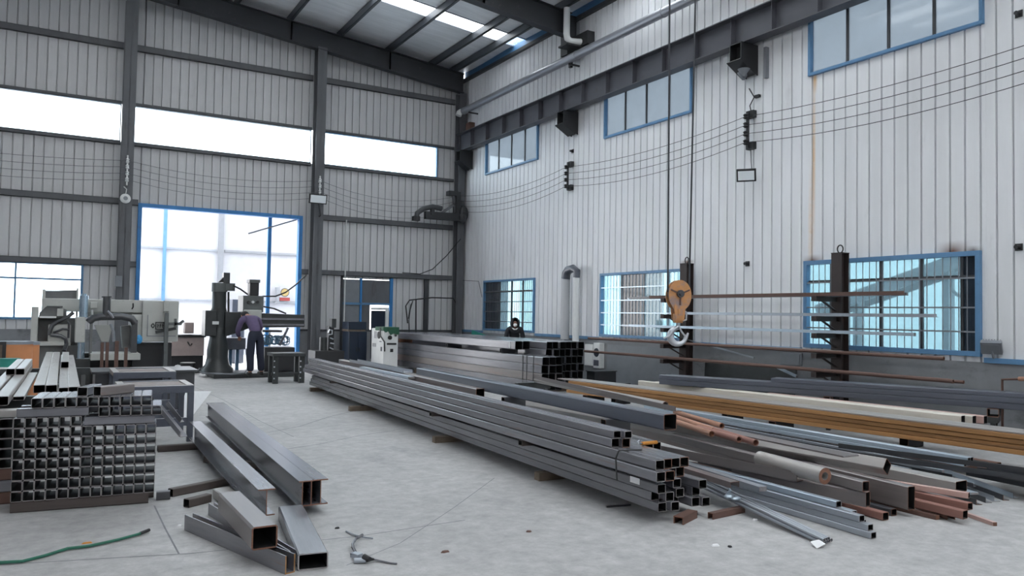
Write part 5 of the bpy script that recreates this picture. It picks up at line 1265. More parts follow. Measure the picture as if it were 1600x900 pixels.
round_pipe('thin bright rod, %s of eight in the tied rod bundle' % nth(5, 8), (4.918, 3.778, 0.029), (5.22, 5.418, 0.129), 0.0135, 0.009, ('galv', 'cut_end'), 'rods of the tied bundle', 'steel_rod', 'rod')
round_pipe('thin bright rod, %s of eight in the tied rod bundle' % nth(6, 8), (4.95, 3.785, 0.029), (5.278, 5.449, 0.129), 0.0135, 0.009, ('galv', 'cut_end'), 'rods of the tied bundle', 'steel_rod', 'rod')
round_pipe('thin bright rod, %s of eight in the tied rod bundle' % nth(7, 8), (4.983, 3.792, 0.029), (5.337, 5.481, 0.129), 0.0135, 0.009, ('galv', 'cut_end'), 'rods of the tied bundle', 'steel_rod', 'rod')
round_pipe('coppery brown pipe end, top of five above the plates', (6.064, 5.915, 0.5), (6.412, 7.005, 0.5), 0.03, 0.024, ('copper', 'rust_end'), 'coppery pipes over the heap', 'round_pipe', 'pipe')
round_pipe('coppery brown pipe end, second of five above the plates', (5.755, 5.717, 0.5), (6.092, 6.655, 0.5), 0.03, 0.024, ('copper', 'rust_end'), 'coppery pipes over the heap', 'round_pipe', 'pipe')
round_pipe('coppery brown pipe end, third of five above the plates', (5.546, 5.544, 0.5), (5.822, 6.329, 0.5), 0.03, 0.024, ('copper', 'rust_end'), 'coppery pipes over the heap', 'round_pipe', 'pipe')
round_pipe('coppery brown pipe end, fourth of five above the plates', (5.532, 5.178, 0.5), (5.724, 5.919, 0.5), 0.03, 0.024, ('rust_red', 'rust_end'), 'coppery pipes over the heap', 'round_pipe', 'pipe')
round_pipe('coppery brown pipe end, lowest and rightmost of five above the plates', (5.536, 4.983, 0.5), (5.775, 5.755, 0.5), 0.03, 0.024, ('rust_red', 'rust_end'), 'coppery pipes over the heap', 'round_pipe', 'pipe')
pq = Vector((6.547, 10.308, 0.6)); trestle('low dark trestle under the left end of the grey round pipe', pq.x - 0.3, pq.x + 0.3, pq.y + 0.1, 0.598)
round_pipe('grey tapered looking round pipe end lying over the long pile', (6.547, 10.308, 0.6), (5.958, 6.667, 0.62), 0.045, 0.038, ('steel_pale', 'rust_end'), None, 'round_pipe', 'pipe')
bar('long pale angle bar slanting from the rear stack over the pile', (5.392, 5.846, 0.72), (6.149, 9.683, 0.72), 'angle', (0.07, 0.05, 0.006), ('steel_brown', 'rust_end'), None, 'angle_bar')
b = MB(); b.ball((5.033, 4.822, 0.13), (0.045, 0.04, 0.025), 9, 6); b.ball((5.067, 4.775, 0.12), (0.05, 0.03, 0.02), 9, 6); b.tube([(5.023, 4.835, 0.15), (5.023, 4.798, 0.19), (5.032, 4.829, 0.21)], 0.01, 6)
tag(b.build('rag_tie', 'galv_blue'), 'crumpled pale rag tied round the rod bundle', 'rag')
b = MB(); b.add([(4.823, 3.825, 0.034), (4.892, 3.802, 0.045), (4.882, 3.739, 0.03), (4.805, 3.756, 0.004)], [(0, 1, 2, 3)]); b.add([(4.835, 3.835, 0.03), (4.904, 3.811, 0.041), (4.894, 3.748, 0.026), (4.814, 3.762, 0.001)], [(3, 2, 1, 0)])
tag(b.build('white_rag', 'paper', smooth=False), 'white rag lying at the near end of the rod bundle', 'rag')

# ------------------------------------------------------------------ machines at the back
def slab(r, y0, y1, b=None):
    """r: (x0, x1, z0, z1)"""
    b = b or MB(); b.box(r[0], r[1], y0, y1, max(r[2], 0.001), r[3]); return b

# radial drill
RY = 20.4
t = thing('radial_drill', 'tall dark green grey radial drill with a long arm in front of the doorway', 'drilling machine', ((3.575, 20.4, 0.052)[0], RY, 0))
cx = (3.56, 20.4, 1.084)[0]
r = (3.376, 5.485, -0.077, 0.064)
slab((r[0], r[1], 0.0, 0.11), 19.75, 20.95).build('base_plate', 'machine_dark', t, smooth=False, bevel=0.01)
b = MB(); b.lathe([(0.40, 0.11), (0.38, 0.20), (0.29, 0.30), (0.25, 0.48), (0.25, 0.66), (0.22, 0.84), (0.20, 0.95), (0.20, 1.2), (0.19, 1.22)], (cx, RY, 0), 28); b.build('column_foot', 'machine_dark', t)
b = MB(); b.cyl((cx, RY, 1.2), (cx, RY, 2.25), 0.17, n=24); b.build('column', 'machine_dark', t)
zs = (3.339, 3.684, 0.995, 1.657)
b = MB(); b.cyl((cx, RY, zs[2] - 0.02), (cx, RY, zs[3]), 0.195, n=26); b.cyl((cx, RY, zs[3]), (cx, RY, zs[3] + 0.04), 0.18, n=26); b.build('sleeve', 'machine_dark', t)
r = (3.207, 3.371, 1.008, 1.637); slab((r[0], r[1] + 0.1, r[2], r[3]), 20.15, 20.65).build('rear_box', 'machine_dark', t, smooth=False, bevel=0.01)
r = (3.363, 3.512, 1.296, 1.374); slab(r, 20.085, 20.1).build('white_plate', 'white', t, smooth=False)
r = (3.416, 3.673, 1.642, 2.12)
b = MB(); b.cyl((cx, RY, 2.2), (cx, RY, r[3]), 0.14, n=22); b.build('upper_column', 'machine_dark', t)
r = (3.33, 3.859, 2.104, 2.326)
b = MB(); b.cyl((cx, RY, r[2]), (cx, RY, r[3]), 0.19, n=24); b.box(cx, r[1], RY - 0.14, RY + 0.14, r[2] + 0.04, r[3]); b.cyl((r[1] - 0.02, RY, r[2] + 0.03), (r[1] - 0.02, RY, r[3]), 0.09, n=14); b.build('column_cap', 'machine', t, bevel=0.006)
r2 = (3.624, 3.776, 2.315, 2.586); slab(r2, 20.25, 20.5).build('lift_motor', 'machine_dark', t, smooth=False, bevel=0.01)
b = MB(); b.prism([((3.506, 20.3, 2.355)[0], (3.506, 20.3, 2.339)[2]), ((3.642, 20.3, 2.36)[0], (3.642, 20.3, 2.344)[2]), ((3.639, 20.3, 2.456)[0], (3.638, 20.3, 2.488)[2])], 20.3, 20.45, 'Y'); b.build('motor_bracket', 'black', t, smooth=False)
b = MB(); b.cyl((3.756, 20.3, 2.109), (3.77, 20.3, 1.598), 0.025, n=8); b.build('lead_screw', 'black', t)
ra = (3.681, 5.686, 1.223, 1.646)
b = MB()
P = [((3.675, 20.2, 1.613)[0], (3.675, 20.2, 1.613)[2]), ((4.104, 20.2, 1.604)[0], (4.104, 20.2, 1.604)[2]), ((5.65, 20.2, 1.563)[0], (5.65, 20.2, 1.563)[2]), ((5.658, 20.2, 1.247)[0], (5.658, 20.2, 1.247)[2]), ((4.301, 20.2, 1.221)[0], (4.301, 20.2, 1.221)[2]), ((3.934, 20.2, 1.075)[0], (3.934, 20.2, 1.075)[2]), ((3.693, 20.2, 0.995)[0], (3.693, 20.2, 0.995)[2])]
b.prism(P, 20.2, 20.55, 'Y'); arm = b.build('radial_arm', 'machine_dark', t, smooth=False, bevel=0.012)
for zz_ in (496, 507):
    q = (4.542, 5.647, 1.424, 1.473) if zz_ == 496 else (4.546, 5.651, 1.276, 1.325)
    slab(q, 20.17, 20.2).build('guide_way', 'steel', t, smooth=False)
r = (4.047, 4.542, 1.609, 2.023); slab(r, 19.95, 20.6).build('drill_head', 'machine', t, smooth=False, bevel=0.015)
r = (4.094, 4.527, 1.609, 1.689); slab(r, 19.90, 19.96).build('head_rim', 'machine', t, smooth=False)
for k, px in enumerate((((4.127, 4.204, 1.813, 1.908)), ((4.235, 4.312, 1.831, 1.895)), ((4.358, 4.42, 1.834, 1.897)))):
    b = MB(); b.cyl(((px[0] + px[1]) / 2, 19.95, (px[2] + px[3]) / 2), ((px[0] + px[1]) / 2, 19.90, (px[2] + px[3]) / 2), 0.035, n=12); b.build('dial', 'white' if k == 1 else 'black', t)
r = (4.066, 4.481, 1.355, 1.672); slab(r, 19.86, 20.4).build('control_face', 'saw_paint', t, smooth=False, bevel=0.02)
b = MB(); b.cyl((r[0] + 0.3, 19.95, 0.95 + 0.35), (r[0] + 0.3, 19.95, r[2]), 0.06, n=14); b.build('spindle', 'steel', t)
r = (4.222, 4.44, 2.026, 2.348); slab(r, 20.05, 20.35).build('head_motor', 'black', t, smooth=False, bevel=0.015)
slab((r[0] - 0.02, r[1] + 0.02, r[3], r[3] + 0.08), 20.03, 20.37).build('motor_cap', 'machine', t, smooth=False)
for pts in ([(3.839, 20.2, 2.269), (4.026, 20.2, 2.179), (4.2, 20.2, 2.056)], [(4.562, 20.1, 1.758), (4.834, 20.1, 1.714), (5.144, 20.1, 1.589)], [(4.562, 20.2, 2.017), (4.882, 20.2, 2.026), (5.138, 20.2, 2.132), (5.503, 20.6, 2.352), (6.355, 22.7, 2.716)]):
    b = MB(); b.tube(pts, 0.02, 6); b.build('power_cable', 'black', t)
r = (3.076, 3.354, -0.018, 0.429)
b = MB(); b.tube([(3.074, 19.9, 0.254), (3.048, 19.9, 0.178), (3.12, 19.8, 0.137), (3.434, 19.6, 0.13), (3.757, 19.6, 0.107), (4.074, 19.7, 0.123), (4.183, 19.8, 0.239), (4.147, 19.8, 0.443), (4.145, 19.9, 0.706)], 0.022, 6); b.build('coolant_hose', 'dim_grey', t)
r = (4.658, 5.172, 0.152, 0.721); slab((r[0], r[1] + 0.25, 0.11, r[3]), 20.2, 20.8).build('work_table', 'black', t, smooth=False, bevel=0.01)
r = (3.753, 4.25, 0.663, 0.954); slab(r, 20.5, 20.9).build('coolant_tank', 'steel_blue', t, smooth=False, bevel=0.01)

tt = thing('blue_shavings', 'bluish heap of drill shavings on the machine table beside the worker', 'shavings', (4.932, 20.4, 0.759))
rs = random.Random(5)
base = (4.933, 20.4, 0.726)
for q in range(5):
    b = MB(); c0 = Vector((base[0] - 0.24 + 0.13 * q, 20.42 + 0.06 * (q % 2), base[2] + 0.02))
    pts = []
    for k in range(60):
        a_ = k * 0.62; rr = 0.10 + 0.03 * math.sin(k * 0.9 + q)
        pts.append(c0 + Vector((rr * math.cos(a_) * 0.9, rr * math.sin(a_ * 0.7) * 0.7, 0.15 + rr * math.sin(a_) * 1.0 + 0.02 * math.sin(k * 0.31))))
    b.tube(pts, 0.012, 5); b.build('curl', 'coil_blue', tt)
t = thing('work_tray', 'dark tray standing over the shavings right of the worker', 'tray', (4.875, 20.4, 1.089))
r = (4.609, 5.093, 1.108, 1.157); slab(r, 20.25, 20.75).build('tray_top', 'black', t, smooth=False)
r = (4.873, 4.905, 0.665, 1.091); slab(r, 20.70, 20.74).build('tray_leg', 'white', t, smooth=False)
b = MB(); b.bar((5.054, 20.3, 0.763), (5.254, 20.3, 1.225), 0.05, 0.05); b.build('tray_brace', 'steel_blue', t, smooth=False)
t = thing('black_bucket', 'black round bin standing left of the drill base', 'bin', (2.908, 20, 0.051))
r = (2.748, 3.033, -0.002, 0.349); xm = (r[0] + r[1]) / 2 - 0.08
b = MB(); b.lathe([(0.14, 0.001), (0.16, 0.36), (0.165, 0.38)], (xm, 19.95, 0), 20); b.build('body', 'black', t)
b = MB(); b.lathe([(0.17, 0.36), (0.17, 0.385), (0.15, 0.39)], (xm, 19.95, 0), 20); b.build('rim', 'machine_dark', t)
# small boxes and stand seen between column and worker
for lab, r, m in (('pale carton on the stand behind the drill column', (3.79, 3.915, 0.703, 0.849), 'white'), ('tan wooden block on the stand behind the drill column', (3.93, 4.087, 0.702, 0.865), 'wood')):
    b = MB(); b.box(r[0], r[1], 20.94, 21.2, r[2], r[3]); tag(b.build('carton' if m == 'white' else 'wood_block', m, smooth=False, bevel=0.005), lab, 'box')
t = thing('steel_stand', 'blue legged stand behind the drill column', 'stand', (4.096, 21.1, 0.402))
r = (3.762, 4.2, 0.637, 0.703); slab(r, 20.92, 21.3).build('stand_top', 'black', t, smooth=False)
for px in ((3.941, 4.019, 0.133, 0.654), (4.114, 4.192, 0.13, 0.652)):
    b = MB(); b.box(px[0], px[1], 21.0, 21.1, 0.0, px[3]); b.build('leg', 'blue_frame', t, smooth=False)

# black work bench right of the drill
t = thing('steel_bench', 'black steel bench with bolted legs right of the worker', 'bench', (4.648, 17.824, 0))
r = (4.319, 5.061, 0.619, 0.692)
slab(r, 17.9, 18.5).build('bench_top', 'machine_dark', t, smooth=False, bevel=0.006)
for px in ((4.341, 4.455, -0.003, 0.62), (4.936, 5.054, -0.021, 0.612)):
    for y in (17.95, 18.35):
        b = MB(); b.box(px[0], px[1], y, y + 0.1, 0, px[3]); lg = b.build('leg', 'machine_dark', t, smooth=False)
        if y < 18:
            for k in range(4):
                z = 0.12 + k * (px[3] - 0.2) / 3.2
                b = MB(); b.cyl((px[0] + 0.02, y - 0.012, z), (px[0] + 0.02, y, z), 0.018, n=8); b.build('bolt', 'hook_steel', lg)
slab((r[0], r[1], 0.18, 0.24), 18.0, 18.06).build('stretcher', 'machine_dark', t, smooth=False)

# bench drill and dark blue cabinet in the corner
t = thing('bench_grinder_post', 'small dark pillar drill standing between grey column and navy cabinet', 'drill', (6.752, 21.8, 0.327))
r = (6.324, 7.06, 0.231, 0.555); b = MB(); b.box(r[0], r[1], 21.5, 22.1, 0.0, r[2]); b.box(r[0], r[1] + 0.1, 21.45, 22.15, r[2], r[3]); b.build('stand_block', 'black', t, smooth=False, bevel=0.01)
r = (6.556, 6.741, 0.546, 0.928); b = MB(); b.cyl(((r[0] + r[1]) / 2, 21.8, r[2]), ((r[0] + r[1]) / 2, 21.8, r[3]), 0.11, n=14); b.build('motor', 'machine_dark', t)
r = (6.792, 6.941, 0.544, 1.33); b = MB(); b.box(r[0], r[1], 21.75, 21.95, r[2], r[3] - 0.1); b.build('pillar', 'black', t, smooth=False)
r = (6.856, 6.988, 1.202, 1.459); b = MB(); b.box(r[0], r[1], 21.7, 21.95, r[2], r[3]); b.build('head', 'machine_dark', t, smooth=False, bevel=0.01)
b = MB(); b.tube([(6.742, 21.65, 1.059), (6.777, 21.65, 1.15), (6.852, 21.65, 1.132), (6.854, 21.65, 1.023), (6.762, 21.65, 1.005)], 0.02, 6); b.build('hand_wheel', 'hook_steel', t)
for k in range(3):
    b = MB(); b.tube([(6.801, 21.65, 0.914), (6.879, 21.6, 0.88)], 0.018, 6) if k == 0 else (b.tube([(6.805, 21.65, 0.769), (6.901, 21.6, 0.753)], 0.018, 6) if k == 1 else b.tube([(6.79, 21.65, 0.643), (6.887, 21.6, 0.59)], 0.018, 6)); b.build('lever', 'hook_steel', t)
t = thing('steel_cabinet', 'navy blue steel cabinet with a pale strip below its top drawer', 'cabinet', (7.739, 22.3, 0.285))
r = (7.47, 8.018, 0.265, 1.09); slab((r[0], r[1], 0.0, r[3]), 22.0, 22.6).build('body', 'navy', t, smooth=False, bevel=0.008)
q = (7.456, 8.003, 1.147, 1.372); slab((q[0], q[1], q[2], q[3]), 22.02, 22.6).build('top_box', 'navy', t, smooth=False, bevel=0.008)
slab((q[0], q[1] - 0.03, r[3], q[2]), 22.03, 22.6).build('pale_strip', 'wood', t, smooth=False)
xm = (r[0] + r[1]) / 2
for x0, x1 in ((r[0] + 0.02, xm - 0.004), (xm + 0.004, r[1] - 0.02)):
    b = MB(); b.box(x0, x1, 21.985, 22.0, 0.08, r[3] - 0.03); dd = b.build('door', 'navy', t, smooth=False)
    b = MB(); b.box(xm + (-0.05 if x0 < xm - 0.1 else 0.03), xm + (-0.03 if x0 < xm - 0.1 else 0.05), 21.96, 21.985, 0.5, 0.62); b.build('handle', 'black', dd, smooth=False)
# white machine with green cover
t = thing('white_machine', 'white cabinet machine with dark green top cover and black dials', 'machine', (7.987, 20.6, 0.289))
r = (7.879, 8.313, 0.287, 1.209); X0, X1, ZT = r[0], r[1], r[3]
slab((X0, X1, 0.0, ZT), 20.3, 21.25).build('body', 'white', t, smooth=False, bevel=0.02)
b = MB(); b.prism([(X0 - 0.02, ZT + 0.05), (X0 - 0.02, ZT - 0.04), (X0 + 0.06, ZT - 0.10), (X0 + 0.13, ZT - 0.06), (X0 + 0.2, ZT - 0.17), (X0 + 0.27, ZT - 0.13), (X1 + 0.01, ZT - 0.16), (X1 + 0.01, ZT + 0.05)], 20.27, 20.9, 'Y'); b.build('top_cover', 'green_cover', t, smooth=False)
b = MB(); b.tube([(X0 - 0.03, 20.5, ZT + 0.02), (X0 - 0.05, 20.4, ZT - 0.2), (X0 + 0.01, 20.25, ZT - 0.36), (X0 + 0.02, 20.25, ZT - 0.62)], 0.022, 6); b.build('hose', 'black', t)
b = MB(); b.cyl((X0 - 0.03, 20.62, ZT - 0.18), (X0, 20.62, ZT - 0.18), 0.10, n=16); b.build('dial', 'black', t)
for u, w, rr in ((0.42, 0.24, 0.06), (0.8, 0.18, 0.03)):
    x = X0 + (X1 - X0) * u; b = MB(); b.cyl((x, 20.27, ZT - w), (x, 20.3, ZT - w), rr, n=16); b.build('dial', 'black', t)
b = MB(); b.box(X0 + 0.1, X1 - 0.06, 20.28, 20.3, ZT - 0.44, ZT - 0.39); b.build('vent_slot', 'black', t, smooth=False)
b = MB(); b.box(X0 + 0.2, X0 + 0.28, 20.27, 20.3, ZT - 0.64, ZT - 0.55); b.build('socket', 'black', t, smooth=False)
for y0, y1, z0, z1 in ((20.95, 20.99, -0.28, -0.08), (20.84, 20.88, -0.28, -0.08), (20.45, 20.6, -0.37, -0.34), (21.08, 21.12, -0.52, -0.42), (20.98, 21.02, -0.52, -0.42), (20.88, 20.92, -0.52, -0.42), (20.4, 20.5, -0.62, -0.5)):
    b = MB(); b.box(X0 - 0.006, X0, y0, y1, ZT + z0, ZT + z1); b.build('panel_mark', 'steel_blue', t, smooth=False)

# ------------------------------------------------------------------ band saw
BY = 18.9
t = thing('band_saw', 'big pale grey horizontal band saw standing below the left wall window', 'band saw', (1.027, 18.9, 0.017))
def R(nm, r, y0, y1, m, bev=0.015, to=None):
    return slab(r, y0, y1).build(nm, m, to or t, smooth=False, bevel=bev)
R('saw_bow', (-0.205, 2.38, 1.561, 1.835), 18.7, 19.15, 'saw_paint')
bw = R('right_wheel_guard', (1.67, 2.403, 0.934, 1.831), 18.6, 19.2, 'saw_paint', 0.02)
R('bow_back', (0.611, 1.685, 1.479, 1.783), 18.85, 19.2, 'saw_paint')
r = (1.479, 1.73, 0.933, 1.529); b = MB(); b.prism([(r[0], r[3]), (r[1], r[3]), (r[1], r[2]), (r[0] + 0.14, r[2]), (r[0], r[2] + 0.18)], 18.65, 19.2, 'Y'); b.build('guard_web', 'saw_paint', t, smooth=False)
r = (1.773, 2.105, 1.033, 1.521)
b = MB(); b.box(r[0], r[1] + 0.25, 18.585, 18.60, r[2] + 0.02, r[2] + 0.035); b.box(r[0], r[0] + 0.015, 18.585, 18.6, r[2] + 0.02, r[3]); b.build('door_seam', 'dim_grey', bw, smooth=False)
# emblem: a small diamond beside a framed plate
r = (1.935, 2.114, 1.201, 1.369)
b = MB()
for bx in ((r[0], r[1], r[2], r[2] + 0.018), (r[0], r[1], r[3] - 0.018, r[3]), (r[0], r[0] + 0.018, r[2], r[3]), (r[1] - 0.018, r[1], r[2], r[3])):
    b.box(bx[0], bx[1], 18.57, 18.6, bx[2], bx[3])
for k in range(3):
    x = r[0] + 0.045 + k * 0.045; b.box(x, x + 0.012, 18.575, 18.6, r[2] + 0.04, r[3] - 0.04); b.box(x, x + 0.03, 18.575, 18.6, r[2] + 0.085, r[2] + 0.097)
b.build('name_frame', 'black', bw, smooth=False)
q = (1.886, 18.57, 1.284); b = MB()
for (x0, z0), (x1, z1) in (((-0.035, 0), (0, 0.05)), ((0, 0.05), (0.035, 0)), ((0.035, 0), (0, -0.05)), ((0, -0.05), (-0.035, 0))):
    b.bar((q[0] + x0, 18.59, q[2] + z0), (q[0] + x1, 18.59, q[2] + z1), 0.02, 0.01, (0, 1, 0))
b.build('diamond_emblem', 'black', bw, smooth=False)
r = (2.088, 2.191, 1.595, 1.833); R('guard_block', r, 18.5, 18.62, 'saw_paint', 0.008)
r = (2.102, 2.179, 0.575, 1.567); b = MB(); b.box(r[0], r[1], 18.4, 18.5, 0, r[3]); b.build('front_post', 'machine', t, smooth=False)
b = MB(); b.bar((2.16, 18.4, 1.331), (2.444, 18.4, 1.334), 0.06, 0.06); b.bar((2.311, 18.4, 1.444), (2.317, 18.4, 1.249), 0.05, 0.06, (0, 1, 0)); b.bar((2.38, 18.4, 1.319), (2.481, 18.4, 1.404), 0.09, 0.05); b.build('tension_handle', 'machine', t, smooth=False)
b = MB(); b.bar((1.934, 18.5, 1.146), (2.343, 18.5, 1.232), 0.04, 0.06); b.build('guide_bar', 'machine_dark', t, smooth=False)
# left wheel guard and head
R('left_panel', (-0.376, -0.255, 0.789, 1.656), 18.5, 19.0, 'saw_paint')
R('left_body', (-0.252, 0.475, 0.585, 1.425), 18.8, 19.3, 'saw_dark', 0.01)
b = MB(); b.prism([((-0.252, 18.6, 1.423)[0], (-0.252, 18.6, 1.423)[2]), ((0.248, 18.6, 1.429)[0], (0.248, 18.6, 1.429)[2]), ((0.244, 18.6, 1.549)[0], (0.242, 18.6, 1.602)[2]), ((0.104, 18.6, 1.599)[0], (0.103, 18.6, 1.652)[2]), ((-0.124, 18.6, 1.634)[0], (-0.125, 18.6, 1.661)[2]), ((-0.233, 18.6, 1.541)[0], (-0.233, 18.6, 1.541)[2])], 18.5, 18.9, 'Y'); b.build('gear_case', 'saw_dark', t, smooth=False, bevel=0.01)
R('gear_foot', (0.071, 0.185, 1.469, 1.626), 18.42, 18.52, 'saw_paint', 0.006)
R('case_lip', (-0.229, 0.063, 1.426, 1.465), 18.42, 18.52, 'white', 0.004)
R('flat_cap', (-0.113, 0.17, 1.651, 1.677), 18.45, 18.8, 'machine', 0.004)
R('lower_box', (-0.072, 0.326, 0.916, 1.297), 18.45, 18.82, 'saw_paint', 0.02)
R('lower_shelf', (-0.21, 0.331, 0.866, 0.945), 18.4, 19.0, 'saw_paint', 0.01)
R('base_left', (-0.275, 0.555, 0.078, 0.864), 18.6, 19.6, 'saw_dark', 0.01)
R('base_right', (1.507, 2.3, 0.008, 0.903), 18.75, 19.4, 'black', 0.01)
R('base_middle', (0.531, 1.518, 0.026, 0.683), 18.9, 19.5, 'machine_dark', 0.01)
for pts in ([(0.367, 18.4, 1.552), (0.256, 18.4, 1.445), (0.089, 18.4, 1.351), (0.001, 18.4, 1.285), (-0.04, 18.4, 1.168), (-0.049, 18.4, 1.077)], [(0.258, 18.4, 1.366), (0.294, 18.4, 1.327), (0.292, 18.4, 1.025)], [(-0.027, 18.4, 1.09), (0.154, 18.4, 1.064), (0.247, 18.4, 0.999), (0.262, 18.4, 0.894), (0.22, 18.3, 0.768)], [(0.017, 18.4, 1.129), (0.184, 18.4, 1.208), (0.298, 18.4, 1.196)]):
    b = MB(); b.tube(pts, 0.04 if len(pts) > 4 else 0.022, 8); b.build('hydraulic_hose', 'steel_dark', t)
# motor cover box with wide dark roll on top
b = MB(); b.prism([((-0.202, 19.2, 1.781)[0], (-0.202, 19.2, 1.781)[2]), ((0.459, 19.2, 1.797)[0], (0.459, 19.2, 1.797)[2]), ((0.44, 19.2, 2.031)[0], (0.44, 19.2, 2.031)[2]), ((0.071, 19.2, 2.006)[0], (0.071, 19.2, 2.006)[2]), ((-0.163, 19.2, 1.985)[0], (-0.163, 19.2, 1.999)[2])], 19.15, 19.6, 'Y'); b.build('top_cover', 'saw_dark', t, smooth=False, bevel=0.01)
R('cover_cheek', (-0.205, -0.148, 1.781, 2.024), 19.05, 19.65, 'saw_paint', 0.005)
R('cover_cheek', (0.423, 0.459, 1.385, 2.07), 19.05, 19.12, 'saw_paint', 0.003)
# hydraulic cylinder
xh = (0.542, 18.3, 1.397)
zc0, zc1 = (0.526, 18.3, 1.898)[2], (0.541, 18.3, 1.45)[2]
b = MB(); b.cyl((xh[0], 18.3, zc1), (xh[0], 18.3, zc0), 0.085, n=18); b.cyl((xh[0], 18.3, zc0), (xh[0], 18.3, zc0 + 0.04), 0.05, n=12); b.build('lift_cylinder', 'chrome', t)
R('cylinder_body', (0.399, 0.583, 0.936, 1.462), 18.2, 18.5, 'saw_paint', 0.02)
b = MB(); b.cyl(((0.522, 18.3, 0.608)[0], 18.3, 0.25), ((0.522, 18.3, 0.608)[0], 18.3, (0.511, 18.3, 0.936)[2]), 0.07, n=16); b.build('lower_rod', 'chrome', t)
R('rod_foot', (0.438, 0.692, 0.082, 0.607), 18.15, 18.5, 'machine_dark', 0.01)
# clamp yoke in the middle
R('clamp_box', (0.664, 0.793, 1.638, 1.771), 18.35, 18.7, 'saw_paint', 0.01)
b = MB(); b.cyl((0.702, 18.4, 1.611), (0.707, 18.4, 1.451), 0.02, n=8); b.build('clamp_pin', 'white', t)
b = MB(); b.cyl((0.96, 18.3, 1.897), (0.963, 18.3, 1.442), 0.075, n=14); b.cyl((0.96, 18.3, 1.897), (0.961, 18.3, 1.87), 0.10, n=14); b.build('clamp_cylinder', 'steel_dark', t)
b = MB(); b.tube([(0.637, 18.3, 1.345), (0.727, 18.3, 1.439), (0.867, 18.3, 1.467), (1.249, 18.3, 1.473), (1.445, 18.3, 1.435), (1.51, 18.3, 1.327)], 0.075, 10); b.build('yoke_arm', 'steel_dark', t)
R('yoke_leg', (1.446, 1.557, 0.595, 1.408), 18.25, 18.6, 'steel_dark', 0.006)
R('yoke_leg', (0.671, 0.718, 0.658, 1.333), 18.25, 18.5, 'saw_dark', 0.004)
b = MB(); b.prism([((0.761, 18.45, 1.291)[0], (0.761, 18.45, 1.291)[2]), ((1.095, 18.45, 1.293)[0], (1.095, 18.45, 1.293)[2]), ((1.034, 18.45, 0.942)[0], (1.034, 18.45, 0.942)[2]), ((0.903, 18.45, 0.943)[0], (0.903, 18.45, 0.943)[2])], 18.5, 18.8, 'Y'); b.build('vise_jaw', 'saw_paint', t, smooth=False)
b = MB(); b.prism([((1.266, 18.45, 1.268)[0], (1.266, 18.45, 1.268)[2]), ((1.498, 18.45, 1.297)[0], (1.498, 18.45, 1.297)[2]), ((1.514, 18.45, 0.791)[0], (1.514, 18.45, 0.791)[2]), ((1.305, 18.45, 0.792)[0], (1.305, 18.45, 0.792)[2])], 18.6, 18.9, 'Y'); b.build('vise_jaw', 'saw_dark', t, smooth=False)
r = (0.686, 1.599, 0.584, 0.717); R('work_table', r, 17.9, 18.85, 'saw_paint', 0.01)
b = MB(); b.tube([(0.977, 18.2, 1.59), (1.05, 18.2, 1.511), (1.088, 18.2, 1.445)], 0.025, 6); b.tube([(1.044, 18.2, 1.324), (1.097, 18.2, 1.165), (1.115, 18.2, 0.952)], 0.03, 6); b.build('saw_cable', 'galv', t)
for k, r in enumerate(((0.836, 0.892, 0.578, 0.97), (0.926, 0.982, 0.577, 0.97), (1.013, 1.077, 0.364, 1.04), (1.175, 1.229, 0.36, 0.921))):
    b = MB(); b.box(r[0], r[1], 17.4 if k < 2 else 16.2, 17.48 if k < 2 else 16.28, 0.0, r[3])
    tag(b.build('guide_post', 'rust_brown', smooth=False), 'rusty upright post, %s of four in front of the band saw' % nth(k, 4), 'post', 'rusty upright posts before the band saw')
q = (1.614, 18.4, 1.011)
b = MB(); b.ball((q[0], 18.5, q[2] - 0.02), (0.07, 0.07, 0.10), 12, 8); b.ball((q[0] - 0.03, 18.47, q[2] - 0.06), (0.05, 0.05, 0.06), 10, 6)
tag(b.build('plastic_bag', 'blue_bag'), 'small bright blue plastic bag hanging on the band saw', 'bag')
b = MB(); b.tube([(1.487, 18.65, 1.763), (1.488, 18.62, 1.68), (1.464, 18.62, 1.638)], 0.014, 6)
tag(b.build('wire_hook', 'black'), 'little black wire hook hanging on the band saw bow', 'hook')

# pink boxed cabinet and things on it past the saw
t = thing('pink_cabinet', 'dirty pinkish cabinet with black top seen right of the band saw', 'cabinet', (3.078, 21.8, 0.376))
r = (2.643, 3.43, 0.454, 0.933); b = MB(); b.box(r[0], r[1], 21.6, 22.2, r[2], r[3]); b.build('body', 'pink_box', t, smooth=False, bevel=0.008)
slab((r[0] - 0.03, r[1] + 0.03, r[3], r[3] + 0.06), 21.55, 22.25).build('top', 'black', t, smooth=False)
q = (2.653, 3.236, 0.29, 0.455); b = MB(); b.box(q[0], r[1], 21.7, 22.15, 0.0, r[2]); b.build('plinth', 'black', t, smooth=False)
b = MB(); b.tube([(3.019, 21.58, 0.818), (3.083, 21.58, 0.718), (3.128, 21.58, 0.768)], 0.014, 6); b.build('handle', 'black', t)
r = (2.977, 3.195, 1.026, 1.31); b = MB(); b.box(r[0], r[1], 21.8, 22.1, r[2], r[3]); b.box(r[0] + 0.03, r[1] - 0.03, 21.79, 21.8, r[2] + 0.04, r[3] - 0.03)
tag(b.build('carton', 'pink_box', smooth=False, bevel=0.006), 'pale pink carton standing on the pink cabinet', 'box')
for k, px in enumerate(((2.794, 21.4, 0.386), (3.067, 21.4, 0.399))):
    b = MB(); b.ball((px[0], 21.5, 0.12), (0.11, 0.08, 0.12), 10, 6); b.ball((px[0] + 0.08, 21.48, 0.08), (0.08, 0.06, 0.08), 8, 5)
    tag(b.build('white_bundle', 'paper'), '%s white cloth bundle on the floor before the pink cabinet' % ('left', 'right')[k], 'cloth')
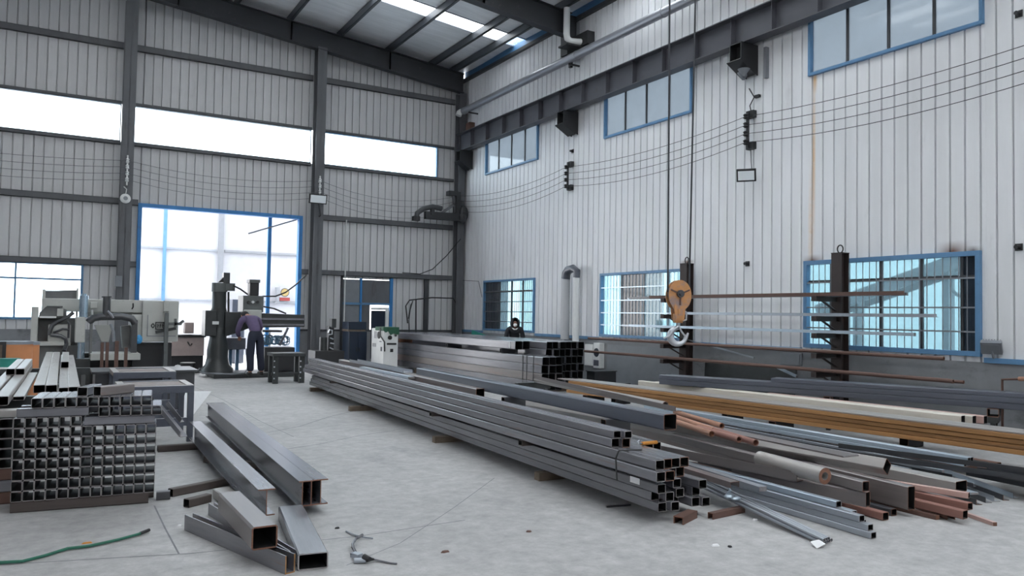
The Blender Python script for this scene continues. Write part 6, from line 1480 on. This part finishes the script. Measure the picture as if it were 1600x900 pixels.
# orange drums, teal spool, dark box at the far left
def drum(lab, x, y, rr, h, label_patch=True):
    t = thing('fibre_drum', lab, 'drum', (x, y, 0))
    b = MB(); b.lathe([(rr, 0.002), (rr, 0.3), (rr * 1.01, 0.31), (rr * 1.01, 0.33), (rr, 0.34), (rr, h - 0.04)], (x, y, 0), 32); b.build('body', 'orange_drum', t)
    b = MB(); b.lathe([(rr * 1.03, h - 0.05), (rr * 1.03, h), (rr * 0.98, h + 0.004), (rr * 0.95, h - 0.03)], (x, y, 0), 32); b.build('lid_ring', 'galv', t)
    if label_patch:
        b = MB(); n = 8; a0, a1 = math.radians(228), math.radians(262)
        vs = [(x + (rr * 1.012 + 0.001) * math.cos(a0 + (a1 - a0) * k / n), y + (rr * 1.012 + 0.001) * math.sin(a0 + (a1 - a0) * k / n), z) for z in (h * 0.46, h * 0.64) for k in range(n + 1)]
        b.add(vs, [(k, k + 1, n + 2 + k, n + 1 + k) for k in range(n)]); b.build('paper_label', 'paper', t)
    return t
q = (-0.677, 21.372, 0.45); 
drum('orange brown fibre drum with a white paper label by the left window', (-0.508, 15.6, 0.936)[0], 15.6, 0.235, (-0.504, 15.6, 1.066)[2])
drum('orange brown fibre drum half hidden behind the labelled drum', (-0.384, 16.2, 0.874)[0] - 0.02, 16.2, 0.22, (-0.389, 16.2, 1.032)[2], False)
r = (-0.629, -0.456, 0.727, 0.854)
t = thing('teal_spool', 'teal plastic spool on a white tray at the left edge', 'spool', ((r[0] + r[1]) / 2, 14.2, r[2]))
xm = (r[0] + r[1]) / 2
b = MB(); b.cyl((xm, 14.2, r[2]), (xm, 14.2, r[3]), 0.14, n=24); b.build('winding', 'teal', t)
b = MB(); b.lathe([(0.17, r[2] - 0.02), (0.17, r[2]), (0.05, r[2] + 0.002)], (xm, 14.2, 0), 24); b.build('flange', 'white', t)
t = thing('work_box', 'dark box bench under the teal spool at the left edge', 'bench', (xm - 0.1, 14.2, 0))
b = MB(); b.box(xm - 0.9, xm + 0.24, 13.9, 14.5, 0.0, r[2] - 0.06); b.build('body', 'machine_dark', t, smooth=False, bevel=0.01)
b = MB(); b.box(xm - 0.92, xm + 0.26, 13.88, 14.52, r[2] - 0.06, r[2] - 0.021); b.build('top', 'white', t, smooth=False)
r = (-0.827, -0.63, 0.694, 1.082)
t = thing('framed_panel', 'black framed brown panel standing at the left picture edge', 'panel', (r[0], 14.9, 0))
b = MB()
for bx in ((r[0], r[1], r[3] - 0.05, r[3]), (r[1] - 0.05, r[1], 0.0, r[3] - 0.05), (r[0], r[0] + 0.05, 0, r[3] - 0.05), (r[0], r[1], 0.3, 0.35)): b.box(bx[0], bx[1], 14.9, 14.95, bx[2], bx[3])
b.build('frame', 'black', t, smooth=False)
b = MB(); b.box(r[0] + 0.05, r[1] - 0.05, 14.92, 14.94, 0.35, r[3] - 0.05); b.build('panel_board', 'wood', t, smooth=False)
# poster on the annex wall beyond the doorway
t = thing('wall_poster', 'faded poster with a round yellowish emblem above a red band, beyond the doorway', 'poster', (7.568, 29.75, 2.336))
r = (7.363, 7.748, 2.044, 2.554); b = MB(); b.box(r[0], r[1], 29.79, 29.8, r[2], r[3]); b.build('sheet', 'annex_grey', t, smooth=False)
xm = (r[0] + r[1]) / 2; zm = r[2] + (r[3] - r[2]) * 0.62; rr = (r[1] - r[0]) * 0.42
b = MB(); b.lathe([(rr, 0), (rr, 0.004)], (xm, 29.78, zm), 24, axis='Y'); b.build('emblem_ring', 'black', t)
b = MB(); b.lathe([(rr * 0.86, 0), (rr * 0.86, 0.004)], (xm, 29.775, zm), 24, axis='Y'); b.build('emblem_disc', 'yellow_mark', t)
b = MB(); b.box(r[0], r[1], 29.775, 29.789, r[2], r[2] + (r[3] - r[2]) * 0.24); b.build('red_band', 'red_mark', t, smooth=False)
b = MB(); b.cyl((7.244, 29.72, 2.543), (7.259, 29.72, 1.988), 0.075, n=10); b.box((7.258, 29.72, 2.037)[0] - 0.1, (7.258, 29.72, 2.037)[0] + 0.1, 29.6, 29.82, (7.259, 29.72, 1.988)[2] - 0.04, (7.259, 29.72, 1.988)[2])
tag(b.build('grey_canister', 'dim_grey'), 'grey upright canister hanging beside the faded poster', 'canister')
t_ = thing('outside_machine', 'pale blue grey cabinet standing outside past the drill head', 'cabinet', (5.02, 25.5, 1.751))
r = (4.845, 5.234, 1.59, 1.993); b = MB(); b.box(r[0], r[1], 25.5, 26.0, 0.0, r[3]); b.build('body', 'steel_blue', t_, smooth=False, bevel=0.01)

# outdoors past the big barred window: inclined conveyor on legs
t = thing('outdoor_conveyor', 'pale inclined conveyor seen outside through the big barred window', 'conveyor', (14.2, 8.5, 0))
p0, p1 = Vector((14.2, 10.9, 1.9)), Vector((14.2, 5.6, 3.55))
b = MB(); b.bar(p0, p1, 0.5, 0.10); b.build('belt_bed', 'white', t, smooth=False)
for s in (-0.28, 0.28):
    b = MB(); b.bar(p0 + Vector((s, 0, -0.06)), p1 + Vector((s, 0, -0.06)), 0.05, 0.26); b.build('side_beam', 'dim_grey', t, smooth=False)
for f in (0.15, 0.5, 0.85):
    p = p0.lerp(p1, f); b = MB(); b.box(14.1, 14.3, p.y - 0.06, p.y + 0.06, 0, p.z - 0.1); b.build('leg', 'dim_grey', t, smooth=False)
b = MB(); n = 24; b.tube([Vector((13.0, 7.3 + 0.21 * math.cos(2 * math.pi * k / n), 2.3 + 0.21 * math.sin(2 * math.pi * k / n))) for k in range(n + 1)], 0.03, 8); 
b.cyl((13.0, 7.3, 2.51), (13.0, 7.3, 3.3), 0.012, n=6); b.cyl((13.0, 7.3, 3.3), (14.1, 7.3, 3.3), 0.02, n=6)
tag(b.build('hose_ring', 'dim_grey'), 'grey hose ring hanging outside beyond the big barred window', 'hose')
b = MB(); b.box(14.3, 14.6, 16.5, 17.6, 0, 3.0); tag(b.build('outdoor_cabinet', 'machine_dark', smooth=False, bevel=0.02), 'dark cabinet standing outside behind the middle barred window', 'cabinet')
b = MB(); b.box(13.6, 14.0, 24.0, 25.8, 0, 3.4); tag(b.build('outdoor_tank', 'dim_grey', smooth=False, bevel=0.02), 'grey tank box standing outside behind the corner barred window', 'tank')
t = thing('handrail_stub', 'low bent handrail stub with a pale tip at the right edge by the dado', 'rail', (11.4, 5.9, 0))
b = MB(); b.tube([(11.4, 5.872, 0.589), (11.4, 5.871, 0.873), (11.4, 5.589, 0.904), (11.4, 5.274, 0.929)], 0.018, 8); b.build('rail', 'rust_brown', t)
b = MB(); b.cyl((11.38, 5.645, 0.9), (11.38, 5.547, 0.908), 0.03, n=10); b.build('tip', 'copper', t)
b = MB(); b.cyl((11.4, 5.872, 0.589), ((11.4, 5.872, 0.589)[0], (11.4, 5.872, 0.589)[1], 0.0), 0.018, n=8); b.build('post', 'rust_brown', t)
# scrap on the window sill and dado near the corner
t = thing('teal_sheet_scrap', 'bent greenish sheet scrap standing below the corner window', 'scrap', (11.3, 21.0, 0.8))
b = MB(); b.bar((11.4, 21.7, 0.86), (11.4, 20.7, 0.9), 0.35, 0.02); b.bar((11.3, 21.6, 1.06), (11.45, 20.9, 0.9), 0.02, 0.22); b.build('bent_sheet', 'teal', t, smooth=False)
b = MB(); b.box(11.2, 11.6, 20.6, 22.0, 0.0, 0.85); b.build('stand_block', 'dim_grey', t, smooth=False, bevel=0.01)

# ------------------------------------------------------------------ people
def skin(name, m, verts, edges, radii, root, parent, sub=2, flat=None):
    me = bpy.data.meshes.new(name); me.from_pydata([tuple(v) for v in verts], edges, [])
    me.materials.append(M[m])
    o = bpy.data.objects.new(name, me); COL.objects.link(o)
    sk = o.modifiers.new('body', 'SKIN'); sk.use_smooth_shade = True
    if not me.skin_vertices: me.skin_vertices.new() if hasattr(me.skin_vertices, 'new') else None
    lay_ = me.skin_vertices[0].data
    for i, r in enumerate(radii):
        lay_[i].radius = r if isinstance(r, tuple) else (r, r)
        lay_[i].use_root = (i == root)
    o.modifiers.new('smooth', 'SUBSURF').levels = sub; o.modifiers['smooth'].render_levels = sub
    if parent:
        o.parent = parent; o.matrix_parent_inverse = parent_world(parent).inverted()
    return o

def person(label, base, yaw, J, cloth, hair_fn, skinmat='skin'):
    """J: joints in a local frame (x right, y forward, z up), metres"""
    t = thing('person', label, 'person', base)
    c, s = math.cos(yaw), math.sin(yaw)
    def W(p): return Vector((base[0] + c * p[0] - s * p[1], base[1] + s * p[0] + c * p[1], base[2] + p[2]))
    V, E, Rr, ix = [], [], [], {}
    def add(n, p, r, frm=None):
        ix[n] = len(V); V.append(W(p)); Rr.append(r)
        if frm: E.append((ix[frm], ix[n]))
    add('pelvis', J['pelvis'], (0.135, 0.105))
    add('waist', J['waist'], (0.12, 0.095), 'pelvis'); add('chest', J['chest'], (0.15, 0.11), 'waist'); add('neckb', J['neckb'], (0.075, 0.07), 'chest')
    add('neck', J['neck'], 0.052, 'neckb'); add('head', J['head'], (0.078, 0.09), 'neck'); add('crown', J['crown'], (0.07, 0.08), 'head')
    nose = Vector(J['head']) + Vector(J['face']) * 0.10
    add('nose', tuple(nose), 0.018, 'head')
    for sd_, q in (('l', -1), ('r', 1)):
        add('sh' + sd_, J['sh' + sd_], 0.062, 'neckb'); add('el' + sd_, J['el' + sd_], 0.045, 'sh' + sd_); add('wr' + sd_, J['wr' + sd_], 0.03, 'el' + sd_)
        d = (Vector(J['wr' + sd_]) - Vector(J['el' + sd_])).normalized()
        palm = Vector(J['wr' + sd_]) + d * 0.06; add('palm' + sd_, tuple(palm), (0.036, 0.022), 'wr' + sd_)
        side = d.cross(Vector((0, 0, 1))).normalized() if abs(d.z) < 0.9 else Vector((0, 1, 0)); down = side.cross(d).normalized()
        for k in range(4):
            o = side * (0.027 - 0.018 * k); ln = (0.07, 0.08, 0.075, 0.06)[k]
            add('f%d%sa' % (k, sd_), tuple(palm + o + d * 0.04), 0.010, 'palm' + sd_); add('f%d%sb' % (k, sd_), tuple(palm + o + d * (0.04 + ln * 0.5) - down * 0.012), 0.009, 'f%d%sa' % (k, sd_)); add('f%d%sc' % (k, sd_), tuple(palm + o + d * (0.04 + ln * 0.75) - down * 0.045), 0.008, 'f%d%sb' % (k, sd_))
        add('th%sa' % sd_, tuple(palm + side * 0.04 * (1 if True else -1) - d * 0.01), 0.012, 'palm' + sd_); add('th%sb' % sd_, tuple(palm + side * 0.06 + d * 0.03 - down * 0.02), 0.010, 'th%sa' % sd_)
        add('hip' + sd_, J['hip' + sd_], 0.085, 'pelvis'); add('kn' + sd_, J['kn' + sd_], 0.06, 'hip' + sd_); add('an' + sd_, J['an' + sd_], 0.042, 'kn' + sd_)
        add('toe' + sd_, (J['an' + sd_][0], J['an' + sd_][1] + 0.16, 0.035), 0.035, 'an' + sd_)
    skin('body', skinmat, V, E, Rr, 0, t)
    def garment(name, m, names, edges, grow, rad, root):
        vs = [V[ix[n]] for n in names]; es = [(names.index(a), names.index(b_)) for a, b_ in edges]
        skin(name, m, vs, es, [tuple(x + grow for x in (rad[n] if isinstance(rad[n], tuple) else (rad[n], rad[n]))) for n in names], root, t)
    rad = {n: Rr[i] for n, i in ix.items()}
    rad['wrl'] = rad['wrr'] = 0.036; rad['anl'] = rad['anr'] = 0.062; rad['knl'] = rad['knr'] = 0.07; rad['neckb'] = (0.085, 0.08)
    garment('shirt', cloth[0], ['pelvis', 'waist', 'chest', 'neckb', 'shl', 'ell', 'wrl', 'shr', 'elr', 'wrr'], [('pelvis', 'waist'), ('waist', 'chest'), ('chest', 'neckb'), ('neckb', 'shl'), ('shl', 'ell'), ('ell', 'wrl'), ('neckb', 'shr'), ('shr', 'elr'), ('elr', 'wrr')], 0.018, rad, 0)
    rad['pelvis'] = (0.14, 0.11)
    garment('trousers', cloth[1], ['waist', 'pelvis', 'hipl', 'knl', 'anl', 'hipr', 'knr', 'anr'], [('waist', 'pelvis'), ('pelvis', 'hipl'), ('hipl', 'knl'), ('knl', 'anl'), ('pelvis', 'hipr'), ('hipr', 'knr'), ('knr', 'anr')], 0.024, dict(rad, waist=(0.095, 0.07)), 1)
    for sd_ in 'lr':
        a_, to = V[ix['an' + sd_]], V[ix['toe' + sd_]]
        dv = Vector((to.x - a_.x, to.y - a_.y, 0))
        skin('shoe', 'shoe', [Vector((a_.x, a_.y, base[2] + 0.05)) - dv * 0.35, Vector((a_.x, a_.y, base[2] + 0.05)) + dv * 0.2, Vector((to.x, to.y, base[2] + 0.05))], [(0, 1), (1, 2)], [0.056, 0.058, 0.052], 0, t, 1)
    hair_fn(t, W, J)
    return t

wk = (4.169, 19.015, 0.11)
Jw = dict(pelvis=(0, 0, 0.98), waist=(0, 0.07, 1.12), chest=(0, 0.24, 1.29), neckb=(0, 0.38, 1.38), neck=(-0.01, 0.45, 1.40), head=(-0.03, 0.55, 1.40), crown=(-0.03, 0.62, 1.44), face=(0, 0.5, -0.86),
          shl=(-0.21, 0.33, 1.32), ell=(-0.27, 0.42, 1.05), wrl=(-0.16, 0.60, 0.92), shr=(0.21, 0.33, 1.32), elr=(0.33, 0.46, 1.13), wrr=(0.36, 0.68, 1.02),
          hipl=(-0.10, 0, 0.92), knl=(-0.11, 0.03, 0.50), anl=(-0.12, -0.02, 0.09), hipr=(0.10, 0, 0.92), knr=(0.13, 0.02, 0.50), anr=(0.16, 0.0, 0.09))
def hair_w(t, W, J):
    b = MB(); c = W((-0.03, 0.585, 1.425)); b.ball(c, (0.105, 0.115, 0.10), 18, 12); b.build('hair', 'hair', t)
    for s in (-1, 1):
        b = MB(); b.ball(W((-0.03 + s * 0.095, 0.55, 1.40)), (0.012, 0.02, 0.03), 8, 6); b.build('ear', 'skin', t)
person('person in faded purple shirt and dark trousers bending over the radial drill', wk, math.radians(12), Jw, ('shirt', 'trousers'), hair_w)
w2 = (10.85, 18.25, 0.0)
J2 = dict(pelvis=(0, 0, 0.90), waist=(0, 0.03, 1.02), chest=(0, 0.08, 1.18), neckb=(0, 0.12, 1.31), neck=(0, 0.17, 1.36), head=(0, 0.22, 1.44), crown=(0, 0.22, 1.50), face=(0, 0.9, -0.42),
          shl=(-0.19, 0.10, 1.25), ell=(-0.24, 0.14, 0.99), wrl=(-0.16, 0.34, 0.92), shr=(0.19, 0.10, 1.25), elr=(0.24, 0.14, 0.99), wrr=(0.16, 0.34, 0.92),
          hipl=(-0.09, 0, 0.85), knl=(-0.10, 0.03, 0.46), anl=(-0.10, 0, 0.09), hipr=(0.09, 0, 0.85), knr=(0.10, 0.03, 0.46), anr=(0.10, 0, 0.09))
def hood(t, W, J):
    b = MB()
    n, m_ = 18, 12; cx_ = (0, 0.175, 1.43)
    vs, fs = [], []
    for i in range(m_ + 1):
        a_ = math.pi * i / m_
        for k in range(n + 1):
            p = math.radians(-235 + 290 * k / n)
            vs.append(W((cx_[0] + 0.135 * math.sin(a_) * math.cos(p), cx_[1] + 0.135 * math.sin(a_) * math.sin(p), cx_[2] + 0.16 * math.cos(a_))))
    for i in range(m_):
        for k in range(n): fs.append((i * (n + 1) + k, i * (n + 1) + k + 1, (i + 1) * (n + 1) + k + 1, (i + 1) * (n + 1) + k))
    b.add(vs, fs); o = b.build('hood', 'jacket', t); so = o.modifiers.new('thick', 'SOLIDIFY'); so.thickness = 0.02
    b = MB(); b.ball(W((0, 0.285, 1.385)), (0.055, 0.045, 0.05), 12, 8); b.build('face_mask', 'paper', t)
    b = MB(); b.tube([W((-0.07, 0.20, 1.31)), W((-0.03, 0.25, 1.27)), W((0.03, 0.25, 1.27)), W((0.07, 0.2, 1.31))], 0.018, 8); b.build('collar', 'paper', t)
person('person in a black hooded jacket and white mask standing before the corner window', w2, math.radians(155), J2, ('jacket', 'trousers'), hood, 'skin_dark')

# small litter on the floor
for k, (lab, p, sz, m) in enumerate((('rusty metal crumb on the bare floor between the beams and the pile', (2.392, 4.912, 0), (0.035, 0.02, 0.012), 'rust_brown'), ('white paper scrap on the floor in front of the rod bundle', (4.2, 4.151, 0), (0.05, 0.025, 0.012), 'paper'), ('small brown chip on the floor in front of the long pile', (3.18, 5.082, 0), (0.025, 0.02, 0.01), 'rust_brown'),
                                   ('orange chip on the floor above the green hose', (0.263, 6.241, 0), (0.04, 0.012, 0.01), 'tool_orange'), ('white chip on the floor right of the cut tube stack', (0.886, 6.425, 0), (0.02, 0.02, 0.01), 'paper'), ('dark crumb on the floor beside the I-beam end', (1.921, 5.82, 0), (0.02, 0.015, 0.012), 'black'), ('white crumb beside the rusty channel offcut', (5.024, 4.524, 0), (0.03, 0.02, 0.012), 'paper'), ('dark crumb on the floor near the rusty paper scrap', (4.269, 4.081, 0), (0.02, 0.02, 0.012), 'black'))):
    b = MB(); n = 9; rr = random.Random(k)
    pts = [(math.cos(2 * math.pi * i / n) * rr.uniform(0.6, 1.1), math.sin(2 * math.pi * i / n) * rr.uniform(0.6, 1.1)) for i in range(n)]
    vs = [(p[0] + x * sz[0], p[1] + y * sz[1], 0.0005) for x, y in pts] + [(p[0] + x * sz[0] * 0.7, p[1] + y * sz[1] * 0.7, sz[2]) for x, y in pts]
    b.add(vs, [(i, (i + 1) % n, n + (i + 1) % n, n + i) for i in range(n)] + [tuple(range(n, 2 * n)), tuple(range(n - 1, -1, -1))])
    tag(b.build('scrap_crumb', m, smooth=False), lab, 'scrap')
